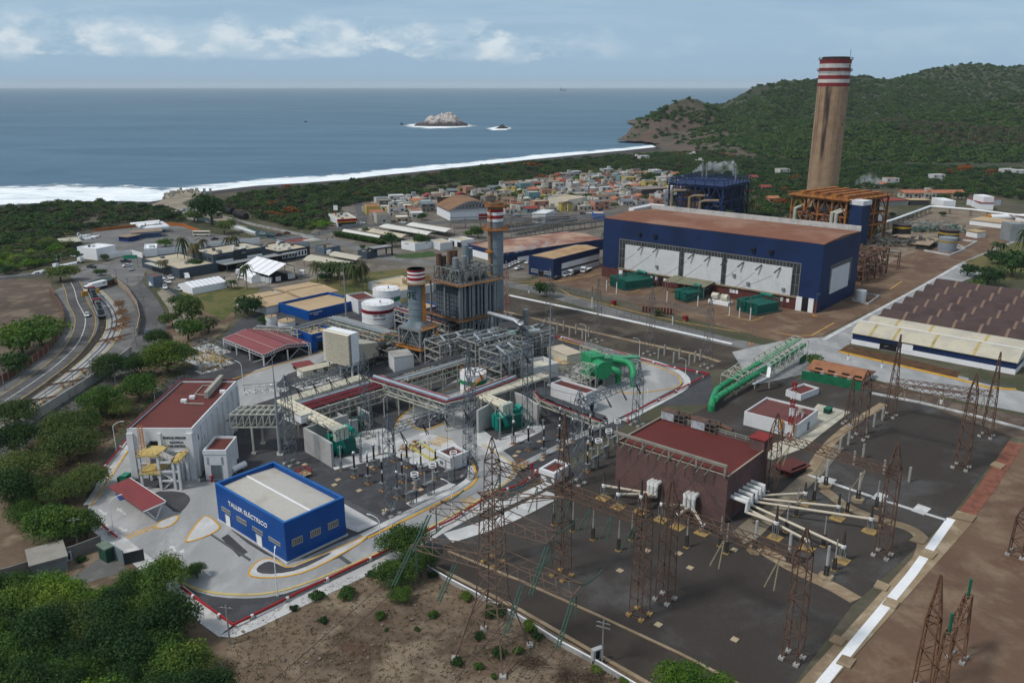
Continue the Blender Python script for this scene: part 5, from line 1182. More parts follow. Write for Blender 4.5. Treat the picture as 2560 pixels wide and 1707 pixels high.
for i in rn(n):
 zz=z0_+(z1-z0_)*i/n;d=(z1-z0_)/n;lou.add([(-.1,-.003,zz+d),(a+.1,-.003,zz+d),(a+.1,-1.3,zz+d*.55),(-.1,-1.3,zz+d*.55),(-.1,-.003,zz+d-.1),(a+.1,-.003,zz+d-.1),(a+.1,-1.3,zz+d*.3),(-.1,-1.3,zz+d*.3)],[(3,2,1,0),(4,5,6,7),(2,3,7,6),(0,3,7,4),(1,5,6,2)])
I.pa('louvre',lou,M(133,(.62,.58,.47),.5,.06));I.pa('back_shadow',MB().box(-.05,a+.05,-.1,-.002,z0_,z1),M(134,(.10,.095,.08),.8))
for x in(.4,a/2,a-.4):
 for y in(.3,b-.3):I.pa('leg',MB().bar((x,y,0),(x,y,z0_),.45),wh1)
I.pa('duct',MB().add([(a*.1,b,z0_),(a*.9,b,z0_),(a*.9,b,z1*.7),(a*.1,b,z1*.7),(a*.25,b+11,3),(a*.75,b+11,3),(a*.75,b+11,7.5),(a*.25,b+11,7.5)],[(0,1,2,3),(7,6,5,4),(0,4,5,1),(1,5,6,2),(2,6,7,3),(3,7,4,0)]),M(135,(.50,.47,.38),.6,.1,.2,corr=('Y',1.5),bump=1))
def blo(name,lb_,cat,p0,p1,p2,base,top,wallm,roofm,par=0,**k):
 h=HZ(base,top);bb=Bd(name,lb_,cat,p0,p1,p2,h);bb.shl(wallm,roofm,par=par,**k);return bb
q1=blo('turbine_enclosure','pale corrugated enclosure wall beside the front boiler','enclosure',(985,893),(1034,887),(1030,870),(985,932),893,wh1,ccr);q1.root.rotation_euler=(0,0,q1.ang)
q2=blo('container_office','long cream container with double doors under the intake house','container',(741,921),(757,930),(832,906),(757,950),930,crm,crf)
q2.pn('door','front',(743,927),(753,943),wh2,fr=crm);q2.pn('louvre','right',(780,925),(790,930),dk_,rel=(q2.b*.3,2.4,q2.b*.4,1));q2.pn('louvre','right',(780,925),(790,930),dk_,rel=(q2.b*.6,2.6,q2.b*.72,.6))
q3=blo('small_canopy','small maroon roofed canopy beside the long cream container','canopy',(732,908),(745,918),(775,904),(745,930),918,dk_,rsh,over=.4)
q4=blo('turbine_enclosure','white open-topped sound enclosure in front of the cream turbine hall block','enclosure',(1298,903),(1334,920),(1383,901),(1334,955),920,wh1,crf,par=2.2)
q4.pa('inner_box',MB().box(1.5,q4.a-1,1.5,q4.b-2,0,q4.h-.6),crm)
q5=blo('turbine_enclosure','large cream block enclosure with flat beige roof by the green condenser','enclosure',(1368,868),(1418,889),(1450,878),(1418,925),889,crm,M(136,(.50,.43,.33),.8,.1,.2))
q6=blo('turbine_enclosure','lower cream enclosure joined to the beige-roofed block','enclosure',(1383,897),(1395,911),(1418,900),(1395,930),911,crm,tnr)
q7=blo('small_enclosure','small beige cabin between the white enclosure and the maroon-roofed room','container',(1350,932),(1362,940),(1372,934),(1362,955),940,crm,tnr)
q8=blo('pipe_cover','maroon roofed shed beside the open-topped enclosure','shed',(1241,925),(1268,934),(1295,919),(1268,950),934,M(137,(.09,.09,.09),.8),rsh,over=.5)
for(p0,p1,p2,base,top,lb)in(((1010,915),(1015,935),(1073,905),(1015,955),935,'long low tan roofed cabin under the pipe rack in front of the boiler'),):
 blo('cabin',lb,'container',(1010,928),(1020,934),(1073,906),(1020,955),934,wh1,M(138,(.33,.25,.17),.8))
gm=thg('gas_turbine','dark machinery and pipes between the intake house and the front boiler','machinery',P(950,905),AX)
MB().cyl((-4,2,4),(5,2,4),2.0,14).mk('casing',M(139,(.04,.042,.042),.5),gm);jk(MB(),-8,9,-3,10,0,6,130,.22,12,sz=.7).mk('auxiliaries',M(140,(.24,.23,.20),.6,.4,.6),gm)
jk(MB(),-8,9,-3,10,3,8,12,.16,2,sz=.5).mk('yellow_fittings',org,gm)
PIPEM={'g':gv,'s':slv,'m':mrp,'w':lst,'c':M(141,(.60,.56,.44),.5,.1,.4),'b':M(142,(.34,.40,.47),.4,.1,.4),'n':green,'d':M(85,(.05,.055,.06))}
def rck(lb_,pts,zt,w,levels,pipes,colm=lst,step=6.0,gp_=None,name='pipe_rack',side=True,colz=0):
 """pts: photo pixels at height zt; pipes: list of (kind, offset across 0..1, level, radius)"""
 W_=[P(x,y,zt)for x,y in pts];r=thg(name,lb_,'pipe rack',(W_[0].x,W_[0].y,0),0,gp_);off=r.location
 fr=MB();cols=[]
 nrm=[]
 for i in rn(len(W_)):
  a_=W_[max(i-1,0)];b_=W_[min(i+1,len(W_)-1)];d=(b_-a_);d.z=0;d.normalize();nrm.append(V3((-d.y,d.x,0)))
 def at(i,t_,v):
  p=W_[i].lerp(W_[i+1],t_);q=nrm[i].lerp(nrm[i+1],t_)if len(W_)>2 else nrm[i];return p+q*(v-.5)*w
 for i in rn(len(W_)-1):
  L=(W_[i+1]-W_[i]).length;k=max(1,round(L/step))
  for lz in levels:
   for v in(0,1):fr.bar(at(i,0,v)-V3((0,0,lz)),at(i,1,v)-V3((0,0,lz)),.28)
  for j in rn(k+1):
   if j==k and i<len(W_)-2:continue
   t_=j/k
   for lz in levels:fr.bar(at(i,t_,0)-V3((0,0,lz)),at(i,t_,1)-V3((0,0,lz)),.25)
   for v in(0,1):p=at(i,t_,v);cols.append(p)
   if side and j<k:
    for v in(0,1):fr.bar(at(i,t_,v)-V3((0,0,levels[0])),at(i,t_+1/k,v)-V3((0,0,levels[-1])),.14)
    for q_ in rn(1,3):
     for v in(0,1):p=at(i,t_+q_/(3*k),v);fr.bar(p,p-V3((0,0,levels[-1])),.12)
 fr.mk('frame',colm,r,off=off)
 for p in cols:MB().bar((p.x,p.y,zt),(p.x,p.y,colz),.36).mk('column',colm,r,off=off)
 for kd,v,lz,rad in pipes:
  pt=[at(i,0,v)for i in rn(len(W_)-1)]+[at(len(W_)-2,1,v)];pt=[p+V3((0,0,rad+.15-lz))for p in pt]
  if kd=='d':
   mb=MB()
   for i in rn(len(pt)-1):mb.bar(pt[i],pt[i+1],rad*2,.15)
  else:mb=MB().tube(pt,rad,8)
  mb.mk('cable_tray' if kd=='d' else 'pipe',PIPEM[kd],r,off=off,smt=kd!='d')
 return r
rck('steel pipe rack running from the centre up to the rear boiler',[(975,950),(1163,896)],7.5,5.5,[0,1.6,3.2],[('s',.1,0,.32),('g',.25,0,.25),('g',.38,0,.25),('d',.6,0,.6),('d',.85,0,.6),('m',.2,1.6,.2),('n',.5,3.2,.35),('g',.8,3.2,.2)])
rck('steel pipe rack with one large pale pipe crossing the plant road',Q_(938,944,1123,1003,1180,985,1285,945),7.5,4.5,[0,1.7,2.6],[('m',.15,0,.22),('b',.4,0,.45),('m',.8,0,.2),('d',.5,1.7,1.2),('g',.2,1.7,.3)])
rck('pipe rack carrying dark red pipes behind the left transformer walls',[(752,1020),(945,962)],6.5,7.5,[0,1.8,3.4],[('m',.15,0,.28),('m',.3,0,.28),('m',.5,0,.28),('m',.62,0,.28),('s',.8,0,.3),('g',.95,0,.25),('d',.3,1.8,1.2),('d',.7,1.8,1.2),('m',.4,3.4,.25)])
rck('grey pipe rack from the water tanks towards the turbine area',[(830,795),(975,835)],7.0,6,[0,1.7,3.4],[('g',.2,0,.3),('g',.35,0,.3),('s',.55,0,.3),('g',.75,0,.25),('n',.5,1.7,.3),('g',.2,1.7,.25)])
rck('truss pipe bridge between the blue chemical building and the rack',[(735,822),(818,798)],7.0,3,[0,1.8],[('g',.3,0,.25),('g',.7,0,.2)],step=9)
rck('pipe rack alongside the red open shed with pale steel posts',[(640,818),(730,822)],5.5,4,[0,1.8],[('g',.3,0,.2),('s',.7,0,.2)],step=5)
rck('pipe rack beside the front boiler running to the rear boiler legs',[(1000,770),(1135,812)],8.0,5,[0,2,4],[('m',.1,0,.3),('g',.3,0,.3),('d',.6,0,1.0),('g',.85,0,.3),('m',.5,2,.25)],step=6)
rck('low pipe rack with red edged trays along the right transformer yard',Q_(1345,978,1360,998,1420,1020,1510,1053),5.0,2.6,[0,1.4],[('m',.02,0,.2),('m',.98,0,.2),('d',.5,.1,1.0),('d',.5,1.4,1.0)],step=7)
rck('long dark green and grey pipe rack beside the green cooling line',[(1462,860),(1590,905)],5.0,4,[0,1.6],[('g',.2,0,.2),('g',.5,0,.2),('g',.8,0,.2),('w',.5,1.6,.2)],step=5)
for i,(pts,zt,w,lb)in enm((([(1080,855),(1190,830)],11,8,'tall grey pipe structure left of the rear boiler legs'),([(1165,850),(1265,826)],12,9,'tall grey multi-level pipe structure right of the rear boiler'),([(1225,880),(1305,856)],12,9,'tall grey pipe structure nearest the white enclosures'),([(1285,838),(1365,815)],9,7,'grey pipe structure below the silencer post by the middle yard'))):
 rr_=RR(i);lv=[0,2.6,5.2,7.8];lv=[q for q in lv if q<zt-1]
 pp=[('gswgdg'[rr_.randrange(6)],rr_.random(),rr_.choice(lv),rr_.uniform(.15,.32))for _ in rn(12)]
 rk=rck(lb,pts,zt,w,lv,pp,colm=M(143,(.36,.37,.35),.6,.15,.4),step=5)
 A_,B__=P(*pts[0],zt),P(*pts[1],zt);L=(B__-A_).length;an=atan2(B__.y-A_.y,B__.x-A_.x)
 j=jk(MB(),0,L,-w/2,w/2,.5,zt+1.0,150,.22,i+20,sz=.6).mk('machinery',M(144,(.17,.175,.17),.55,.45,.5),rk);j.rotation_euler=(0,0,an)
 for q in rn(2):
  x_=L*(.2+.35*q);MB().tube([(x_,-w/2-.8,1),(x_,-w/2-.8,zt-1),(x_,0,zt+1.2),(x_+L*.15,0,zt+1.2)],.3,8).mk('large_pipe',slv,rk,smt=True).rotation_euler=(0,0,an)
bp_=thg('steam_pipe','large silver steam pipe crossing above the pipe structures from the rear boiler','pipe',P(1220,800));q=[P(1222,783,15),P(1285,800,15),P(1302,806,15),P(1306,820,11),P(1322,830,11),P(1348,826,11)]
MB().tube(q,.75,10).mk('pipe',slv,bp_,off=bp_.location,smt=True)
vt_=thg('vent_silencer','upright grey silencer post standing above the pipe structure','silencer',P(1314,850));zt_=HZ((1314,850),773);MB().cyl((0,0,zt_-5),(0,0,zt_),1.0,14).mk('silencer',gv,vt_);MB().bar((-.6,0,0),(-.6,0,zt_-5),.3).bar((.6,0,0),(.6,0,zt_-5),.3).bar((-.6,0,zt_*.5),(.6,0,zt_*.5),.25).bar((-.6,0,zt_-5),(.6,0,zt_-5),.3).mk('frame',gv,vt_)
td=thg('deaerator_tank','small sea-green tank high in the pipe structure','tank',P(1293,880));MB().cyl((-3,0,6.5),(3,0,6.5),1.1,14).mk('shell',M(145,(.10,.35,.27),.5),td);MB().bar((-2,0,0),(-2,0,5.4),.4).bar((2,0,0),(2,0,5.4),.4).bar((-2,0,5.3),(2,0,5.3),.3).mk('stand',gv,td)
def skid(lb_,px,dims,m1,seed,ang=AX,n=40,name='equipment_skid'):
 o=thg(name,lb_,'equipment',P(*px),ang);L,Wd,Hh=dims
 jk(MB(),0,L,0,Wd,0,Hh,n,.11,seed,sz=.4).mk('pipework',m1,o);f=MB();sfr(f,L,Wd,[Hh],max(1,int(L/3)),1,.12);f.mk('frame',gv,o);MB().box(-.3,L+.3,-.3,Wd+.3,0,.1).mk('pad',wcn,o)
skid('yellow gas valves and pipes on the concrete pad left of the rose-red shed',(520,925),(9,16,1.6),M(146,(.50,.33,.10),.6,.4,.7),3,n=90)
skid('grey pipes and yellow walkway next to the road end of the rose-red shed',(535,890),(6,14,2.2),M(147,(.25,.25,.22),.6,.4,.7),4,n=50)
skid('row of white coolers and pipes beside the control building',(612,988),(12,3,2.0),wh2,5,ang=0.3,n=30)
skid('tan compressors crowded on the plinth behind the yellow gas valves',(505,935),(7,4,1.6),M(148,(.26,.20,.13),.7,.3,.7),6,n=30)
skid('small valves and ducts between the bus ducts and the pipe racks',(760,975),(14,6,2.2),M(147,(0,0,0)),7,n=60)
skid('grey equipment under the bus ducts by the left fire wall',(745,1062),(8,9,2.5),M(147,(0,0,0)),8,n=50)
skid('pumps and valves beneath the open truss near the maroon-roofed room',(1440,955),(10,10,3.0),M(147,(0,0,0)),9,n=70)
skid('valves and pipes beside the middle green-banded tank',(1240,950),(12,8,2.4),M(147,(0,0,0)),10,n=60)
def bus(lb_,pts,z,endz,sp_=1.25,r=.52):
 W_=[P(x,y,z)for x,y in pts];o=thg('bus_duct',lb_,'duct',(W_[0].x,W_[0].y,0));off=o.location
 for k in(-1,0,1):
  line=[]
  for i in rn(len(W_)):
   if i==0:d=W_[1]-W_[0];n_=V3((-d.y,d.x,0)).normalized()*sp_*k
   elif i==len(W_)-1:d=W_[-1]-W_[-2];n_=V3((-d.y,d.x,0)).normalized()*sp_*k
   else:
    d1=(W_[i]-W_[i-1]).normalized();d2=(W_[i+1]-W_[i]).normalized();n1=V3((-d1.y,d1.x,0));n2=V3((-d2.y,d2.x,0));s_=(n1+n2);n_=s_.normalized()*sp_*k/max(.3,s_.normalized().dot(n1))
   line.append(W_[i]+n_)
  MB().tube(line,r,12).mk('duct',PIPEM['c'],o,off=off,smt=True)
  if endz is not None:
   e=line[-1];d=(line[-1]-line[-2]).normalized();MB().cbox((e.x+d.x*.5,e.y+d.y*.5,endz),1.3,1.0,z-endz+.6,atan2(d.y,d.x)).mk('end_box',M(149,(.50,.56,.47),.5),o,off=off)
  bands=MB();
  for i in rn(len(line)-1):
   L=(line[i+1]-line[i]).length;m_=int(L/3)
   for j in rn(1,m_):
    p=line[i].lerp(line[i+1],j/m_);d=(line[i+1]-line[i]).normalized();bands.cyl(p-d*.06,p+d*.06,r+.07,12)
  bands.mk('clamp',M(150,(.16,.17,.16),.5),o,off=off)
 sup=MB()
 for i in rn(len(W_)-1):
  L=(W_[i+1]-W_[i]).length;m_=max(1,int(L/7));d=(W_[i+1]-W_[i]).normalized();n_=V3((-d.y,d.x,0))
  for j in rn(m_+1):
   p=W_[i].lerp(W_[i+1],(j+.3)/(m_+.6));sup.bar(p-n_*2-V3((0,0,.7)),p+n_*2-V3((0,0,.7)),.25)
   for s_ in(-1.8,1.8):sup.bar(p+n_*s_-V3((0,0,.7)),(p.x+n_.x*s_,p.y+n_.y*s_,0),.25)
 sup.mk('support',lst,o,off=off)
 return o
bus('three parallel cream bus ducts bending down to the left transformer',Q_(910,942,712,1004,848,1072),7.0,4.5)
bus('three parallel cream bus ducts bending down to the right transformer',Q_(1362,938,1205,990,1262,1012),7.0,4.5)
MBj=Bd('junction_box','cream junction box on the left bus ducts','box',(735,1032),(752,1040),(775,1028),8.0,z0=6.0);MBj.shl(wh2,crm,par=0)
def wsg(name,lb_,pts,h,t,mat,cat='wall',px=True,coping=None,posts=None,gp_=None):
 W_=[P(*p)for p in pts];o=thg(name,lb_,cat,W_[0],0,gp_);mb=MB();cp_=MB();ps=MB()
 for a_,b_ in zip(W_[:-1],W_[1:]):
  d=(b_-a_).normalized();n=V3((-d.y,d.x,0))*t/2;mb.prs([(a_-n)[:2],(b_-n)[:2],(b_+n)[:2],(a_+n)[:2]],0,h)
  if coping:cp_.prs([(a_-n*1.5)[:2],(b_-n*1.5)[:2],(b_+n*1.5)[:2],(a_+n*1.5)[:2]],h,h+.15)
  if posts:
   L=(b_-a_).length;k=max(1,round(L/posts[0]))
   for j in rn(k+1):p=a_.lerp(b_,j/k);ps.cbox((p.x,p.y,0),t+.14,t+.14,h+.06,atan2(d.y,d.x))
 mb.mk('wall',mat,o,off=W_[0])
 if coping:cp_.mk('coping',coping,o,off=W_[0])
 if posts:ps.mk('posts',posts[1],o,off=W_[0])
 return o
fw=M(151,(.40,.40,.39),.9,.15,.3,streak=.15)
def hw(base,top):return HZ(base,top)
wsg('fire_wall','stepped concrete fire wall left of the left green transformer',Q_(765,1128,800,1148,833,1169),6.2,.6,fw)
wsg('fire_wall','concrete fire wall behind the left green transformer',[(765,1128),(873,1092)],6.2,.6,fw)
wsg('fire_wall','low concrete wall pair behind the small grey transformer',Q_(835,1062,880,1090,895,1085),4.2,.5,fw);wsg('fire_wall','far concrete wall near the small grey transformer',[(895,1052),(925,1070)],4.2,.5,fw)
wsg('fire_wall','concrete fire wall left of the right green transformer',[(1194,1082),(1229,1062)],6.2,.6,fw);wsg('fire_wall','long concrete fire wall behind the right green transformer',Q_(1229,1040,1272,1025,1310,1042,1345,1065),6.0,.6,fw)
def tfm(lb_,p0,p1,p2,h,mt,bush=True,rad_front=True,name='power_transformer',bh=4.6):
 b=Bd(name,lb_,'transformer',p0,p1,p2,0,h=h);a,bb=b.a,b.b
 b.pa('tank',MB().box(1.3,a-1.3,1.5,bb-1.3,.5,h*.7),M(152,(.01,.11,.085),.6))  # body darker than the radiators, shade of the gaps put into its colour
 b.pa('base',MB().box(.4,a-.4,.4,bb-.4,.05,.5),M(153,(.05,.08,.07),.7))
 for(x0,x1,y0,y1)in((.9,a*.42,-.3,.7),(a*.55,a-.9,-.3,.7))if rad_front else():
  r=MB();k=9
  for i in rn(k):x=x0+(x1-x0)*i/(k-1);r.box(x-.07,x+.07,y0,y1,.8,h*.85)
  r.box(x0,x1,y0+.35,y0+.6,h*.80,h*.84).box(x0,x1,y0+.35,y0+.6,.9,1.0);b.pa('radiator',r,mt)
 for(y0,y1)in((.9,bb*.45),(bb*.55,bb-.9)):
  r=MB();k=8
  for i in rn(k):y=y0+(y1-y0)*i/(k-1);r.box(-.2,.75,y-.07,y+.07,.8,h*.85)
  r.box(.1,.35,y0,y1,h*.80,h*.84).box(.1,.35,y0,y1,.9,1.0);b.pa('radiator',r,mt)
 b.pa('conservator',MB().cyl((a*.25,bb*.75,h+.6),(a*.25+a*.5,bb*.75,h+.6),.62,14),mt)
 f=MB()
 for x in(.35,.65):f.bar((a*x,bb*.75,h*.78),(a*x,bb*.75,h),.2)
 for i in rn(7):f.bar((.6+i*(a-1.2)/6,.3,h*.9),(.6+i*(a-1.2)/6,bb-.3,h*.9),.12)
 f.bar((.6,.3,h*.9),(a-.6,.3,h*.9),.14).bar((.6,bb-.3,h*.9),(a-.6,bb-.3,h*.9),.14);
 for x in(.6,a-.6):
  for y in(.3,bb-.3):f.bar((x,y,.4),(x,y,h*.9),.14)
 b.pa('pipe_frame',f,mt)
 if bush:
  for i in rn(3):
   x=a*(.22+.28*i);y=bb*.25;tl=(i-1)*.35
   p=V3((x,y,h*.78));q=p+V3((tl*1.2,-.9,1.0));e=q+V3((tl*2.2,-.8,1)).normalized()*bh
   b.pa('turret',MB().cyl((x,y+.1,h*.4),q,.62,12).cyl(q,q+(e-q)*.08,.75,12),mt)
   k=12;bsh=MB()
   for j in rn(k):bsh.cyl(q+(e-q)*(.08+.9*j/k),q+(e-q)*(.08+.9*(j+.6)/k),.26-.008*j,10,.19-.008*j)
   b.pa('bushing',bsh.cyl(q,e,.14,8),M(154,(.33,.32,.31),.35))
 return b
tfm('bright teal power transformer inside the left fire walls',(815,1122),(852,1148),(905,1128),5.0,teal)
tfm('teal power transformer inside the right fire walls',(1228,1070),(1250,1088),(1312,1060),5.0,M(155,(.01,.25,.20),.45,.15,.6))
tfm('small weathered grey-green transformer behind the left fire walls',(876,1068),(892,1082),(918,1068),3.2,M(156,(.07,.13,.13),.6,.2),bush=False)
for p0,p1,p2,lb in(((1523,715),(1562,729),(1608,706),'left'),((1684,748),(1716,758),(1750,742),'middle'),((1838,776),(1892,792),(1932,772),'right')):
 tfm('weathered green transformer in front of the turbine hall, %s of three'%{'left':'leftmost','middle':'the middle one','right':'the rightmost'}[lb],p0,p1,p2,5.6 if lb!='middle' else 5.0,tdl,bush=False)
ct_=thg('cooling_tank_pair','two cream cylindrical vessels on a white plinth by the turbine hall','tank',P(1770,757),AX);MB().box(0,4,-9,0,0,1.5).mk('plinth',wh2,ct_)
for i in(0,1):MB().cyl((2,-7.8+4.2*i,2.9),(2,-5+4.2*i,2.9),1.4,16).mk('vessel',crm,ct_,smt=True)
wt_=thg('small_water_tank','white upright tank in a low bund beside the right side of the turbine hall','tank',P(2151,752));zz=HZ((2151,752),726);MB().lth((0,0,.1),[(2.0,0),(2.0,zz),(.1,zz+.3)],24).mk('shell',wh1,wt_,smt=True)
bd=MB();bq=[P(x,y)for x,y in Q_(2130,752,2170,762,2198,742,2160,735)]
for i in rn(4):bd.bar(bq[i]+V3((0,0,.4)),bq[(i+1)%4]+V3((0,0,.4)),.35,.8)
bd.mk('bund_wall',wcn,wt_,off=wt_.location)
def pob(lb_,pts,r,mat,name='cooling_pipe',cat='pipe',n=14,flanges=True,parent=None):
 o=parent or thg(name,lb_,cat,(pts[0].x,pts[0].y,0));MB().tube(pts,r,n).mk('pipe',mat,o,off=o.location,smt=True)
 if flanges:
  f=MB()
  for i in rn(len(pts)-1):
   L=(pts[i+1]-pts[i]).length
   if L>4:p=pts[i].lerp(pts[i+1],.5);d=(pts[i+1]-pts[i]).normalized();f.cyl(p-d*.12,p+d*.12,r*1.12,n)
  if f.v:f.mk('flange',gdk,o,off=o.location)
 return o
zP=HZ((1583,972),922)
def arc(a_,b_,c_,n=6):return[a_.lerp(b_,t_/n).lerp(b_.lerp(c_,t_/n),t_/n)for t_ in rn(n+1)]
A_=P(1500,892,zP);B__=P(1560,903,zP);Cc=P(1585,909,zP);Gd=P(1582,966,0)
pob('big green cooling pipe that bends down to the ground by the loop road',[A_,B__]+arc(P(1562,903.5,zP),P(1586,909,zP),V3((Gd.x,Gd.y,zP-3.2)))+[V3((Gd.x,Gd.y,0))],.95,green)
cd=Bd('condenser','large green condenser casing with ducts beside the beige-roofed block','condenser',(1453,880),(1478,894),(1502,884),9);cd.z0=2.5
cd.pa('casing',MB().box(0,cd.a,0,cd.b,2.5,9),green);cd.pa('water_box',MB().cyl((cd.a,2,6),(cd.a+3.5,2,6),2.4,18).cyl((cd.a+3.5,2,6),(cd.a+4.2,2,6),2.7,18),green)
cd.pa('exhaust_duct',MB().add([(0,cd.b,3.5),(cd.a*.6,cd.b,3.5),(cd.a*.6,cd.b,7.5),(0,cd.b,7.5),(0,cd.b+15,3.5),(2.5,cd.b+15,3.5),(2.5,cd.b+15,5.5),(0,cd.b+15,5.5)],[(0,1,2,3),(7,6,5,4),(0,4,5,1),(1,5,6,2),(2,6,7,3),(3,7,4,0)]),M(157,(.08,.30,.17),.5,.15))
cd.pa('leg',sfr(MB(),cd.a,cd.b,[2.4],2,2,.4,brace=False),lst);rl_=MB();rail(rl_,[(0,0,9),(cd.a,0,9),(cd.a,cd.b,9),(0,cd.b,9)],1.1,2,.07);cd.pa('railing',rl_,green)
for o_,(x0,y0),(x1,y1),bt,rr_ in((0,(1463,896),(1488,903),(1488,960),.75),(1,(1500,915),(1553,928),(1545,960),.9)):
 zz=6.0 if o_==0 else 5.0;e=P(*bt)if o_ else P(1490,935);pob(('green curved pipe dropping beside the small truss','lower green cooling pipe hidden behind the white truss')[o_],[P(x0,y0,zz)]+arc(P(x0,y0,zz).lerp(P(x1,y1,zz),.6),P(x1,y1,zz),V3((e.x,e.y,zz-2.5)))+[V3((e.x,e.y,0))],rr_,green)
def trx(lb_,c4,zt,hgt,nseg,w=.2,mat=lst,name='pipe_truss',legs=True,legz=0):
 q0,q1,q2,q3=[P(x,y,zt)for x,y in c4];o=thg(name,lb_,'truss',(q0.x,q0.y,0));mb=MB();lo=V3((0,0,-hgt));off=o.location
 def L(u,v):return q0.lerp(q1,u).lerp(q3.lerp(q2,u),v)
 for v in(0,1):
  for d in(V3(),lo):mb.bar(L(0,v)+d,L(1,v)+d,w)
 for i in rn(nseg+1):
  u=i/nseg;mb.bar(L(u,0),L(u,1),w*.8).bar(L(u,0)+lo,L(u,1)+lo,w*.8)
  for v in(0,1):mb.bar(L(u,v),L(u,v)+lo,w*.8)
  if i<nseg:
   u2=(i+1)/nseg;mb.bar(L(u,0),L(u2,1),w*.6).bar(L(u,1),L(u2,0),w*.5)
   for v in(0,1):mb.bar(L(u if i%2 else u2,v)+lo,L(u2 if i%2 else u,v),w*.6)
 mb.mk('truss',mat,o,off=off)
 if legs:
  for u in(0,1):
   for v in(0,1):p=L(u,v)+lo;MB().bar(p,(p.x,p.y,legz),w*1.6).mk('leg',mat,o,off=off)
 return o
trx('white truss frame carrying the big green pipe by the loop road',Q_(1497,894,1556,910,1562,903,1505,888),zP-1.3,4.5,4)
trx('narrow pale truss tower between the green pipes and the silver pipe',Q_(1432,917,1468,924,1490,911,1455,905),8.0,4.0,2)
zA,zB=4.6,6.4
b1=trx('pale low truss frame over the lower end of the green pipe line',Q_(1803,936,1850,905,1888,921,1843,949),zA,3.6,3)
b2=trx('long pale lattice bridge carrying green pipes towards the concrete road',Q_(1884,893,1988,838,2022,851,1928,912),zB+1.0,4.0,8)
for k,(s0,s1_,e1_,e2_)in enm((((1780,985),(1808,962),(1885,915),(1985,852)),((1800,992),(1830,970),(1910,923),(2010,862)))):
 zz=2.6;p0_=P(*s0,0)if k else P(1778,1027,0)
 pts=([V3((P(1778,1027).x,P(1778,1027).y,0)),V3((P(1778,1027).x,P(1778,1027).y,1.8))]+arc(V3((P(1778,1027).x,P(1778,1027).y,1.8)),P(1779,1000,zz),P(1790,976,zz),5))if k==0 else[P(1786,1000,zz),P(1800,988,zz)]
 pts+=[P(*s1_,zz),P(*e1_,zz+.8),P(*e2_,zz+2.0)]
 pob('green cooling pipe of the right pipe line, %s'%('the one that turns down into the gravel' if k==0 else 'the nearer straight one'),pts,.85,green)
pob('thin green pipe entering the lattice bridge',[P(1880,918,5.5),P(1918,900,6),P(2000,848,6.5)],.4,green)
wt2=thg('silver_duct','angular silver cable duct dropping beside the green pipe bridge','duct',P(1900,960));MB().bar(P(1882,961,2.5),P(1920,943,4),1.0,.3).bar(P(1920,943,4),P(1924,918,6.5),1.0,.4).bar(P(1924,918,6.5),P(1918,910,6.8),1.0,.4).mk('duct',slv,wt2,off=wt2.location);MB().bar(P(1886,972),P(1886,972)+V3((0,0,2)),.25).bar(P(1922,965),P(1922,965)+V3((0,0,3.8)),.25).mk('leg',lst,wt2,off=wt2.location)
def fim(lb_,pts,z=.75,r=.22,step=9):
 W_=[P(x,y,z)for x,y in pts];o=thg('fire_main',lb_,'pipe',(W_[0].x,W_[0].y,0));MB().tube(W_,r,8).mk('pipe',rdp,o,off=o.location,smt=True);s_=MB()
 for i in rn(len(W_)-1):
  L=(W_[i+1]-W_[i]).length;k=max(1,round(L/step))
  for j in rn(k):
   p=W_[i].lerp(W_[i+1],(j+.5)/k);MB().cbox((p.x,p.y,.02),.7,.7,.6,AX).mk('saddle',ccr,o,off=o.location);d=(W_[i+1]-W_[i]).normalized();s_.cyl(p-d*.25,p+d*.25,r+.04,8)
 s_.mk('clamp',wh1,o,off=o.location)
fim('red fire main that turns at the bottom corner of the plant',Q_(452,1466,583,1561,760,1473,975,1371,1130,1297,1235,1232));fim('red fire main left of the control building',Q_(243,1190,282,1140,318,1095));fim('short red fire main near the gate',[(225,1287),(292,1341)],step=6)
fim('red fire main round the right loop road',Q_(1368,836,1440,852,1560,884,1660,913,1772,934,1672,986,1566,1037,1572,1056));fim('red fire main crossing the gravel between the two white kiosks',Q_(1235,1232,1300,1210,1345,1180,1335,1172),step=7)
z=HZ((1981,590),487)
O1=Bd('old_boiler','rusty orange open steel boiler house behind the turbine hall, below the tall chimney','boiler',(1981.6,487),(2118,503),(2158,482),z);a,b,h=O1.a,O1.b,O1.h
O1.pa('frame',sfr(MB(),a,b,[h*.35,h*.62,h*.97],4,3,.9),rso);O1.pa('roof_deck',MB().box(-2,a+2,-2,b+1,h,h+.6),rso)
mb=MB();rail(mb,[(-2,-2,h+.6),(a+2,-2,h+.6),(a+2,b,h+.6)],1.8,5,.25)
for i in rn(5):mb.box(a*.2*i+2,a*.2*i+5,3,b-3,h+.6,h+2.4)
O1.pa('roof_beams',mb,rso)
O1.pa('drum_casing',MB().box(a*.22,a*.72,b*.2,b*.8,h*.48,h*.82),M(158,(.38,.36,.33),.6,.3,.2,streak=.5));O1.pa('inner_casing',MB().box(a*.1,a*.9,b*.4,b*.95,2,h*.9),M(159,(.06,.045,.04),.8,.4,.1))
O1.pa('pipework',jk(MB(),1,a-1,-2,b*.5,3,h*.7,170,.8,31),M(160,(.17,.095,.07),.8,.5,.3));
for x in(.78,.86,.1):O1.pa('large_pipe',MB().tube([(a*x,-1,2),(a*x,-1,h*.7),(a*(x+.1),2,h*.78)],1.0,10),lst)
O1.pa('stair_tower',MB().box(a+1.5,a+9,1,9,0,h*.93),navy);O1.pa('stair_tower_top',MB().box(a+1.2,a+9.3,.7,9.3,h*.93,h*1.03),wh1)
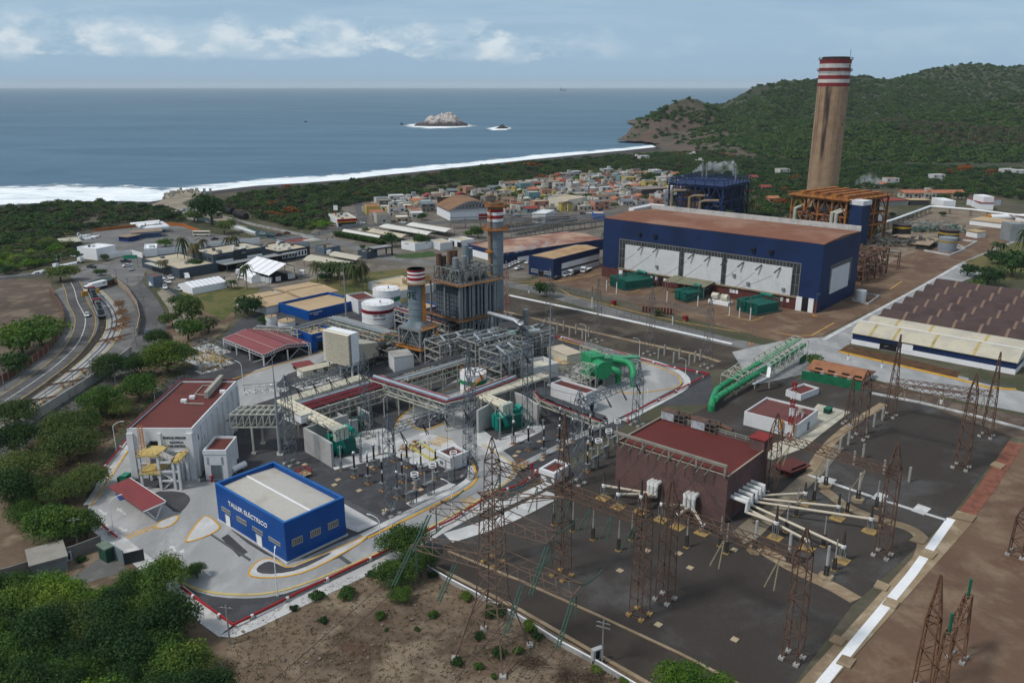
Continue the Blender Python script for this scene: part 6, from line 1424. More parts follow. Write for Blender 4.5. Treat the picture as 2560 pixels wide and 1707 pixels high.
z=HZ((1674,556),458)
O2=Bd('old_boiler','navy blue open steel boiler house behind the left part of the turbine hall','boiler',(1674,458),(1808,468),(1848,452),z);a,b,h=O2.a,O2.b,O2.h
O2.pa('frame',sfr(MB(),a,b,[h*.35,h*.62,h*.97],4,3,.9),nst);O2.pa('roof_deck',MB().box(-1,a+1,-1,b+1,h,h+.5),nst)
mb=MB();rail(mb,[(-1,-1,h+.5),(a+1,-1,h+.5),(a+1,b,h+.5),(-1,b,h+.5),(-1,-1,h+.5)],3.0,6,.35);sfr(mb,a*.9,b*.8,[h+3.0],5,3,.4,brace=False,cols=False);O2.pa('roof_beams',mb,nst)
O2.pa('inner_casing',MB().box(a*.12,a*.55,b*.12,b*.9,h*.35,h*.86),M(161,(.23,.145,.075),.7,.3,.15,streak=.5));O2.pa('dark_casing',MB().box(a*.56,a*.95,b*.2,b*.95,2,h*.9),M(162,(.012,.018,.04),.8))
O2.pa('pipework',jk(MB(),1,a-1,-1,b*.5,2,h*.7,120,.7,33),M(163,(.03,.04,.08),.7,.5,.3))
for x,hh in((.08,.8),(.42,.7),(.62,.6)):O2.pa('large_pipe',MB().tube([(a*x,-1.5,0),(a*x,-1.5,h*hh),(a*(x+.08),-1.5,h*(hh+.04)),(a*(x+.3),2,h*(hh+.05))],.9,10),M(164,(.26,.20,.13),.6,.2))
for x in(.3,.38,.93):O2.pa('vent_pipe',MB().cyl((a*x,b*.6,h),(a*x,b*.6,h+(12 if x<.9 else 9)),.5,8),gv)
rs_=thg('pipe_structure','tangle of rusty steel frames and pipes at the far right end of the turbine hall','pipe rack',P(2155,712),AX)
f=MB();sfr(f,30,16,[6,12],4,2,.5);f.mk('frame',rst,rs_);jk(MB(),0,32,0,16,0,13,160,.6,44).mk('pipework',M(160,(0,0,0)),rs_)
rk2=rck('rusty lattice pipe bridge crossing beside the dark tanks',[(2190,625),(2250,632)],8,3,[0,2],[('g',.5,0,.3)],colm=rst,step=12)
blkt=M(165,(.022,.022,.028),.6,.2);yb=M(166,(.45,.30,.02),.6)
tnk('black tank with yellow band, left of the two black tanks',(2252,590),21.5,561,yb,wallm=blkt,roofm=M(167,(.08,.06,.055),.8),bandz=(.72,.86),rings=2);tnk('black tank with yellow band, right of the two black tanks',(2370,600),23.5,574,yb,wallm=blkt,roofm=M(167,(0,0,0)),bandz=(.62,.76),rings=2)
tnk('pale grey tank with faded yellow band in front of the right black tank',(2366,627),21.5,594,M(168,(.32,.24,.05),.6),wallm=M(169,(.24,.27,.31),.5,.1,.3,streak=.3),roofm=M(170,(.26,.28,.3),.6),bandz=(.68,.82));tnk('large white tank with thin green line and tan lid behind the rusty boiler',(2182,552),20.5,519,M(132,(0,0,0)),roofm=tnr,bandz=(.86,.90))
tnk('small white tank at the left foot of the large tan-lidded white tank',(2163,556),8,530,roofm=tnr,rings=1)
wsg('bund_wall','white low wall round the pale grey tank',Q_(2310,628,2375,640,2412,625,2345,612),.9,.5,wcn);wsg('bund_wall','white low wall around the right black tank',Q_(2395,615,2412,622,2442,606,2390,600),.9,.5,wcn);wsg('bund_wall','white low wall left of the left black tank',Q_(2190,592,2215,583,2230,588),1.0,.5,wcn)
blo('pump_shed','long tan roofed open shed between the black tanks','shed',(2290,609),(2320,612),(2345,596),(2320,626),612,M(171,(.05,.045,.04),.8),M(138,(0,0,0)),over=1.0);blo('pump_shed','tan roofed lean-to in front of the left black tank','shed',(2232,588),(2296,598),(2306,592),(2296,606),598,M(171,(0,0,0)),M(138,(0,0,0)),over=1.0)
o_=thg('pump_machinery','dark pipes and pumps in front of the tan roofed lean-to','machinery',P(2200,618),0);jk(MB(),0,42,0,16,0,3.5,160,.4,51).mk('pipework',M(172,(.13,.125,.12),.6,.5,.3),o_)
o_=thg('valve_station','rows of green and grey valves and pipes between the black tanks','machinery',P(2282,583),0);jk(MB(),0,32,0,22,0,4.5,130,.35,52).mk('pipework',M(173,(.24,.26,.24),.6,.4,.3),o_);jk(MB(),0,32,0,12,0,3,40,.5,53).mk('green_valves',M(174,(.05,.13,.09),.6),o_)
s_=thg('shipping_silo','tall grey slab-sided silo at the right edge of the tank yard','silo',P(2522,604),0);zz=HZ((2522,604),560);MB().box(0,7.5,0,10,0,zz).mk('body',M(175,(.25,.27,.28),.6,.15,.2,streak=.2),s_)
for(p0,p1,p2,base,top,rf_,lb)in(((2425,548),(2527,560),(2546,552),(2527,574),560,tnr,'long white building with tan roof in the tank yard'),((2417,575),(2444,580),(2453,576),(2444,596),580,M(176,(.45,.33,.18),.8),'small white block with yellow-edged tan roof in the tank yard'),((2540,540),(2590,545),(2600,536),(2590,560),545,tnr,'white building with flat tan roof at the far right edge')):
 blo('yard_building',lb,'building',p0,p1,p2,base,top,wh2,rf_,over=.5)
wl_=thg('pipe_line','long white overhead pipe line on posts that bends round the tank yard','pipe',P(2236,555));zz=4.5;W_=[P(x,y,zz)for x,y in Q_(2150,575,2236,549,2327,516,2430,524,2560,540)]
for k in(0,1):MB().tube([w+V3((0,k*1.3,0))for w in W_],.5,8).mk('pipe',wh2,wl_,off=wl_.location)
ps=MB()
for i in rn(len(W_)-1):
 L=(W_[i+1]-W_[i]).length;k=int(L/9)
 for j in rn(k):p=W_[i].lerp(W_[i+1],j/k);ps.bar(p,(p.x,p.y,0),.3).bar(p+V3((0,1.8,0)),(p.x,p.y+1.8,0),.3)
ps.mk('post',M(177,(.10,.09,.08),.8),wl_,off=wl_.location)
tt=thg('gas_tank','white horizontal gas tank with orange end near the white pipe line','tank',P(2525,552),.05);MB().cyl((-14,0,2.4),(14,0,2.4),1.9,16).mk('shell',wh2,tt,smt=True);MB().cyl((-16,0,2.4),(-13.9,0,2.4),1.92,16).mk('end_cap',org,tt);MB().box(-9,-8,-1,1,0,1).box(8,9,-1,1,0,1).mk('saddle',ccr,tt)
hz_w=HZ((2536,937),906)
L1=Bd('warehouse','cream roofed warehouse with navy and white front wall','warehouse',(2132.5,830.8),(2542,905.6),(2560,878),hz_w)
sp1=11.5;L1.b=sp1
L1.pa('wall',MB().box(0,L1.a,0,L1.b,1.7,L1.h),navy);L1.pa('lower_wall',MB().box(-.1,L1.a+.1,-.15,L1.b,0,1.7),wh2)
def roofrow(y0,y1,h0,rise,mat,name='roof',x0=-.4,x1=None,parent=None,stripes=None,sm_=None):
 x1=L1.a+.4 if x1 is None else x1;n=6;V=[];
 for i in rn(n+1):
  t_=i/n;y=y0+(y1-y0)*t_;z_=h0+rise*sin(PI*min(1,t_*1.0)*.5)if t_<=1 else h0
  V+=[(x0,y,z_),(x1,y,z_)]
 V+=[(x0,y1,h0-.2),(x1,y1,h0-.2),(x0,y0,h0-.2),(x1,y0,h0-.2)]
 F=[(2*i,2*i+1,2*i+3,2*i+2)for i in rn(n)];m_=2*(n+1)
 F+=[(2*n,2*n+1,m_+1,m_),tuple([2*i for i in rn(n,-1,-1)]+[m_+2,m_])[::1],tuple([2*i+1 for i in rn(n+1)]+[m_+1,m_+3]),(1,0,m_+2,m_+3),(m_,m_+1,m_+3,m_+2)]
 o=MB().add(V,F).mk(name,mat,parent)
 if stripes:
  mb=MB()
  for u in stripes:
   for i in rn(n):
    (a_,ya,za),(_,yb,zb_)=V[2*i],V[2*i+2];mb.add([(u-.45,ya,za+.04),(u+.45,ya,za+.04),(u+.45,yb,zb_+.04),(u-.45,yb,zb_+.04)],[(0,1,2,3)])
  mb.mk('skylight_strip',sm_,parent)
 return o
roofrow(-.5,L1.b*.62,L1.h,2.6,crf,parent=L1.root,stripes=[L1.a*u for u in(.12,.27,.51,.76)],sm_=M(178,(.42,.33,.14),.8,.3,.4));roofrow(L1.b+.3,L1.b*.62,L1.h,2.6,crf,parent=L1.root)
L1.pa('ridge_cap',MB().bar((-.4,L1.b*.62,L1.h+2.68),(L1.a+.4,L1.b*.62,L1.h+2.68),.5,.12),wh2)
p,q=L1.hit(2256,858),L1.hit(2281,880);L1.pa('door',MB().box(p.x,q.x,-.25,-.16,q.z,p.z),wh2)
L1.pa('gable',MB().add([(L1.a,0,L1.h),(L1.a,L1.b,L1.h),(L1.a,L1.b*.62,L1.h+2.5),(L1.a-.2,0,L1.h),(L1.a-.2,L1.b,L1.h),(L1.a-.2,L1.b*.62,L1.h+2.5)],[(0,1,2),(5,4,3),(0,2,5,3),(2,1,4,5)]),navy)
p=L1.hit(2211,865);L1.pa('opening',MB().box(p.x-1.5,p.x+4,-.2,-.155,.1,2.6),dk_)
vm=M(179,(.075,.048,.045),.75,.25,.15,col2=(.058,.038,.037),streak=0);vs=M(180,(.20,.135,.10),.8)
def shedrow(lb_,pl,gap,mat,zr,stripes=None,sm_=None,wallm=dk_,k=0):
 w=P(*pl,zr);lc=L1.loc(w);o=thg('warehouse',lb_,'warehouse',L1.world(lc.x,lc.y),L1.ang);wd=gap
 MB().box(0,90,-wd*.62,.35*wd,0,zr-2.6).mk('wall',wallm,o)
 roofrow(-wd*.62,0,zr-2.6,2.6,mat,parent=o,x0=-.3,x1=92,stripes=stripes,sm_=sm_);roofrow(wd*.36,0,zr-2.6,2.6,mat,parent=o,x0=-.3,x1=92)
 return o
zr=L1.h+2.6
shedrow('cream roofed warehouse directly behind the navy and white fronted one',(2184.7,788.5),11,crf,zr,[9,20,37,56,78],M(178,(0,0,0)),wh2)
rp=Q_(2213,771,2239,756,2268,741,2294,726,2320,710,2344,696)
nm_=('nearest','second nearest','third nearest','third farthest','second farthest','farthest')
for i,p_ in enm(rp):
 shedrow('long dark brown vaulted shed roof with pale strips, %s of the six'%nm_[i],p_,8.2,vm,zr-.3*0,[8.2*(j+1)-.3 for j in rn(10)],vs,wallm=M(181,(.05,.035,.033),.8))
z=HZ((1261,661),633)
V1=Bd('workshop_building','navy workshop with rust-streaked pale roof and white lower wall','building',(1166,609),(1258,633),(1452,584),z)
V1.shl(navy,M(182,(.40,.27,.19),.8,.3,.06,col2=(.24,.11,.08),corr=('Y',.8),c2amt=(.42,.6)),par=.3,ridge='y',rise=.8)
V1.pa('lower_wall',MB().box(-.1,V1.a*.94,-.12,-.003,0,V1.h*.60),wh2);V1.pa('lower_side_wall',MB().box(V1.a+.003,V1.a+.12,V1.b*.13,V1.b*.55,.5,V1.h*.45),wh2)
z=HZ((1384,696.5),648)
V2=Bd('workshop_building','navy workshop with ochre roof, trucks parked along its right side','building',(1322,638),(1383.7,647.8),(1508,620),z)
V2.shl(navy,M(183,(.42,.29,.16),.8,.2,.08,col2=(.36,.21,.11),corr=('Y',.8)),par=.3,ridge='y',rise=.8)
V2.pn('door','front',(1346,676),(1359,692),dk_,fr=gv);V2.pn('window','front',(1329,672),(1343,681),gls,fr=wh2,mull=4);V2.pn('window','front',(1362,678),(1377,687),gls,fr=wh2,mull=4)
V2.pa('wall_band',MB().box(V2.a+.003,V2.a+.15,V2.b*.17,V2.b-.3,V2.h*.38,V2.h*.66),wh2);V2.pa('glazing_band',MB().box(V2.a+.003,V2.a+.1,V2.b*.17,V2.b-.3,V2.h*.27,V2.h*.377),gls);V2.pa('lower_wall',MB().box(V2.a+.003,V2.a+.15,V2.b*.17,V2.b-.3,.1,V2.h*.265),wh2)
blo('office_building','low white annex with flat ochre roof between the two navy workshops','building',(1359,620),(1385,624),(1462,601),(1385,640),624,wh2,M(184,(.45,.32,.16),.8,.2,.2),par=.3)
z=HZ((2156,961),946)
Y1=Bd('tile_roofed_building','long low white building with orange tile roof behind a green screen fence','building',(2025,921),(2155,948),(2188,929),z)
Y1.shl(wh2,M(185,(.42,.19,.10),.8,.2,.5,corr=('X',2.0),bump=1.),par=0,ridge='x',rise=1.6,over=.8)
for u in(.1,.35,.62,.86):Y1.pa('door',MB().box(Y1.a*u,Y1.a*u+2.2,-.08,-.003,.1,2.7),dk_)
for u in(.22,.48,.74):Y1.pa('condenser',MB().box(Y1.a*u,Y1.a*u+1.1,-.7,-.1,1.2,2.0),wh1)
wsg('screen_fence','long dark green screen fence in front of the tile roofed building',Q_(2003,948,2080,962,2152,978),2.8,.12,M(186,(.012,.14,.065),.7,.2,.6),cat='fence');wsg('screen_fence','short dark green screen fence beside the round tree',[(1998,912),(2018,900)],2.4,.12,M(186,(0,0,0)),cat='fence')
# -- SWITCHYARD STEEL
def lat(mb,c,z0,z1,w0,w1,nseg,bar=.12,ang=AX,brace='z',feet=True,legw=None):
 """square lattice mast: four legs and zigzag bracing on each face"""
 ca,sa=cos(ang),sin(ang);legw=legw or bar*1.6
 def pt(k,z):
  w=(w0+(w1-w0)*(z-z0)/(z1-z0))/2;a,b=((-1,-1),(1,-1),(1,1),(-1,1))[k%4];x,y=a*w,b*w
  return V3((c[0]+x*ca-y*sa,c[1]+x*sa+y*ca,z))
 for k in rn(4):mb.bar(pt(k,z0),pt(k,z1),legw)
 for s in rn(nseg):
  za,zb=z0+(z1-z0)*s/nseg,z0+(z1-z0)*(s+1)/nseg
  for k in rn(4):
   if brace=='x' or(s+k)%2:mb.bar(pt(k,za),pt(k+1,zb),bar)
   if brace=='x' or not(s+k)%2:mb.bar(pt(k+1,za),pt(k,zb),bar)
   if s%3==0:mb.bar(pt(k,za),pt(k+1,za),bar)
 for k in rn(4):mb.bar(pt(k,z1),pt(k+1,z1),bar)
 return mb
def lbeam(mb,A,B,w,h,nseg,bar=.1):
 A,B=V3(A),V3(B);d=(B-A).normalized();u=d.cross(V3((0,0,1))).normalized()*w/2;v=u.cross(d).normalized()*h/2
 cs=Q_(-1,-1,1,-1,1,1,-1,1)
 def pt(k,t):a,b=cs[k%4];return A.lerp(B,t)+u*a+v*b
 for k in rn(4):mb.bar(pt(k,0),pt(k,1),bar*1.3)
 for s in rn(nseg):
  t0,t1=s/nseg,(s+1)/nseg
  for k in rn(4):mb.bar(pt(k+s,t0),pt(k+s+1,t1),bar)if(k+s)%2 else mb.bar(pt(k+1,t0),pt(k,t1),bar)
 return mb
def prt(lb_,cols,beams,mat,name='substation_gantry',w0=2.2,w1=1.6,bw=1.5,bar=.085,fm_=None,ang=AX,gp_=None,seg=1.7,peaks=True,cat='gantry'):
 """cols: (base pixel, beam row, top row); beams: index pairs at the beam rows"""
 W_=[P(*c[0])for c in cols];o=thg(name,lb_,cat,W_[0],0,gp_);off=W_[0];zs=[]
 for(bp,brow,trow),w in zip(cols,W_):
  zb,zt=HZ(w,brow),HZ(w,trow);zs.append(zb);mb=MB();lat(mb,w,.2,zb+bw*.5,w0,w1,max(4,int(zb/seg)),bar,ang)
  if zt>zb+1.5:lat(mb,w,zb+bw*.5,zt,w1,.15,max(3,int((zt-zb)/1.6)),bar,ang)
  mb.mk('lattice_column',mat,o,off=off);f=MB();ca,sa=cos(ang),sin(ang)
  for a,b in Q_(-1,-1,1,-1,1,1,-1,1):
   x,y=a*w0/2,b*w0/2;MB().cbox((w.x+x*ca-y*sa,w.y+x*sa+y*ca,0),.8,.8,.45,ang).mk('footing',fm_ or ccr,o,off=off)
 for i,j in beams:
  A_=V3((W_[i].x,W_[i].y,zs[i]));B_=V3((W_[j].x,W_[j].y,zs[j]));L=(B_-A_).length
  lbeam(MB(),A_,B_,bw,bw,max(4,int(L/1.7)),bar).mk('lattice_beam',mat,o,off=off)
 return o,W_,zs
gs_=M(187,(.15,.175,.20),.5,.2,.5,metal=.3)
prt('galvanised lattice gantry spanning the left cream bus ducts',[((729,1160),968,938),((919,1091),912,880)],[(0,1)],gs_)
prt('galvanised lattice gantry over the road and the left switch bay',[((980,1285),1075,1034),((1174,1192),1010,868)],[(0,1)],gs_)
prt('galvanised lattice gantry beside the middle green-banded tank',[((1178,1150),925,868),((1318,1080),872,850)],[(0,1)],gs_,w0=2.0)
prt('galvanised lattice gantry from the right switch bay to the loop road',[((1444,1209),1010,970),((1592,1062),948,908)],[(0,1)],gs_)
o_,W_,z_=prt('slim galvanised lattice column behind the cream enclosure',[((1318,1002),880,822)],[],gs_,name='lattice_mast',w0=1.8,w1=1.4,cat='mast')
greyl=M(188,(.17,.16,.155),.6,.25,.4)
prt('row of thin grey lattice gantries along the middle yard',[((1374,802),714,672),((1492,853),738,696),((1623,885),752,716),((1766,917),782,742)],Q_(0,1,1,2,2,3),greyl,w0=2.6,w1=1.4,bar=.075)
prt('red and white painted lattice mast beside the rear grey stack',[((1266,790),700,652)],[],M(189,(.30,.10,.08),.7,.5,.15,col2=(.35,.30,.28)),name='lattice_mast',w0=2.4,w1=1.2,cat='mast')
rl_=rst
cols=[((1232,1405),1163,1093),((1404,1440),1222,1034),((1598,1537),1297,1232)]
prt('long rusty lattice gantry crossing the old yard in three columns',cols,[(0,1),(1,2)],rl_,w0=2.5,w1=2.0,bw=1.7,bar=.10,fm_=footm,seg=1.6)
prt('rusty lattice gantry in front of the plum hall side, reaching right',[((1662,1498),1279,1200),((1980,1646),1398,1318)],[(0,1)],rl_,w0=2.4,w1=2.1,bw=1.7,bar=.095,seg=1.7)
prt('rusty lattice gantry right of the plum hall towards the brick walkway',[((1925,1240),1090,1032),((2205,1388),1180,1107)],[(0,1)],rl_,w0=2.4,w1=2.0,bw=1.5,bar=.095)
prt('rusty lattice gantry in the far right corner of the old yard',[((2149,1094),960,925),((2402,1169),992,933)],[(0,1)],rl_,w0=2.8,w1=1.7,bw=1.4,bar=.10)
prt('rusty lattice gantry by the warehouse trench',[((2224,1040),952,836),((2465,1091),985,880)],[(0,1)],rl_,w0=2.5,w1=1.6,bw=1.3,bar=.095)
prt('rusty lattice gantry beside the ribbed maroon roof',[((2120,1060),1015,940)],[],rl_,w0=2.0,w1=1.4,name='lattice_mast',bar=.09,cat='mast')
prt('rusty tapering lattice tower at the bottom right, the leftmost of the group',[((2303,1730),1560,1437)],[],M(190,(.19,.10,.06),.85,.3,.6),w0=2.4,w1=1.7,name='lattice_mast',bar=.12,cat='mast')
o_,W_,z_=prt('rusty lattice stand carrying green posts at the bottom right',[((2340,1765),1585,1584),((2392,1645),1495,1494)],[(0,1)],M(190,(0,0,0)),w0=1.9,w1=1.0,bar=.11,bw=1.0)
for w,z in zip(W_,z_):MB().cyl((w.x,w.y,z),(w.x,w.y,z+3.4),.22,8).mk('post_insulator',M(191,(.015,.12,.07),.3),o_,off=W_[0])
prt('rusty lattice tower cut by the right edge of the picture',[((2540,1386),1300,1262)],[],rl_,w0=2.4,w1=2.0,name='lattice_mast',bar=.12,cat='mast')
w=P(1972,1102);h=HZ(w,955);o=thg('radio_mast','slender red and white lattice radio mast beside the ribbed maroon roof','mast',w);n=7
for i in rn(n):lat(MB(),(0,0),h*i/n,h*(i+1)/n,.8,.8,3,.09).mk('red_section' if i%2==0 else 'white_section',rdp if i%2==0 else wh2,o)
MB().cbox((0,0,0),1.4,1.4,.4).mk('footing',ccr,o)
rt=M(192,(.165,.110,.082),.9,.35,.5,col2=(.13,.09,.072))
cT=P(1233,1632);T_=thg('transmission_tower','huge rusty lattice transmission tower with two long crossarms in the foreground','pylon',cT)
legp=[P(1258,1696),P(1306,1597),P(1212,1585),P(1151,1652)]
ctr=sum(legp,V3())/4;cT=V3((ctr.x,ctr.y,0));T_.location=cT
dlt=(legp[0]-cT);tang=atan2(dlt.y,dlt.x)+PI/4;wb=dlt.length*sqrt(2)*.97
axis=lambda row:HZ(cT,row)
zw,zl,zu=axis(1492),axis(1412),axis(1308);ztp=axis(1235)
def tl(mb,z0,z1,w0,w1,n,bar,leg):return lat(mb,cT,z0,z1,w0,w1,n,bar,tang,legw=leg)
body=MB();tl(body,0,zw,wb,3.6,4,.12,.22);tl(body,zw,zu+1.5,3.6,2.6,9,.09,.16);tl(body,zu+1.5,ztp,2.6,2.2,3,.09,.15)
body.mk('tower_body',rt,T_,off=cT)
for i in rn(4):
 a_=tang+PI/4+i*PI/2;r_=wb/sqrt(2);MB().cbox((cT.x+r_*cos(a_),cT.y+r_*sin(a_),0),1.0,1.0,.5).mk('footing',ccr,T_,off=cT)
def arm(tips,z,w_in,name='crossarm'):
 """tips: two photo pixels at the arm's end; arm narrows from the body to them"""
 a_,b_=[P(x,y,z)for x,y in tips];mid=(a_+b_)/2;d=(mid-V3((cT.x,cT.y,z)));L=d.length;d.normalize();n=V3((-d.y,d.x,0));mb=MB();root=V3((cT.x,cT.y,z))
 tw=(a_-b_).length/2;k=max(5,int(L/2.2));P_=[]
 for i in rn(k+1):
  t_=i/k;w_=w_in/2*(1-t_)+tw*t_;c_=root+d*(1.2+(L-1.2)*t_);hh=2.4*(1-t_)+.5*t_;s_=1 if(a_-mid).dot(n)>0 else-1
  P_.append((c_+n*w_,c_-n*w_,c_+n*w_*.8+V3((0,0,hh)),c_-n*w_*.8+V3((0,0,hh))))
 for i in rn(k):
  p,q=P_[i],P_[i+1]
  for j in rn(4):mb.bar(p[j],q[j],.11)
  mb.bar(p[0],q[1],.08).bar(p[0],q[2],.08).bar(p[1],q[3],.08)
 mb.bar(P_[-1][0],P_[-1][1],.14).bar(P_[-1][0],P_[-1][2],.12).bar(P_[-1][1],P_[-1][3],.12).mk(name,rt,T_,off=cT)
 return a_,b_
tips=[]
tips+=arm(((1024,1370),(1054,1346)),zl,3.4);tips+=arm(((1429,1493),(1453,1462)),zl,3.4);tips+=arm(((1075,1280),(1103,1256)),zu,2.8);tips+=arm(((1367,1358),(1390,1332)),zu,2.8)
for px in((1193,1230),(1412,1243)):
 p=P(*px,ztp+.8);root=V3((cT.x,cT.y,ztp));mb=MB();d=p-root;n=V3((-d.y,d.x,0)).normalized()
 for s_ in(-1,1):mb.bar(root+n*s_*1.1,p,.13).bar(root+n*s_*1.1-V3((0,0,1.6)),p,.11)
 k=6
 for i in rn(k):a_=root.lerp(p,i/k);b_=root.lerp(p,(i+.5)/k);w1_=1.1*(1-i/k);mb.bar(a_+n*w1_,b_-n*w1_*.9,.08).bar(a_-n*w1_,b_+n*w1_*.9,.08)
 mb.mk('earth_peak',rt,T_,off=cT)
def ist(A,B,lb_,r=.16,n=14,mat=None,name='insulator_string',grp='green glass insulator strings',sag=0):
 A,B=V3(A),V3(B);o=thg(name,lb_,'insulator',A,0,grp);mb=MB()
 def pt(t):p=A.lerp(B,t);p.z-=sag*4*t*(1-t);return p-A
 for i in rn(n):mb.cyl(pt((i+.1)/n),pt((i+.7)/n),r,8,r*.45)
 mb.tube([pt(t/6)for t in rn(7)],r*.35,5);mb.mk('discs',mat or glaze,o)
 return o
hang=[((1000,1440),(1024,1372),0),((1098,1466),(1135,1408),None),((1033,1340),(1070,1287),4),((1290,1515),(1302,1462),None),((1400,1557),(1429,1496),2),((1330,1425),(1364,1366),6)]
for i,(lo_,hi,k)in enm(hang):
 zh=zl if i in(0,1,3,4)else zu
 A_=P(*hi,zh-.1);
 for s_ in(0,.45):
  d=V3((-.55,-1.0,-.9)).normalized()*6.2 if i in(0,1,2)else V3((-.5,-1.0,-.95)).normalized()*7.2
  B_=A_+d;ist(A_+V3((s_,0,0)),B_+V3((s_,0,0)),'green glass insulator string pulling forward from the transmission tower, '+('lower left arm tip','lower left arm root','upper left arm tip','lower right arm root','lower right arm tip','upper right arm tip')[i],.2,18,grp='double green insulator strings of the tower')
for px,z,dx in(((1453,1462),zl,1),((1390,1332),zu,1),((1054,1346),zl,1),((1103,1256),zu,1),((1215,1373),zl,.9),((1335,1425),zl,.9)):
 A_=P(*px,z);ist(A_,A_+V3((3.4*dx,3.2,.6)),'sagging green insulator string on the back side of the transmission tower',.18,14,sag=.5,grp='sagging insulator strings behind the tower')
for px,z in(((1040,1375),zl),((1441,1485),zl),((1090,1272),zu),((1378,1350),zu)):
 A_=P(*px,z);ist(A_,A_-V3((0,0,4.2)),'green insulator string hanging straight down from a tower arm',.15,14,grp='hanging insulator strings of the tower')
def bst(a,b,rows,n,lb_,length=5.0,spread=1.3,za=None,zb=None,mat=None,lo=.12,hi=.92,grp=None,dirv=None):
 """a, b: base pixels; rows: beam rows of both ends"""
 A_,B_=P(*a),P(*b);z0,z1=HZ(A_,rows[0]),HZ(B_,rows[1]);A_.z=z0-1;B_.z=z1-1;d=(B_-A_).normalized();nn=V3((d.y,-d.x,0))if dirv is None else dirv
 for i in rn(n):
  p=A_.lerp(B_,lo+(hi-lo)*i/max(1,n-1))
  for s_ in(-1,1):ist(p+nn*.4,p+nn*(.4+length*.55)+d*s_*spread*.6-V3((0,0,length*.8)),lb_,.17,14,mat=mat,grp=grp or 'insulator strings of the rusty gantries')
bst((1232,1405),(1404,1440),(1163,1222),4,'green insulator string hung in a V under the left span of the long rusty gantry')
bst((1404,1440),(1598,1537),(1222,1297),4,'green insulator string hung in a V under the right span of the long rusty gantry')
pal=M(193,(.30,.26,.17),.4,.2,1.)
bst((1662,1498),(1980,1646),(1279,1398),2,'tan insulator string under the rusty gantry in front of the plum hall',mat=pal,lo=.45,hi=.85);bst((1925,1240),(2205,1388),(1090,1180),3,'tan insulator string under the gantry right of the plum hall',mat=pal,length=4.5,lo=.15,hi=.8);bst((2224,1040),(2465,1091),(952,985),3,'tan insulator string under the gantry by the warehouse trench',mat=pal,length=4)
bk_=M(194,(.015,.015,.017),.4)
for(a,b,rows,n,lb)in(((729,1160),(919,1091),(968,912),5,'left'),((980,1285),(1174,1192),(1075,1010),4,'road'),((1178,1150),(1318,1080),(925,872),3,'tank'),((1444,1209),(1592,1062),(1010,948),4,'right')):
 bst(a,b,rows,n,{'left':'black insulator string slanting under the gantry over the left bus ducts','road':'black insulator string slanting under the gantry over the road bay','tank':'black insulator string slanting under the gantry by the green-banded tank','right':'black insulator string slanting under the gantry near the loop road'}[lb],length=2.6,spread=.5,mat=bk_,grp='black strings on the galvanised gantries',dirv=V3((.8,-.5,0)))
ct=thg('current_transformer','black post instrument transformer on a short lattice stand with orange feet','insulator',(0,0,0),AX,'black instrument transformers')
st_=MB();lat(st_,(0,0),.15,2.2,.75,.65,3,.09,0);st_.mk('stand',gv,ct);MB().box(-.7,.7,-.7,.7,2.2,2.32).mk('platform',gv,ct)
for a_ in(-.45,.45):
 for b_ in(-.45,.45):MB().lth((a_,b_,0),Q_(.34,0,.34,.15,.2,.2),8).mk('footing',M(195,(.42,.20,.06),.8),ct)
def shed_(mb,z0,z1,r,n=14):
 for i in rn(n):z=z0+(z1-z0)*i/n;d=(z1-z0)/n;mb.lth((0,0,0),[(r*.72,z),(r,z+d*.45),(r*.72,z+d)],10)
 return mb
shed_(MB(),2.32,5.6,.26,12).mk('insulator',black,ct);MB().lth((0,0,5.6),Q_(.3,0,.42,.15,.42,.5,.2,.75,.02,.8),10).mk('head',slv,ct,smt=True)
CT=Proto(ct)
cvt=thg('capacitor_voltage_transformer','black two-section post with white cap on a short stand with orange feet','insulator',(0,0,0),AX,'two-section black posts')
st_=MB();lat(st_,(0,0),.15,1.9,.7,.6,3,.09,0);st_.mk('stand',gv,cvt);MB().box(-.6,.6,-.6,.6,1.9,2.02).mk('platform',gv,cvt)
for a_ in(-.4,.4):
 for b_ in(-.4,.4):MB().lth((a_,b_,0),Q_(.32,0,.32,.15,.2,.2),8).mk('footing',M(195,(0,0,0)),cvt)
shed_(MB(),2.02,4.2,.23,9).mk('insulator',black,cvt);MB().cyl((0,0,4.2),(0,0,5.0),.17,10).mk('joint',wh1,cvt);shed_(MB(),5.0,7.0,.21,9).mk('insulator',black,cvt);MB().cyl((0,0,7.0),(0,0,7.7),.22,10).mk('cap',wh1,cvt)
CP=Proto(cvt)
dr=thg('disconnector_post','grey disconnector post with two white corona rings on a lattice stand','insulator',(0,0,0),AX,'posts with double white rings')
st_=MB();lat(st_,(0,0),.15,3.0,.7,.6,4,.09,0);st_.mk('stand',gv,dr);MB().box(-1.6,1.6,-.35,.35,3.0,3.25).mk('base_frame',gv,dr);MB().cyl((1.4,0,.1),(1.4,0,3),.09,6).mk('drive_rod',dk_,dr)
for x in(1.1,):shed_(MB(),3.25,6.2,.24,10).mk('insulator',M(154,(0,0,0)),dr).location=(x,0,0);
MB().cyl((-1.3,0,3.25),(-1.3,0,6.0),.13,8).mk('insulator',M(154,(0,0,0)),dr)
rg_=MB();rg_.ring((1.1,0,6.5),.75,.16).ring((1.1,0,7.0),.75,.16);rg_.mk('corona_ring',wh2,dr)
DR=Proto(dr)
cts=Q_(887,1192,936,1171,994,1243,1042,1220,1284,1110,1018,1167,1321,1125,1398,1121,1432,1104)
cps=Q_(921,1208,957,1226,1006,1204,1053,1182,985,1152,1090,1198,1359,1139,1399,1088,1474,1108,1480,1140,1468,1178)
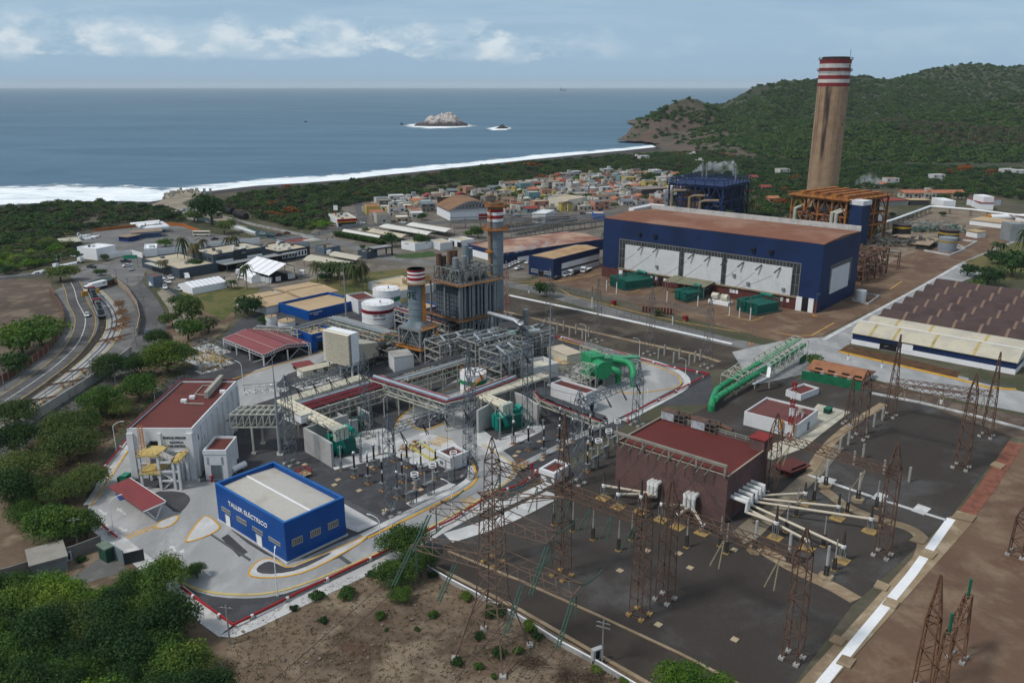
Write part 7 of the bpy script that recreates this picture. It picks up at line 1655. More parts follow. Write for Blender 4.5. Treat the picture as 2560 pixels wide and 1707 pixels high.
drs=Q_(1029,1262,1074,1238,1126,1205,1487,1172,1513,1146,1535,1120)
for x,y in cts:CT.put(P(x,y),AX,'black instrument transformer post with silver head on orange feet, '+('left bay' if x<1200 else 'right bay'))
for x,y in cps:CP.put(P(x,y),AX,'black two-section post with white cap on orange feet, '+('left bay' if x<1200 else 'right bay'))
for x,y in drs:DR.put(P(x,y),AX,'grey post with two white corona rings, '+('by the cable walk in the left bay' if x<1200 else 'near the plum hall corner'))
sa=thg('surge_arrester','slim grey surge arrester post with ring','insulator',(0,0,0),AX,'slim surge arresters')
lat(MB(),(0,0),.1,2.4,.45,.4,4,.07,0).mk('stand',gv,sa);shed_(MB(),2.4,6.2,.15,14).mk('insulator',M(154,(0,0,0)),sa);MB().ring((0,0,5.9),.5,.06).mk('ring',gv,sa);MB().lth((0,0,0),Q_(.4,0,.4,.12,.1,.16),8).mk('footing',M(195,(0,0,0)),sa)
SA=Proto(sa)
for x,y in Q_(853,1176,902,1156,949,1137,1250,1100,1283,1091,1018,1250,1357,1105):SA.put(P(x,y),AX,'slim grey surge arrester post near the '+('left' if x<1100 else 'right')+' green transformer',gp_='slim surge arresters, '+('left' if x<1100 else 'right'))
op=thg('post_insulator','slim dark and white porcelain post on an ochre footing in the old yard','insulator',(0,0,0),AX,'porcelain posts of the old yard')
lat(MB(),(0,0),.2,2.6,.5,.4,4,.08,0).mk('stand',M(196,(.06,.055,.05),.7),op);shed_(MB(),2.6,4.6,.16,9).mk('insulator',M(197,(.30,.29,.27),.4),op);shed_(MB(),4.7,6.4,.13,8).mk('insulator',M(197,(0,0,0)),op);MB().box(-.5,.5,-.5,.5,0,.2).mk('footing',footm,op)
OP=Proto(op)
for x,y in Q_(1432,1328,1482,1349,1546,1376,1579,1350,1385,1312,1716,1368,1800,1365,1815,1383,1965,1330,2058,1365,2085,1425,2034,1253,2117,1283,2202,1312,2190,1270,1990,1290):OP.put(P(x,y),AX)
dc=thg('lightning_arrester','tapered grey arrester on a six-sided concrete block beside the tan walk','insulator',(0,0,0),AX,'arresters on concrete blocks')
MB().lth((0,0,0),[(1.5,0),(1.4,.7)],6).mk('block',tcn,dc);lat(MB(),(0,0),.7,2.6,.6,.5,3,.1,0).mk('stand',M(196,(0,0,0)),dc);shed_(MB(),2.6,6.6,.30,16).mk('insulator',M(154,(0,0,0)),dc)
DCp=Proto(dc)
for x,y in Q_(1886,1378,1970,1412,2064,1445,2063,1218,2144,1252):DCp.put(P(x,y),AX)
pp_=thg('concrete_post','pale square concrete stub post','post',(0,0,0),AX,'concrete stub posts');MB().box(-.25,.25,-.25,.25,0,3.6).mk('post',M(198,(.30,.29,.265),.9,.2,.6),pp_)
PPp=Proto(pp_)
for x,y in Q_(1393,832,1409,827,1424,842,1440,835,1456,848,1472,843,1646,897,1661,888,1684,907,1698,898,1723,913,1737,905,1750,900):PPp.put(P(x,y),AX,'pale concrete stub post in the brown middle yard',gp_='stub posts of the middle yard')
for x,y in Q_(2205,1051,2184,1067,2166,1083,2120,1112,2099,1128,2157,1145,2134,1163,2209,1186,2272,1204):PPp.put(P(x,y),AX,'pale concrete stub post standing in the dark gravel of the right yard',gp_='stub posts of the right yard')
pdm=M(199,(.42,.33,.22),.9)
for x,y in Q_(845,1200,836,1213,898,1227,762,1162,930,1168,1012,1139,1037,1208,1052,1225,963,1276,1296,1130,1288,1140,1355,1150,1406,1124,1349,1104,1550,1427,1618,1377,1698,1384,1725,1420,1836,1375,1837,1599,1646,1562):
 w=P(x,y);mb=MB();mb.cbox((w.x,w.y,0),1.1,1.1,.2,AX);mb.mk('concrete_pad',pdm)[KD]=ST
for i,q in enm((Q_(2273,1354,2307,1363,2322,1349,2288,1341),Q_(2298,1389,2330,1400,2345,1385,2310,1374),Q_(2183,1470,2215,1480,2225,1466,2193,1453),Q_(2205,1512,2238,1524,2250,1508,2217,1496),Q_(2071,1605,2103,1618,2117,1602,2085,1590),Q_(2090,1660,2125,1673,2140,1652,2105,1640),Q_(2378,1296,2430,1308,2442,1292,2392,1280),Q_(2474,1164,2502,1175,2514,1165,2486,1156))):slb('cover_slab',q,.42,tcn,z0=.1)
lp=thg('street_lamp','white steel street lamp with a curved arm','lamp post',(0,0,0),0,'white street lamps');mb=MB();mb.cyl((0,0,0),(0,0,7.6),.13,8,.07);mb.tube([(0,0,7.4),(.5,0,8.1),(1.3,0,8.5),(2.2,0,8.7)],.07,6);mb.mk('pole',wh2,lp);MB().box(2.1,3.0,-.13,.13,8.62,8.78).mk('lamp_head',wh1,lp);MB().cbox((0,0,0),.6,.6,.3).mk('footing',ccr,lp)
LP_=Proto(lp)
for x,y,ry,ang,lb in((694,1490,1386,100,'standing on the outer kerb below the blue workshop'),(952,1378,1290,160,'standing by the red main right of the blue workshop'),(284,1328,1245,40,'behind the maroon carport'),(413,1375,1340,50,'next to the big tree right of the gate'),(291,1128,1056,20,'left of the control building by the red main'),(388,1004,971,30,'behind the back corner of the control building'),(608,963,905,150,'at the road corner behind the control building'),(775,912,858,150,'at the corner of the rose-red shed'),(1076,1110,1045,50,'in the loop bend right of the left gantry'),(961,1043,990,50,'under the truss crossing the plant road'),(1257,1160,1128,160,'beside the curved kerb in the right switch bay'),(1130,1286,1203,150,'on the long kerb below the pale cable walk'),(1598,894,845,180,'near the big green pipe bend'),(1464,855,810,180,'above the cream condenser block'),(1713,941,896,170,'on the far kerb of the right loop road'),(1618,1008,975,90,'in the middle of the right loop road'),(188+0,708,700,0,None)):
 if lb:w=P(x,y);LP_.put(w,radians(ang),'white street lamp with curved arm, '+lb,scale=HZ(w,ry)/8.7)
def mast(lb_,base,top,r0,r1,mat=gv,name='lightning_mast',cat='mast'):
 w=P(*base);h=HZ(w,top);o=thg(name,lb_,cat,w);k=3
 for i in rn(k):pass
 mb=MB();mb.cyl((0,0,.2),(0,0,h*.45),r0,10,r0*.8).cyl((0,0,h*.45),(0,0,h*.75),r0*.7,10,r0*.5).cyl((0,0,h*.75),(0,0,h),r0*.4,8,r1);mb.mk('pole',mat,o);MB().cbox((0,0,0),1.4,1.4,.25).mk('footing',wcn,o)
mast('tall tapered grey lightning mast between the cable bridge and the left gantry',(701,1136),888,.38,.05,M(200,(.24,.27,.30),.5,.1));mast('tall grey lightning mast in front of the long blue treatment building',(866,795),660,.38,.05,M(200,(0,0,0)));mast('tall grey lightning mast beside the beige-roofed block',(1374,963),752,.36,.05,M(200,(0,0,0)))
conc_pole=M(201,(.26,.26,.25),.9,.15)
def pole(lb_,base,top,arms=1,ang=.3,gp_=None,lampm=False,r=.16,mat=None):
 w=P(*base);h=HZ(w,top);o=thg('utility_pole',lb_,'pole',w,ang,gp_);MB().cyl((0,0,0),(0,0,h),r,8,r*.65).mk('pole',mat or conc_pole,o)
 for i in rn(arms):MB().box(-1.1,1.1,-.06,.06,h-.5-i*.8,h-.36-i*.8).mk('crossarm',mat or conc_pole,o)
 ins=MB()
 for x in(-1,-.35,.35,1):ins.cyl((x,0,h-.36),(x,0,h-.1),.06,5)
 ins.mk('insulators',dk_,o);return o
pl_=[((195,1366),1294,'concrete pole behind the long grey perimeter wall'),((575,1610),1512,'leaning concrete pole at the bottom corner of the plant'),((1505,1660),1550,'double timber pole by the white-topped wall at the bottom'),((232,960),900,'pole nearest the small tree on the right road'),((288,955),908,'pole left of the shaded right-hand road'),((352,735),690,'pole beside the bend near the guard tower'),((67,1100),1045,'pole above the white pickup on the shaded road'),((152,868),820,'pole just inside the rail yard brick wall'),((12,976),915,'lamp pole at the left edge of the rail yard'),((362,780),740,'pole on the outer side of the curving road'),((394,845),805,'pole beside the white car on the curving road'),((341,867),812,'thin pole in the strip between rail yard and road'),((293,705),673,'pole by the road junction'),((322,727),695,'pole right of the rail yard gatehouse'),((144,662),636,'pole beside the tanker lorries'),((155,660),632,'second pole beside the tanker lorries')]
for b_,t_,lb in pl_:pole(lb,b_,t_,arms=2 if 'double' in lb else 1,ang=RR(b_[0]).uniform(-.6,.9))
for b_,t_ in(((27,1062),1015),((117,1003),958),((183,952),913),((234,917),880),((33,1040),985),((222,823),790),((256,850),818),((148,950),935)):
 w=P(*b_);h=HZ(w,t_);o=thg('lighting_pole','thin lighting pole standing along the curved tracks','pole',w,0,'thin poles along the curved tracks');MB().cyl((0,0,0),(0,0,h),.08,6,.05).mk('pole',gv,o);MB().box(-.1,.9,-.08,.08,h-.1,h).mk('lamp_head',gv,o)
for b_,t_,lb in(((1878,861),823,'thin lamp post on an orange base near the lattice bridge'),((2037,790),735,'thin lamp post on an orange base at the corner of the turbine hall'),((1322,733),695,'thin lamp post on the far side of the middle yard'),((2352,1010),965,'lamp post with white foot by the trench'),((2204,920),865,'lamp post with white foot beside the hedge and the trench'),((2435,970),920,'lamp post right of the trench water'),((2120,900),870,'lamp post behind the round tree')):
 w=P(*b_);h=HZ(w,t_);o=thg('lamp_post',lb,'lamp post',w,0);MB().cyl((0,0,0),(0,0,h),.09,6,.06).mk('pole',M(202,(.14,.11,.09),.8),o);MB().box(-.1,1.2,-.1,.1,h-.12,h).mk('lamp_head',gv,o);MB().cbox((0,0,0),1.6 if 'orange' in lb else.5,1.6 if 'orange' in lb else.5,.3 if 'orange' in lb else 1.2).mk('footing',org if 'orange' in lb else wh2,o)
for i,(x,y,t_)in enm(((1541,735,676),(1516,727,672),(1744,765,715),(1823,790,740),(1848,794,745),(1875,800,738),(1667,755,700),(1480,770,715),(1681,812,770))):
 w=P(x,y);h=HZ(w,t_);o=thg('cable_post','thin two-tone cable post in front of the turbine hall transformers','post',w,0,'cable posts before the turbine hall');MB().cyl((0,0,0),(0,0,h*.5),.22,8).mk('lower_tube',wh1,o);MB().cyl((0,0,h*.5),(0,0,h),.16,8).mk('upper_insulator',M(203,(.12,.09,.08),.6),o)
wires=MB();wm2=M(204,(.045,.042,.04),.6)
def wire(mb,a,b,sag=1.0,r=.035,n=8):
 a,b=V3(a),V3(b);pts=[a.lerp(b,i/n)-V3((0,0,sag*4*(i/n)*(1-i/n)))for i in rn(n+1)]
 for p,q in zip(pts[:-1],pts[1:]):mb.bar(p,q,r*2)
def line(lb_,prs,sag=1.0,r=.035,gp_='power lines'):
 o0=V3(prs[0][0])
 for a_,b_ in prs:
  mb=MB();wire(mb,a_,b_,sag,r);o=mb.mk('power_line',wm2);tag(o,lb_,'cable',gp_)
def bpt(base,row,base2,row2,t,dz=-.8):
 A_,B_=P(*base),P(*base2);A_.z=HZ(A_,row)+dz;B_.z=HZ(B_,row2)+dz;return A_.lerp(B_,t)
line('overhead conductor from the turbine hall wall to the grey gantries',[(H.world(H.hit(x,y).x-1.5,-2.4,H.hit(x,y).z-2.2),bpt((1374,802)if i<2 else(1492,853)if i<4 else(1623,885),714 if i<2 else 738 if i<4 else 752,(1492,853)if i<2 else(1623,885)if i<4 else(1766,917),738 if i<2 else 752 if i<4 else 782,.3+.4*(i%2)))for i,(x,y)in enm(((1606,619),(1644,624),(1732,640),(1773,646),(1857,660),(1902,667),(1949,674)))],1.2,.05,'conductors to the turbine hall')
line('overhead conductor from the plum hall beam to the long rusty gantry',[(Q.world(Q.a*(.13+.17*i),-2.2,Q.h),bpt((1404,1440),1222,(1598,1537),1297,.08+.2*i))for i in rn(5)],1.5,.04,'conductors to the plum hall')
line('overhead conductor between the galvanised gantries',[(bpt((729,1160),968,(919,1091),912,.1+.2*i),bpt((980,1285),1075,(1174,1192),1010,.1+.2*i))for i in rn(5)],1.0,.035,'conductors between galvanised gantries')
line('overhead conductor from the gantry by the tank to the right bay',[(bpt((1178,1150),925,(1318,1080),872,.15+.2*i),bpt((1444,1209),1010,(1592,1062),948,.1+.2*i))for i in rn(4)],1.2,.035,'conductors over the right bay')
line('overhead conductor across the right yard between rusty gantries',[(bpt((1925,1240),1090,(2205,1388),1180,.1+.25*i),bpt((2149,1094),960,(2402,1169),992,.1+.25*i))for i in rn(4)],1.0,.035,'conductors over the right yard')
line('conductor hanging in front of the plum hall and its gantry',[(bpt((1662,1498),1279,(1980,1646),1398,.1+.2*i),Q.world(Q.a*(.5+.1*i),-1.5,Q.h*.8))for i in rn(4)],.8,.035,'conductors before the plum hall')
line('power line leaving the tower arms towards the lower left',[(tips[k]+V3((-2,-4,-5)),tips[k]+V3((-95,-150,-12)))for k in(0,2,4,6)],4,.03,'lines from the transmission tower')
drp=[(P(x,y),HZ((x,y),r))for x,y,r in((870,1150,1050),(905,1130,1040),(940,1120,1035),(1035,1200,1110),(1075,1180,1090),(1120,1160,1070),(1355,1120,1010),(1390,1110,1000),(1425,1100,990))]
line('thin dropper wire hanging vertically in the switch bays',[((w.x,w.y,2.5),(w.x,w.y,h))for w,h in drp],0,.03,'dropper wires')
bw_=M(205,(.16,.065,.045),.85,.25,.5);bpost=M(206,(.33,.27,.20),.9,.2)
wsg('brick_wall','curved brick panel wall with pale posts on the field side of the rail yard',Q_(127,733,139,752,157,780,163,806,155,836,121,879,82,909,41,936,0,960,-120,1030),2.5,.25,bw_,posts=(4.2,bpost));wsg('boundary_wall','curved tan panel wall between the rail yard and the right-hand road',Q_(281,700,320,733,343,768,351,803,344,838),2.6,.25,M(207,(.36,.28,.21),.9,.2,.5),posts=(4.5,bpost))
wsg('retaining_wall','long grey retaining wall beside the shaded right-hand road',Q_(330,885,268,935,195,983,120,1031,0,1108,-120,1180),2.8,.35,ccr)
wsg('barrier','yellow corrugated barrier at the end of the tracks',[(205,741),(249,733)],1.9,.5,yel)
wsg('perimeter_wall','long grey perimeter wall running to the gate in the lower left',Q_(-60,1470,30,1448,120,1418,190,1393,255,1368),2.6,.25,M(208,(.19,.185,.17),.9,.2,.3,streak=.3));
gt=wsg('gate_wall','blue-grey sheet wall beside the gate in the lower left',[(258,1378),(312,1412)],3.0,.15,M(209,(.17,.215,.235),.6));wsg('gate','dark slatted gate next to the gate wall',[(312,1412),(362,1400)],2.4,.15,M(210,(.04,.045,.05),.7),cat='gate')
slb('gate_road',Q_(200,1430,262,1385,318,1420,300,1432,150,1475,90,1490),.03,gya)
kb=Bd('transformer_cabin','dark green cabin beside the gate under the big trees','cabin',(243,1360),(262,1372),(279,1362),3.0);kb.shl(M(211,(.02,.07,.05),.7),M(212,(.14,.19,.15),.8),par=0,over=.2)
sb_=Bd('notice_board','pale notice board with a small picture fixed on the perimeter wall','sign',(157,1411),(181,1402),(181,1380),0.0,h=2.5);sb_.pa('board',MB().box(0,sb_.a,-.25,-.15,.4,2.3),M(213,(.42,.48,.52),.6));sb_.pa('picture',MB().box(sb_.a*.6,sb_.a*.82,-.28,-.255,.7,2.0),dk_)
for i in rn(4):sb_.pa('text_line',MB().box(sb_.a*.08,sb_.a*.5,-.27,-.255,.7+.35*i,.78+.35*i),wh1)
for pts,lb in(([(1270,738-6),(1400,758),(1560,792),(1740,830),(1832,852)],'wire fence on the white kerb of the middle yard'),(Q_(2180,982,2300,1005,2440,1038,2600,1080),'wire fence on the white kerb of the right yard'),(Q_(190,590,240,572,340,560,420,556,470,560,530,580,600,600),'wire fence behind the gas depot')):
 W_=[P(*p)for p in pts];o=thg('wire_fence',lb,'fence',W_[0]);mb=MB()
 for a_,b_ in zip(W_[:-1],W_[1:]):
  k=max(1,int((b_-a_).length/3.2))
  for j in rn(k+1):p=a_.lerp(b_,j/k);mb.bar(p,p+V3((0,0,2.2)),.08)
  for z in(.4,1.3,2.15):mb.bar(a_+V3((0,0,z)),b_+V3((0,0,z)),.04)
 mb.mk('posts_and_wires',M(214,(.12,.105,.09),.8),o,off=W_[0])
wsg('white_topped_wall','low wall with bright white coping along the bottom of the old road',Q_(1062,1421,1122,1456,1200,1497,1300,1551,1400,1614,1500,1668,1600,1728),.9,.14,ccr,coping=wh2)
tp_=thg('transformer_box','small meter box at the foot of the timber pole','cabinet',P(1492,1655),.5);MB().box(-.9,.9,-.4,.4,.8,2.6).mk('cabinet',M(215,(.4,.4,.4),.6),tp_);MB().box(-.5,.2,-.45,-.405,1.0,2.4).mk('door',dk_,tp_);MB().box(-.8,-.6,-.2,.2,0,.8).box(.6,.8,-.2,.2,0,.8).mk('leg',dk_,tp_)
pit=thg('grating_pit','pit with yellow and black edging beside the white kiosk on the gravel','pit',P(1030,1120),AX);bb_=[P(x,y)for x,y in Q_(1027,1120,1080,1152,1098,1140,1048,1108)];mb=MB()
for i in rn(4):mb.bar(bb_[i]+V3((0,0,.3)),bb_[(i+1)%4]+V3((0,0,.3)),.35,.5)
q_=mb.mk('kerb',M(216,(.50,.45,.12),.7),None);q_.parent=pit;q_.matrix_parent_inverse=Matrix.Identity(4);q_.location=(0,0,0)
me=q_.data;inv_=(Matrix.Translation(pit.location)@Matrix.Rotation(AX,4,'Z')).inverted()
for v in me.vertices:v.co=inv_@v.co
jk(MB(),-4,4,-2,2,0,.8,30,.1,61,sz=.3).mk('valves',M(217,(.30,.17,.08),.8),pit)
for x,y,lb,m_ in((760,1190,'red and yellow work platform on the gravel behind the blue workshop','a'),(1300,1172,'red and yellow work platform beside the red main near the kiosk','b')):
 o=thg('work_platform',lb,'platform',P(x,y),AX);MB().box(-1.3,1.3,-1.3,1.3,.5,.7).mk('deck',M(218,(.4,.33,.2),.8),o);f=MB();rail(f,[(-1.3,-1.3,.7),(1.3,-1.3,.7),(1.3,1.3,.7),(-1.3,1.3,.7),(-1.3,-1.3,.7)],1.1,1.3,.1);f.mk('railing',rdp if m_=='a' else org,o);MB().box(-1.1,-.9,-1.1,-.9,0,.5).box(.9,1.1,-1.1,-.9,0,.5).box(-1.1,-.9,.9,1.1,0,.5).box(.9,1.1,.9,1.1,0,.5).mk('feet',gv,o)
tr_=Bd('small_transformer','small teal pad transformer with green fins left of the control building','transformer',(298,1190),(314,1191),(318,1180),2.0);tr_.shl(M(219,(.03,.22,.14),.5),M(219,(0,0,0)),par=0);tr_.pa('fins',MB().box(-.8,-.1,.2,1.4,.4,1.5),gdk)
o=thg('green_cabinet','small dark green cabinet on the pale pavement of the right yard','cabinet',P(2069,1032),AX);MB().box(-1.1,1.1,-.8,.8,0,1.4).mk('body',M(220,(.01,.05,.035),.6),o);MB().box(-1.15,1.15,-.85,.85,1.4,1.5).mk('lid',gdk,o)
for x,y,lb in((530,1204,'by the stair frame of the control building'),(1330,1172,'at the end of the red main')):
 o=thg('fire_hydrant','red fire monitor '+lb,'hydrant',P(x,y));MB().cyl((0,0,0),(0,0,1.3),.2,8).cyl((-.5,0,1.2),(.6,0,1.5),.16,8).mk('body',rdp,o);MB().cyl((0,0,0),(0,0,.15),.35,8).mk('base',rdp,o)
for x,y in((1534,762),(1713,801)):o=thg('hose_cabinet','red hose cabinet beside the yellow line, %s of two'%('left' if x<1600 else 'right'),'cabinet',P(x,y),AX);MB().box(-1,1,-.7,.7,.5,1.8).mk('box',M(221,(.22,.02,.02),.6),o);MB().box(-.9,-.7,-.5,.5,0,.5).box(.7,.9,-.5,.5,0,.5).mk('legs',org,o)
o=thg('insulator_stock','row of dark red upright drums behind the little orange-tinged tree','equipment',P(1608,780),-.35)
for i in rn(10):MB().cyl((i*1.2,0,0),(i*1.2,0,2.4),.4,8).mk('drum',M(222,(.10,.02,.025),.6),o)
# -- TOWN, OFFICES, DEPOT
slw=slate;roofbeige=M(223,(.47,.41,.30),.9,.15,.15,col2=(.40,.36,.28))
def flt(name,lb_,p0,p1,p2,h,wallm,roofm,par=.5,cat='building',units=0,base=True,over=0,gp_=None):
 b=Bd(name,lb_,cat,p0,p1,p2,h,gp_=gp_);b.shl(wallm,roofm,par=par,over=over);q=RR(int(p0[0]))
 for i in rn(units):
  x,y=q.uniform(1.5,max(1.6,b.a-3)),q.uniform(1.5,max(1.6,b.b-3));b.pa('roof_unit',MB().box(x,x+q.uniform(1,2.2),y,y+q.uniform(1,2),h-par-.1,h-par+q.uniform(.7,1.5)),q.choice((gv,wh1,M(224,(.10,.10,.10),.7))))
 return b
a1=flt('office_building','low slate-blue office with wide beige roof beside the parked pickups',(353,645),(447,672),(541,656),4.6,slw,roofbeige,units=4)
a1.pa('white_fin',MB().box(a1.a*.25,a1.a*.7,-3,-.01,3.6,3.9),lst)
a2=flt('office_building','two-storey slate office with dark sign panel lettered CFE',(532,637),(663,616),(628,602),8.2,slw,roofbeige,units=8)
for u0,u1 in((.08,.36),(.62,.92)):
 a2.pa('window',MB().box(a2.a*u0,a2.a*u1,-.08,-.003,5.2,6.6),gls);a2.pa('white_band',MB().box(a2.a*(u0-.04),a2.a*(u1+.0),-.12,-.003,3.6,5.0),wh2)
a2.pa('sign_panel',MB().box(a2.a*.38,a2.a*.62,-.5,-.003,2.8,8.8),charcoal);a2.text('CFE','front',(602,634),(613,632),M(225,(.5,.5,.5),.5),hpx=4,off=.56)
a2.pa('window',MB().box(-.06,-.003,2,4.5,5,6.4).box(-.06,-.003,6,9,5,6.4),gls)
cnp=thg('entrance_canopy','long grey flat canopy along the front of the two-storey slate office','canopy',a2.world(a2.a*.0,0),a2.ang);MB().box(2,a2.a+14,-7,-.2,3.7,4.0).mk('roof',M(226,(.26,.27,.27),.7),cnp)
for i in rn(8):x=3+i*(a2.a+10)/7;MB().box(x-.2,x+.2,-6.6,-6.2,0,3.7).mk('column',slw,cnp)
MB().box(2,a2.a+10,-1.5,-1.2,0,3.6).mk('shaded_glazing',dk_,cnp)
a3=flt('office_building','charcoal office block with a row of white framed windows',(696,629),(774,616),(745,597),5.4,charcoal,roofbeige,units=9)
for i in rn(8):x=a3.a*(.12+.1*i);a3.pa('window',MB().box(x,x+a3.a*.055,-.1,-.003,1.8,3.8),dk_);a3.pa('window_frame',MB().box(x-.35,x-.05,-.25,-.003,1.3,4.3).box(x+a3.a*.055+.05,x+a3.a*.055+.3,-.25,-.003,1.3,4.3).box(x-.05,x+a3.a*.055+.05,-.25,-.003,3.9,4.3).box(x-.05,x+a3.a*.055+.05,-.25,-.003,1.3,1.7),wh2)
flt('office_building','small slate blue house with brown roof right of the charcoal office',(786,614),(810,620),(834,610),3.6,M(227,(.12,.16,.21),.7),M(228,(.24,.18,.14),.9),units=1)
flt('store_room','pale blue-white walled yard building behind the charcoal office',(692,600),(735,608),(790,596),4.0,M(229,(.42,.47,.50),.8),M(230,(.17,.06,.055),.9),par=.7)
flt('store_room','cream gabled shed beside the pale yard building',(758,600),(775,604),(792,598),3.6,crm,crf,par=0,over=.4)
flt('gate_house','slate gatehouse beside the entrance canopy',(894,626),(917,630),(938,624),3.8,slw,roofbeige,units=2);gc=flt('gate_canopy','charcoal flat canopy over the vehicle entrance',(919,618),(935,622),(968,612),5.0,charcoal,M(226,(0,0,0)),par=0,cat='canopy');gc.wall.data.clear_geometry();bb2=MB().box(0,gc.a,0,gc.b,4.2,5.0).box(0,.6,0,.6,0,4.2).box(gc.a-.6,gc.a,gc.b-.6,gc.b,0,4.2).box(0,.6,gc.b-.6,gc.b,0,4.2);gc.pa('frame',bb2,charcoal)
flt('gate_house','slate guard tower with red edged roof at the road junction',(366,688),(382,692),(398,686),5.0,M(227,(0,0,0)),M(231,(.22,.08,.05),.8),par=.2)
flt('gate_house','dark roofed gatehouse at the head of the rail yard',(228,704),(258,705),(266,694),2.8,M(232,(.12,.06,.05),.9),M(233,(.05,.07,.065),.8),par=0,over=.8)
def tent(lb_,e0,e1,e2,he,hr,name='tent',open_=False,n=5):
 """e0,e1 gable ends of the near eave line ..; rectangle corners at eave height"""
 b=Bd(name,lb_,'tent',e0,e1,e2,he);a,w,wm_=b.a,b.b,M(234,(.80,.81,.83),.55,.04)
 b.pa('roof',MB().add([(0,0,he),(a,0,he),(a,w/2,hr),(0,w/2,hr),(a,w,he),(0,w,he)],[(0,1,2,3),(3,2,4,5)]),wm_)
 mb=MB()
 for i in rn(1,n):x=a*i/n;mb.bar((x,0,he+.05),(x,w/2,hr+.05),.18).bar((x,w/2,hr+.05),(x,w,he+.05),.18)
 b.pa('roof_seam',mb,M(235,(.45,.47,.5),.6))
 if open_:
  ps=MB()
  for x in(0,a*.33,a*.66,a):
   for y in(0,w):ps.bar((x,y,0),(x,y,he),.22)
  b.pa('post',ps,M(236,(.3,.3,.3),.5));b.pa('stage',MB().box(2,a-1.5,2,w-3,0,.9),M(237,(.015,.015,.018),.8));b.pa('curtain',MB().box(1,1.3,1,w-1,0,he),M(237,(0,0,0)))
  b.pa('screen',MB().box(a-.2,a-.05,w*.52,w*.72,.9,3.6).box(a-.2,a-.05,w*.18,w*.32,.9,3.0),M(238,(.55,.56,.58),.5))
 else:b.pa('wall',MB().box(.05,a-.05,.05,w-.05,0,he).add([(.06,.06,he),(.06,w-.06,he),(.06,w/2,hr-.05),(a-.06,.06,he),(a-.06,w-.06,he),(a-.06,w/2,hr-.05)],[(0,1,2),(5,4,3)]),wm_)
 return b
tent('large open white event tent with a dark stage in the plaza',(599.5,669),(672,689),(753,671),4.2,8.2,open_=True);tent('small white tent attached to the left of the large event tent',(604,683),(628,694),(650,688),2.8,4.2,n=2);tent('long low white tent on the lawn edge',(480,720),(566,704),(553,690),3.0,4.6,n=8)
for x,y in Q_(659,705,673,708,757,688,598,686):o=thg('water_tank','white water tote beside the event tent','tank',P(x,y),0,'white totes round the event tent');MB().box(-1.2,1.2,-1.2,1.2,.3,2.4).mk('body',wh2,o);MB().box(-1.2,1.2,-1.2,1.2,0,.28).mk('pallet',dk_,o)
cars_under=[]
def cpy(lb_,c4,h,mat,arch=.5,name='parking_canopy',posts=True):
 q0,q1,q2,q3=[P(x,y,h)for x,y in c4];o=thg(name,lb_,'canopy',(q0.x,q0.y,0));off=o.location;V=[];n=6
 for i in rn(n+1):
  v=i/n;a_=q0.lerp(q3,v);b_=q1.lerp(q2,v);z=arch*sin(PI*v);V+=[a_+V3((0,0,z)),b_+V3((0,0,z))]
 W2=[v-V3((0,0,.22))for v in V];F=[(2*i,2*i+1,2*i+3,2*i+2)for i in rn(n)];m_=len(V);F+=[tuple(m_+k for k in f[::-1])for f in F];F+=[(2*i,2*i+2,m_+2*i+2,m_+2*i)for i in rn(n)]+[(2*i+3,2*i+1,m_+2*i+1,m_+2*i+3)for i in rn(n)]+[(1,0,m_,m_+1),(2*n,2*n+1,m_+2*n+1,m_+2*n)]
 MB().add(V+W2,F).mk('roof',mat,o,off=off);L=(q1-q0).length;k=max(2,int(L/7));ps=MB()
 for i in rn(k+1):
  for v in(.12,.88):p=q0.lerp(q1,i/k).lerp(q3.lerp(q2,i/k),v);ps.bar(p,(p.x,p.y,0),.22)
 ps.mk('posts',M(177,(.10,.09,.08),.8),o,off=off);return o,(q0,q1,q2,q3)
cpy('long cream parking canopy in front of the charcoal office',Q_(757,650,855,665,884,655,777,636),3.2,M(239,(.50,.46,.36),.7,.1));cpy('shorter cream parking canopy above the long cream one',Q_(822,638,891,650,906,641,838,628),3.0,M(239,(0,0,0)))
cc=M(240,(.50,.44,.33),.7,.12,.2);cw_=M(241,(.62,.61,.56),.7,.08)
canopies=[('tan parking canopy, nearest to the hedge',Q_(894,575,1004,594,1026,588,924,570),cc),('tan and white parking canopy, second from the hedge',Q_(947,567,1068,587,1089,581,977,561),cw_),('pale parking canopy farthest from the hedge',Q_(1016,563,1114,580,1139,573,1039,557),cw_),('thin white canopy directly behind the hedge',Q_(855,578,948,594,956,591,866,575),cw_)]
for lb,c4,mt in canopies:cpy(lb,c4,3.2,mt,.9)
wb_=flt('white_office','white office with cream roof partly hidden by dark round trees',(1003,603),(1037,609),(1068,598),4.2,wh2,roofbeige);wb_.pn('window','front',(1012,608),(1022,611),dk_)
flt('white_office','white L-shaped carport building right of the dark trees',(1073,600),(1100,608),(1116,600),4.0,wh1,roofbeige,par=.2);g2_=flt('garage_building','small white twin garage with cream roof',(1121,596),(1152,602),(1177,595),3.8,wh2,roofbeige);g2_.pn('garage_door','front',(1127,601),(1135,608),dk_,rel=(1.5,2.8,5,.1));g2_.pn('garage_door','front',(1140,601),(1148,608),dk_,rel=(7.5,2.8,11,.1))
zg=HZ((1125,553),527);G=Bd('sports_hall','white sports hall with brown arched roof and open white truss front','building',(1125,527),(1240,521),(1200,506),zg);a,w=G.a,G.b
G.pa('wall',MB().box(0,.4,0,w,0,zg).box(a-.4,a,0,w,0,zg).box(.4,a-.4,w-.4,w,0,zg).box(.4,a-.4,.5,.9,0,zg*.92),wh2);n=14;V=[]
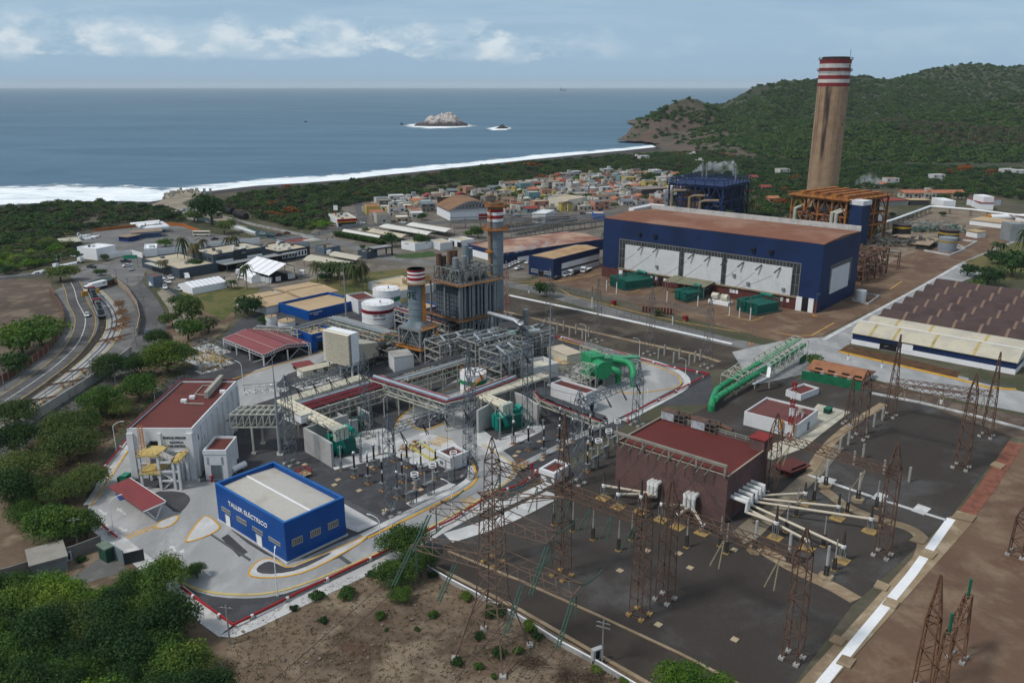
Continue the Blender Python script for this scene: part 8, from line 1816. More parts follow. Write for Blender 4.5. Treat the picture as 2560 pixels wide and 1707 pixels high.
for i in rn(n+1):t_=i/n;V+=[(-1+(a+2)*t_,-1.0,zg+.2+5.6*sin(PI*t_)),(-1+(a+2)*t_,w+1,zg+.2+5.6*sin(PI*t_))]
G.pa('roof',MB().add(V+[(x,y,z-.35)for x,y,z in V],[(2*i,2*i+2,2*i+3,2*i+1)for i in rn(n)]+[(2*n+2+2*i+1,2*n+2+2*i+3,2*n+2+2*i+2,2*n+2+2*i)for i in rn(n)]+[(2*i+2,2*i,2*n+2+2*i,2*n+2+2*i+2)for i in rn(n)]),M(242,(.22,.125,.07),.8,.15,.1))
t2=MB()
for i in rn(n):x0_,x1_=a*i/n,a*(i+1)/n;z0_,z1_=zg+5.3*sin(PI*i/n),zg+5.3*sin(PI*(i+1)/n);t2.bar((x0_,-.5,z0_),(x1_,-.5,z1_),.35).bar((x0_,-.5,zg),(x1_,-.5,zg),.3).bar((x0_,-.5,zg),(x1_,-.5,z1_),.22).bar((x0_,-.5,z0_),(x1_,-.5,zg),.22)
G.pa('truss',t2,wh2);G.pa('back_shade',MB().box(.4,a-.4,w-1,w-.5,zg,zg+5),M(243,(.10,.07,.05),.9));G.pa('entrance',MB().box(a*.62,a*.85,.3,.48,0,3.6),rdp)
sh=flt('shop','shop with a red and yellow fascia band and a tall red sign post',(843,548),(892,545),(888,530),5.0,wh1,roofbeige,par=.6,units=5,cat='shop');sh.pa('fascia',MB().box(-.1,sh.a+.1,-.5,-.003,3.2,4.9),rdp);sh.pa('fascia_stripe',MB().box(-.1,sh.a+.1,-.52,-.003,2.7,3.2),M(244,(.65,.42,.03),.6));sh.pa('glazing',MB().box(.6,sh.a-.6,-.06,-.003,.2,2.6),gls)
py=thg('pylon_sign','tall red shop sign post','sign',P(841,556));zz=HZ((841,556),514);MB().bar((0,0,0),(0,0,zz-3),.6).mk('post',rdp,py);MB().box(-1.3,1.3,-.3,.3,zz-3,zz).mk('sign_box',wh2,py)
dp=Bd('depot_office','low blue depot office under a brown roof in front of the white gas tanks','building',(332,582),(402,577),(398,571),3.6);dp.shl(M(245,(.05,.10,.20),.7),M(246,(.27,.21,.16),.9),par=0,over=1.0);dp.pa('white_line',MB().box(0,dp.a,-.05,-.003,2.6,2.9),wh2)
cnp2=cpy('long white flat canopy behind the gas tanks',Q_(326,561,400,553,398,550,325,557),6.5,wh2,.1)
for i in rn(5):
 y0=571+i*2.3;x0_=346+i*3.5;w0_,w1_=P(x0_,y0+4),P(x0_+62,y0+.5);d=w1_-w0_;L=d.length;o=thg('gas_tank','white horizontal gas tank of the depot, in a row of five','tank',w0_,atan2(d.y,d.x),'row of five depot gas tanks');z_=3.0
 MB().lth((0,0,0),[(.1,-1.2),(1.1,-.7),(1.6,0),(1.6,L),(1.1,L+.7),(.1,L+1.2)],16).mk('shell',wh2,o,smt=True).rotation_euler=(0,PI/2,0)
 o.children[0].location=(0,0,z_);MB().box(2,3,-1,1,0,2).box(L-3,L-2,-1,1,0,2).mk('saddle',M(247,(.03,.06,.17),.7),o)
flt('depot_booth','small blue booth with tilted roof at the left of the depot office',(296,590),(320,592),(326,585),3.0,M(248,(.02,.05,.20),.7),M(246,(0,0,0)),par=0,over=1.0);flt('depot_shed','cream roofed open shed at the left of the depot yard',(146,597),(158,607),(196,598),3.6,M(137,(0,0,0)),crf,par=0,over=.6);cu=flt('white_building','white cube shaped building beside the depot yard',(192,617),(240,622),(245,608),6.0,wh2,wh2,par=.4,units=2);flt('white_building','small white buildings inside the long white wall',(360,622),(392,620),(398,608),4.2,wh2,wh2,par=.3,units=2)
wsg('boundary_wall','long bright white wall between the depot and the slate offices',Q_(380,640,500,624,560,617,650,608),3.2,.3,wh2);wsg('boundary_wall','curved white entrance wall of the depot yard',Q_(268,648,300,642,330,637,357,645),2.6,.3,wh2);wsg('orange_wall','low orange wall along the back of the depot yard',Q_(236,579,300,572,342,567),1.6,.3,M(249,(.42,.13,.03),.8));wsg('orange_wall','orange wall angled behind the depot tanks',Q_(395,562,457,566,502,583),1.8,.3,M(249,(0,0,0)));wsg('low_wall','low grey wall along the tanker road at the far left',Q_(-80,718,0,700,130,686,135,684),1.2,.3,ccr)
wsg('lawn_wall','slate-blue wall along the lawn beside the sandy path',Q_(423,725,460,750,478,766,500,785),1.6,.3,slw);wsg('yard_wall','grey metal panel wall by the shop',[(855,572),(905,568)],2.4,.2,gv)
slb('sandy_path',Q_(392,730,410,722,470,780,500,830,440,830,420,770),.05,MG(250,((.24,.215,.17),(.19,.17,.135),(.29,.26,.21)),(.05,.2,1.2)))
tr3=thg('armour_block','pale concrete armour block on the tip of the jetty','rock',(0,0,-300),0,'armour blocks of the jetty');mb=MB()
for d in((1,0,-.4),(-.5,.87,-.4),(-.5,-.87,-.4),(0,0,1.1)):mb.cyl((0,0,0),tuple(V3(d).normalized()*1.7),.75,6,.5)
mb.mk('block',M(251,(.42,.38,.31),.9,.2,.5),tr3);TP=Proto(tr3);q_=RR(8)
for i in rn(48):t_=i/47;x=409+90*t_+q_.uniform(-2,2);y=(497-13*sin(min(1,t_*1.7)*PI/2))+q_.uniform(-2,3);w=P(x,y,-.5);TP.put((w.x,w.y,q_.uniform(-.8,1.2)),q_.uniform(0,6),scale=q_.uniform(1.0,1.9))
for i in rn(5):
 w=P(552+i*11+(12 if i>2 else 0),526+i*4.6+(3 if i>2 else 0));o=thg('culvert_pipe','huge black pipe section lying on the canal bank','pipe',w,-.72,'black pipe sections by the canal');MB().lth((0,0,0),Q_(2.0,-4,2.2,-4,2.2,4,2.0,4),20).mk('tube',M(252,(.02,.02,.022),.8),o,smt=True).rotation_euler=(0,PI/2,0);o.children[0].location=(0,0,2.1)
o=thg('culvert_pipe','huge black pipe section lying on the canal bank','pipe',P(503,525),-.72,'black pipe sections by the canal');MB().lth((0,0,0),Q_(2.0,-8,2.2,-8,2.2,8,2.0,8),20).mk('tube',M(252,(0,0,0)),o,smt=True).rotation_euler=(0,PI/2,0);o.children[0].location=(0,0,2.1)
flt('canal_shed','long pale shed on the canal bank between the black pipes',(509,528),(530,533),(543,527),4.0,M(253,(.34,.29,.24),.9),M(254,(.38,.33,.27),.9),par=0);flt('pump_house','grey concrete pump house at the mouth of the canal',(428,527),(480,532),(490,520),3.5,ccr,M(255,(.2,.19,.18),.9),par=.3,units=4)
wsg('canal_wall','grey concrete wall on the far bank of the canal',Q_(500,532,560,546,640,566,720,583,790,598),1.5,.6,ccr);wsg('canal_wall','grey concrete wall on the near bank of the canal',Q_(455,545,500,553,560,566,640,590),1.2,.6,ccr)
for x in(512,527):o=thg('gate_pillar','slim pillar on the dune at the root of the jetty','pillar',P(x,487),0,'pillars on the dune');MB().box(-.8,.8,-.8,.8,0,5).mk('pillar',ccr,o)
for pts,zt,w_,lb in((Q_(1126,552,1240,548,1420,541),5,4,'long grey raised walkway in front of the sports hall and shops'),(Q_(1285,582,1400,560,1510,545),5,4,'slanting trussed pipe gallery left of the turbine hall'),(Q_(1245,566,1320,556,1440,545),4,3,'second grey raised pipe gallery below the walkway')):
 rck(lb,pts,zt,w_,[0,1.6],[('d',.5,0,1.6),('g',.2,1.6,.3)],colm=M(256,(.24,.22,.20),.8,.2),step=9)
HW=[(.66,.66,.63),(.60,.56,.47),(.55,.44,.30),(.50,.50,.50),(.58,.30,.22),(.20,.36,.40),(.62,.48,.14),(.36,.33,.30),(.70,.68,.66),(.46,.22,.17)]
wn=['white','cream','ochre','grey','salmon','turquoise','yellow','bare concrete','bright white','brick red']
HM=[M(n,tuple(v*.74 for v in c),.85,.15,.2,streak=.2)for n,c in zip(wn,HW)]
RM=[(M(257,(.66,.66,.65),.8,.15,.2),'white roof'),(M(258,(.46,.38,.28),.9,.2,.2),'beige flat roof'),(M(259,(.24,.055,.045),.9,.2,.2),'red roof'),(M(260,(.40,.16,.09),.9,.2,.4),'clay tile roof'),(M(119,(.25,.245,.24),.9,.25,.2),'grey roof'),(M(261,(.20,.14,.10),.9,.2,.2),'brown roof')]
def houseproto(seed):
 q=RR(seed);o=thg('house','','house',(0,0,-500));a,b=q.uniform(7,12),q.uniform(6.5,10);h=q.choice((3.0,3.2,3.2,5.6));st=q.random()<.6
 k=seed%4
 MB().box(-a/2,a/2,-b/2,b/2,0,h).mk('wall',HM[0],o)
 if k==3:MB().add([(-a/2-.4,-b/2-.4,h),(a/2+.4,-b/2-.4,h),(a/2+.4,b/2+.4,h),(-a/2-.4,b/2+.4,h),(-a/2-.4,0,h+1.5),(a/2+.4,0,h+1.5)],[(0,1,5,4),(2,3,4,5),(0,4,3),(1,2,5),(3,2,1,0)]).mk('roof',RM[2][0],o)
 else:
  MB().box(-a/2+.25,a/2-.25,-b/2+.25,b/2-.25,h,h+.06).mk('roof',RM[1][0],o);p=MB();p.box(-a/2,a/2,-b/2,-b/2+.25,h+.003,h+.5).box(-a/2,a/2,b/2-.25,b/2,h+.003,h+.5).box(-a/2,-a/2+.25,-b/2+.25,b/2-.25,h+.003,h+.5).box(a/2-.25,a/2,-b/2+.25,b/2-.25,h+.003,h+.5);p.mk('parapet',HM[0],o)
 for i in rn(2):x=-a/2+1+i*(a-3.6);MB().box(x,x+1.6,-b/2-.06,-b/2-.003,1.1,2.3).mk('window',gls,o)
 MB().box(-.5,.5,-b/2-.06,-b/2-.003,0,2.2).mk('door',M(262,(.10,.06,.04),.7),o)
 MB().box(-a/2-.06,-a/2-.003,-1,.6,1.1,2.3).mk('window',gls,o)
 if h>5:MB().box(-a/2+1,-a/2+2.6,-b/2-.06,-b/2-.003,3.9,5.1).mk('window',gls,o);MB().box(a/2-3,a/2-1.2,-b/2-.06,-b/2-.003,3.9,5.1).mk('window',gls,o)
 if k in(1,2):MB().box(a/2-3.4,a/2-.4,b/2-3.4,b/2-.4,h+.07,h+2.4).mk('roof_room',HM[0],o)
 if k==2:MB().cyl((-a/4,b/4,h+.07),(-a/4,b/4,h+1.5),.6,8).mk('water_tank',M(263,(.02,.02,.02),.6),o)
 return Proto(o)
HP=[houseproto(i)for i in rn(12)]
used_lab={}
def hs_(w,rot,rowname,idx,q,k=None,wc_=None,rc=None):
 k=q.randrange(12)if k is None else k;ci=q.choice((0,0,0,0,1,1,1,2,3,3,3,6,7,7,7,8,8,4,5))if wc_ is None else wc_;ri=q.choice((0,0,1,1,1,3,4,4,4,5,5,2))if rc is None else rc
 if k%4==3:ri=q.choice((2,3,3,5,4))
 o=HP[k].put(w,rot,'%s house with %s, %s %s'%(wn[ci],RM[ri][1],idx,rowname))
 HOUSES.append((o,ci,ri));return o
HOUSES=[]
TP_=Q_(925,520,985,500,1060,492,1180,474,1290,462,1400,446,1500,436,1600,432,1700,440,1720,470,1690,500,1600,516,1500,523,1400,528,1290,536,1250,540,1205,545,1120,548,1020,556,910,560)
wpoly=[tuple(P(x,y)[:2])for x,y in TP_];qh=RR(77);rows=[]
ordn=['first','second','third','fourth','fifth','sixth','seventh','eighth','ninth','tenth','eleventh','twelfth','thirteenth','fourteenth','fifteenth','sixteenth','seventeenth','eighteenth','nineteenth','twentieth','twenty-first','twenty-second','twenty-third','twenty-fourth','twenty-fifth','twenty-sixth','twenty-seventh','twenty-eighth']
TA=radians(18);ux=V3((cos(TA),sin(TA),0));uy=V3((-ux.y,ux.x,0));o0=P(905,558)
rown=['in the street row nearest the road','in the second row from the road','in the third row from the road','in the fourth row from the road','in the fifth row from the road','in the sixth row from the road','in the seventh row from the road','in the eighth row from the road','in the ninth row from the road','in the tenth row from the road','in the eleventh row','in the twelfth row','in the thirteenth row','in the fourteenth row','in the fifteenth row','in the sixteenth row','in the seventeenth row','in the eighteenth row']
total=0;gymc=G.world(G.a/2,G.b/2);towntrees=[]
for r in rn(-9,26):
 col_=[]
 for c_ in rn(-4,34):
  p=o0+ux*(c_*13.2+qh.uniform(-1.2,1.2))+uy*(r*13.0+(4 if r%2 else 0)*0+qh.uniform(-1,1))
  col_.append(p)
 rows.append(col_)
def inside_(p,poly_):
 x,y=p;c=False;n=len(poly_)
 for i in rn(n):
  (x1,y1),(x2,y2)=poly_[i],poly_[(i+1)%n]
  if(y1>y)!=(y2>y)and x<(x2-x1)*(y-y1)/(y2-y1)+x1:c=not c
 return c
rows=[[p for p in row if inside_((p.x,p.y),wpoly)and(V3((p.x,p.y,0))-gymc).length>30]for row in rows];rows=[r for r in rows if r]
hidden=lambda p:False
for ri_,row in enm(rows):
 k_=0
 for p in row:
  z=qh.random()
  if z<.27:towntrees.append(p);continue
  if total>=275:continue
  nm=rown[min(ri_,17)];nm=nm if ri_<17 else 'in row %d counted from the road'%ri_
  ho=hs_((p.x,p.y,0),TA+qh.choice((0,PI/2,0))+qh.uniform(-.06,.06),nm,ordn[min(k_,27)],qh);k_+=1
  if ri_>15:ho['group']='hindmost village houses';ho['label']='small house in the hindmost rows of the village by the wood'
  total+=1
for x,y,ang,k,ci,ri,lb in((1590,398,.3,1,8,0,'white villa with stepped terraces on the beach'),(1608,402,.3,0,8,0,'lower white wing of the villa on the beach'),(1728,390,.1,2,8,0,'white house with teal side near the bay'),(1813,372,.4,1,8,1,'white house at the foot of the headland'),(1898,357,.2,0,7,4,'bare concrete house on the slope below the headland'),(1748,408,.1,1,8,0,'small white house among trees behind the navy boiler'),(1880,450,.2,3,4,2,'pink house with maroon roof left of the chimney'),(1955,437,.3,0,0,1,'pale house left of the chimney'),(1912,476,.1,3,9,2,'house with broad red roof left of the chimney'),(1930,505,.1,3,4,3,'small tile-roofed house beside the orange boiler'),(1345,470,.2,3,8,2,'white house with bright red roof at the edge of the wood'),(1412,462,.2,1,7,4,'grey two-storey house alone at the edge of the wood'),(2200,468,.3,3,8,3,'white villa behind the steam right of the chimney'),(2225,462,.1,0,8,3,'second white villa right of the chimney steam'),(2340,452,.1,0,8,0,'flat white house among the trees on the right'),(2545,440,.0,0,8,0,'white house among trees at the right edge'),(2515,437,.0,0,8,0,'low white house left of the right edge one')):
 w=P(x,y);o=HP[k].put((w.x,w.y,0),ang,lb,scale=1.0);HOUSES.append((o,ci,ri))
for x,k,ci in((2268,3,1),(2290,3,1),(2315,1,1),(2340,3,1),(2362,3,6),(2385,3,1)):
 w=P(x,494);o=HP[k].put((w.x,w.y,0),.05,'cream villa with clay tile roofs in the row behind the tank yard',scale=1.3,gp_='cream villas behind the tank yard');HOUSES.append((o,ci,3))
flt('village_hall','long maroon roofed building behind the large white tank',(2170,505),(2272,500),(2268,492),4.0,M(264,(.35,.35,.33),.9),M(259,(0,0,0)),par=0,over=.5);flt('bus_shelter','tan roofed bus shelter beside the round tree',(2277,500),(2325,500),(2322,496),4.0,M(265,(.06,.06,.06),.9),tnr,par=0,over=.3);flt('octagonal_house','white pavilion with pale roof right of the round tree',(2360,502),(2390,502),(2388,494),5.0,wh2,wh2,par=.2);flt('church','white building with red roof and square white tower above it',(2450,507),(2485,508),(2482,496),5.0,wh2,M(259,(0,0,0)),par=0,over=.4);flt('church_tower','square white block rising behind the red roofed white building',(2460,492),(2486,492),(2484,486),9.0,wh2,wh2,par=.2);flt('villa','red roofed low building left of the square white block',(2418,497),(2455,502),(2470,494),4.5,wh1,M(259,(0,0,0)),par=0);flt('purple_hall','long dark purple-brown hall at the right of the village',(1600,474),(1668,470),(1664,463),6.5,M(266,(.09,.06,.065),.9),M(267,(.24,.20,.18),.9),par=0,over=.6)
flt('cream_hall','big blank cream wall building in the middle of the village',(1370,495),(1420,500),(1450,490),8.0,crm,M(258,(0,0,0)),par=.3);flt('market_hall','bright white sheet roofed hall near the sports hall',(1120,505),(1160,508),(1190,499),5.0,wh1,wh2,par=0,over=.3)
flt('roadside_shop','two-storey white shop with red trim beside the slanting gallery',(1330,532),(1364,534),(1372,524),6.5,wh1,wh1,par=.4);flt('roadside_shop','deep blue roadside shop left of the turbine hall',(1484,534),(1512,534),(1514,528),4.0,M(268,(.02,.10,.36),.7),RM[1][0],par=.2);flt('white_house','three-level white house just left of the turbine hall roof',(1572,520),(1612,524),(1618,508),8.0,wh2,wh1,par=.3)
for o,ci,ri in HOUSES:
 for c in o.children:
  nm=c.name.split('.')[0]
  if nm in('wall','parapet','roof_room')and ci:c.material_slots[0].link='OBJECT';c.material_slots[0].material=HM[ci]
  if nm=='roof':c.material_slots[0].link='OBJECT';c.material_slots[0].material=RM[ri][0]
def wheelset(o,L,W_,xs,r=.36):
 for x in xs:
  for y in(-W_/2+.1,W_/2-.1):MB().cyl((x,y-.12,r),(x,y+.12,r),r,12).mk('wheel',tyre,o)
def body_from(o,prof,W_,mat,name='body',taper=.0):
 n=len(prof);V=[(x,-W_/2+(taper if z>1.1 else 0),z)for x,z in prof]+[(x,W_/2-(taper if z>1.1 else 0),z)for x,z in prof]
 return MB().add(V,[tuple(rn(n)),tuple(rn(2*n-1,n-1,-1))]+[(i,n+i,n+(i+1)%n,(i+1)%n)for i in rn(n)]).mk(name,mat,o)
vw_=M(269,(.72,.73,.74),.25,.04);vd=M(270,(.03,.035,.045),.25,.1);vb=M(271,(.05,.08,.13),.25,.1);vr=M(272,(.18,.025,.03),.3,.1);vs_=M(273,(.38,.39,.40),.3,.1)
def pickup():
 o=thg('pickup_truck','','pickup truck',(0,0,-500));body_from(o,Q_(-2.6,.45,2.55,.45,2.65,.95,1.25,1.15,.55,1.25,-.75,1.25,-.8,1.05,-2.6,1.05),1.8,vw_);body_from(o,Q_(1.15,1.15,.55,1.75,-.6,1.8,-.78,1.1),1.55,gls,'cabin_glass',.08);MB().box(-.55,.5,-.7,.7,1.78,1.83).mk('roof',vw_,o);MB().box(-2.45,-.95,-.7,.7,.9,1.055).mk('cargo_bed',M(274,(.05,.05,.05),.8),o);wheelset(o,5.2,1.8,(-1.6,1.65),.38);return Proto(o)
def sedan():
 o=thg('parked_car','','car',(0,0,-500));body_from(o,Q_(-2.1,.4,2.1,.4,2.15,.8,1.1,.98,-1.5,1.02,-2.15,.9),1.75,vw_);body_from(o,Q_(1.1,.98,.35,1.45,-1.0,1.48,-1.6,1.0),1.5,gls,'cabin_glass',.1);MB().box(-.95,.3,-.62,.62,1.47,1.5).mk('roof',vw_,o);wheelset(o,4.2,1.75,(-1.3,1.3),.32);return Proto(o)
def van():
 o=thg('van','','van',(0,0,-500));body_from(o,Q_(-2.6,.45,2.5,.45,2.6,1.1,1.9,1.35,1.3,2.2,-2.6,2.3),1.95,vw_);MB().box(-2.3,1.2,-1.0,1.0,1.45,1.95).mk('side_glass',gls,o);wheelset(o,5.2,1.9,(-1.7,1.7),.36);return Proto(o)
PK,SD,VN=pickup(),sedan(),van()
def veh(pr,px,to,lb_,gp_=None,col=None,sc=1.0):
 a_,b_=P(*px),P(*to);o=pr.put((a_.x,a_.y,.06),atan2(b_.y-a_.y,b_.x-a_.x),lb_,gp_=gp_,scale=sc)
 if col:
  for c in o.children:
   if c.name.split('.')[0]in('body','roof'):c.material_slots[0].link='OBJECT';c.material_slots[0].material=col
 return o
for i,(x,y)in enm(((1258,673),(1266,671),(1274,668),(1281,664),(1288,661),(1297,658))):veh(PK,(x,y),(x-7,y+4),'white pickup in the row beside the navy workshop','row of white pickups by the navy workshop')
veh(PK,(1297,674),(1285,677),'white pickup parked alone in front of the row of pickups');veh(SD,(1318,659),(1312,663),'white car at the corner of the ochre-roofed workshop');veh(PK,(1415,691),(1400,697),'white pickup beside the ochre-roofed workshop wall');veh(PK,(1392,698),(1380,702),'dark flat vehicle in front of the ochre-roofed workshop',col=vd);veh(SD,(218,791),(216,802),'white car driving between the yellow lines of the curved road');veh(SD,(371,834),(374,822),'dark blue car on the curving right-hand road',col=vb);veh(SD,(387,841),(390,828),'white car behind the dark blue car on the right-hand road');veh(PK,(58,1092),(42,1102),'white pickup with cage on the shaded road at the left edge',sc=1.1)
for x,y,lb in((405,699,'left of three by the slate office'),(427,698,'middle of three by the slate office'),(420,708,'nearest to the long white tent')):veh(PK,(x,y),(x+6,y+4),'white service pickup, '+lb)
veh(VN,(468,697),(472,702),'white van at the right end of the service pickups');veh(VN,(380,716),(378,724),'white van at the roadside by the guard tower');veh(VN,(399,710),(404,716),'second white van near the guard tower');veh(PK,(413,722),(414,730),'white pickup on the sandy path');veh(PK,(448,727),(455,730),'pale flatbed beside the end of the long white tent',col=vs_);veh(SD,(318,667),(310,668),'white car at the road junction sign');veh(SD,(328,676),(329,684),'silver car near the road junction',col=vs_);veh(PK,(229,670),(238,671),'black and white pickup crossing the junction',col=vd);veh(PK,(315,656),(325,656),'dark pickup under the green road sign',col=vd);veh(VN,(824,636),(830,631),'white van beside the short cream canopy');veh(SD,(841,643),(848,639),'silver car under the short cream canopy',col=vs_);veh(VN,(607,698),(596,696),'white double-cab van beside the small tent')
for x,y,c_,lb in((656,587,vs_,'silver car at the canal end'),(676,592,vd,'dark car at the canal end'),(696,589,vr,'dark red car at the canal end'),(717,585,vr,'maroon car farthest right at the canal end'),(525,622,vr,'dark red car by the palms'),(537,600,vd,'dark car on the depot forecourt'),(850,556,vd,'dark car left of the shop front'),(873,561,None,'white car in front of the red and yellow shop'),(884,560,None,'second white car in front of the shop'),(904,560,None,'white car right of the shop'),(1007,559,None,'white pickup along the town road'),(1148,549,vd,'dark car by the sports hall'),(1164,550,None,'white car by the sports hall'),(1291,541,None,'white car left of the roadside shops'),(1299,541,None,'white car next to the roadside shops'),(1475,535,None,'white car by the blue fence of the town'),(1456,536,vd,'dark car by the blue fence of the town'),(92,652,vs_,'silver car parked under the trees by the tanker road'),(113,652,vr,'dark red car parked under the trees by the tanker road'),(185,643,None,'white car beside the white cube building'),(1500,527,vd,'dark car behind the blue roadside shop')):veh(SD,(x,y),(x+8,y+(x%3)-1),lb,col=c_)
for i in rn(9):veh(SD,(1000+i*7 if i<5 else 936+(i-5)*11,573+i*1.2 if i<5 else 577+(i-5)*2),(1004+i*7 if i<5 else 940+(i-5)*11,570+i*1.2 if i<5 else 574+(i-5)*2),'car parked in the shade between the parking canopies','cars between the parking canopies',col=(None,vs_,vd,None,vr)[i%5])
def lorry(lb_,px,to,kind):
 a_,b_=P(*px),P(*to);o=thg('truck',lb_,'lorry',(a_.x,a_.y,.05),atan2(b_.y-a_.y,b_.x-a_.x))
 L={'tanker':12,'box':8,'flat':6.5,'crane':6.5}[kind]
 body_from(o,Q_(0,.6,2.3,.6,2.3,1.4,1.9,2.7,0,2.8),2.3,vw_,'cab');MB().box(1.2,2.34,-1.0,1.0,1.5,2.3).mk('windscreen',gls,o);MB().box(-L,.0,-.5,.5,.7,1.0).mk('chassis',dk_,o)
 if kind=='tanker':MB().lth((0,0,0),[(.1,-L-.3),(.9,-L),(1.15,-L+.6),(1.15,-1.2),(.9,-.7),(.1,-.5)],16).mk('tank',wh2,o,smt=True).rotation_euler=(0,PI/2,0);o.children[-1].location=(0,0,2.2)
 elif kind=='box':MB().box(-L,-.2,-1.2,1.2,1.1,3.3).mk('box_body',wh2,o)
 elif kind=='flat':MB().box(-L,-.3,-1.2,1.2,1.0,1.3).mk('flatbed',wh2,o)
 else:MB().box(-L,-.3,-1.2,1.2,1.0,1.3).mk('flatbed',M(274,(0,0,0)),o);MB().bar((-.8,0,1.3),(-.8,0,3.2),.3).bar((-.8,0,3.2),(-4.5,0,3.6),.25).mk('crane_arm',dk_,o)
 wheelset(o,L,2.3,[1.4]+[-L+.8,-L+2.0]+([-1.6]if kind=='tanker' else[]),.5);return o
lorry('white tanker lorry, front one on the tanker road',(198,658),(212,655),'tanker');lorry('white tanker lorry, rear one on the tanker road',(137,674),(150,671),'tanker');lorry('white box truck behind the yellow barrier',(226,728),(214,731),'box');lorry('white flatbed truck beside the ochre-roofed workshop',(1461,681),(1452,685),'flat');lorry('white truck with folded dark crane beside the ochre-roofed workshop',(1428,688),(1418,692),'crane')
for i,(x,y)in enm(((200,592),(207,596),(214,598),(222,595),(203,600))):lorry('white gas delivery truck parked by the depot shed',(x,y),(x-9,y+1),'tanker').scale=(.55,.7,.8)
for o in[o for o in bpy.data.objects if o.name.startswith('truck')and 'gas delivery' in o.get('label','')]:o['group']='gas delivery trucks by the depot shed'
bs_=thg('bus','cream bus on the depot forecourt','bus',P(505,590),.0);MB().box(-5,5,-1.2,1.2,.5,3.0).mk('body',crm,bs_);MB().box(-4.6,4.9,-1.23,1.23,1.7,2.5).mk('windows',gls,bs_);wheelset(bs_,10,2.4,(-3.4,3.4),.48)
def loco(lb_,a_,b_,front,bodym):
 A_,B_=P(*a_),P(*b_);d=A_-B_;L=d.length;o=thg('locomotive',lb_,'locomotive',(B_.x,B_.y,.1),atan2(d.y,d.x));L=min(L,22)
 MB().box(0,L,-1.5,1.5,1.0,1.5).mk('frame',M(275,(.06,.06,.065),.7),o);MB().box(1.2,L-4.4,-1.0,1.0,1.5,3.9).mk('hood',bodym,o)
 MB().box(L-4.4,L-2.2,-1.45,1.45,1.5,4.3).mk('cab',front,o);MB().box(L-2.2,L-.3,-.9,.9,1.5,3.2).mk('nose',front,o);MB().box(L-4.0,L-2.6,-1.48,1.48,2.9,3.8).mk('cab_window',gls,o)
 for x in(3,6,9.5,12):MB().cyl((x,0,3.9),(x,0,4.25),.75,12).mk('fan',dk_,o)
 for x in(3.2,L-4):MB().box(x-2,x+2,-1.2,1.2,.35,.99).mk('bogie',dk_,o)
 r=MB();rail(r,[(.1,-1.45,1.5),(L-4.4,-1.45,1.5)],1,2,.06);rail(r,[(.1,1.45,1.5),(L-4.4,1.45,1.5)],1,2,.06);r.bar((.1,-1.45,1.0),(.1,1.45,1.9),.15).bar((.1,-1.45,1.9),(.1,1.45,1.0),.15);r.mk('railing',wh2,o);return o
loco('diesel locomotive with dark red cab end next to the yellow barrier',(229,738),(243,767),M(276,(.20,.02,.025),.5,.2),M(277,(.03,.07,.07),.5,.3));loco('grey diesel locomotive coupled behind the dark red one',(243,768),(256,800),M(276,(0,0,0)),M(278,(.10,.115,.12),.5,.3))
sl_=MB();W_=[P(x,y)for x,y in TRK2]
for i in rn(len(W_)-1):
 k=int((W_[i+1]-W_[i]).length/.9)
 for j in rn(k):p=W_[i].lerp(W_[i+1],j/k);d=(W_[i+1]-W_[i]).normalized();sl_.cbox((p.x,p.y,.06),.25,2.5,.10,atan2(d.y,d.x))
o=sl_.mk('railway_sleepers',M(279,(.10,.085,.07),.95,.3,1));tag(o,'uncovered railway sleepers of the middle track','sleepers',kind='stuff')
for s_ in(-.75,.75):stp('rail',TRK2,.09,.28,M(280,(.12,.10,.09),.5),off=s_,z0=.08);stp('rail',TRK,.08,.20,M(280,(0,0,0)),off=s_,z0=.10)
for i,(x,y,an)in enm(((298,762,-1.2),(303,783,-1.4),(307,803,-1.6),(300,822,-1.9),(285,853,-2.2),(228,928,-2.5),(178,963,-2.55),(107,1007,-2.55),(12,1062,-2.55))):
 o=thg('rail_rack','orange timber rack holding spare rails beside the curved track','rack',P(x,y),an,'racks of spare rails along the track');f=MB();rj=RR(i)
 for k in(-2.5,0,2.5):f.bar((k,-1.8,.1),(k,1.8,.9),.25).bar((k,1.8,.1),(k,-1.8,.9),.25).bar((k,-2,.95),(k,2,.95),.25)
 f.mk('frame',M(281,(.34,.17,.07),.8,.2),o);MB().bar((-7,-1,1.15),(7,-1,1.15),.12).bar((-7,0,1.15),(7,.1,1.15),.12).bar((-7,1,1.15),(7,.8,1.15),.12).bar((-6,-.5,1.15),(8,-.5,1.15),.12).mk('spare_rails',rst,o)
sg_=thg('road_sign','green overhead road sign at the junction','sign',P(330,668),.1);MB().box(-3.4,3.0,-.08,.08,4.2,6.0).mk('panel',M(282,(.02,.22,.13),.5),sg_);MB().bar((3,0,0),(3,0,6),.2).mk('post',gv,sg_)
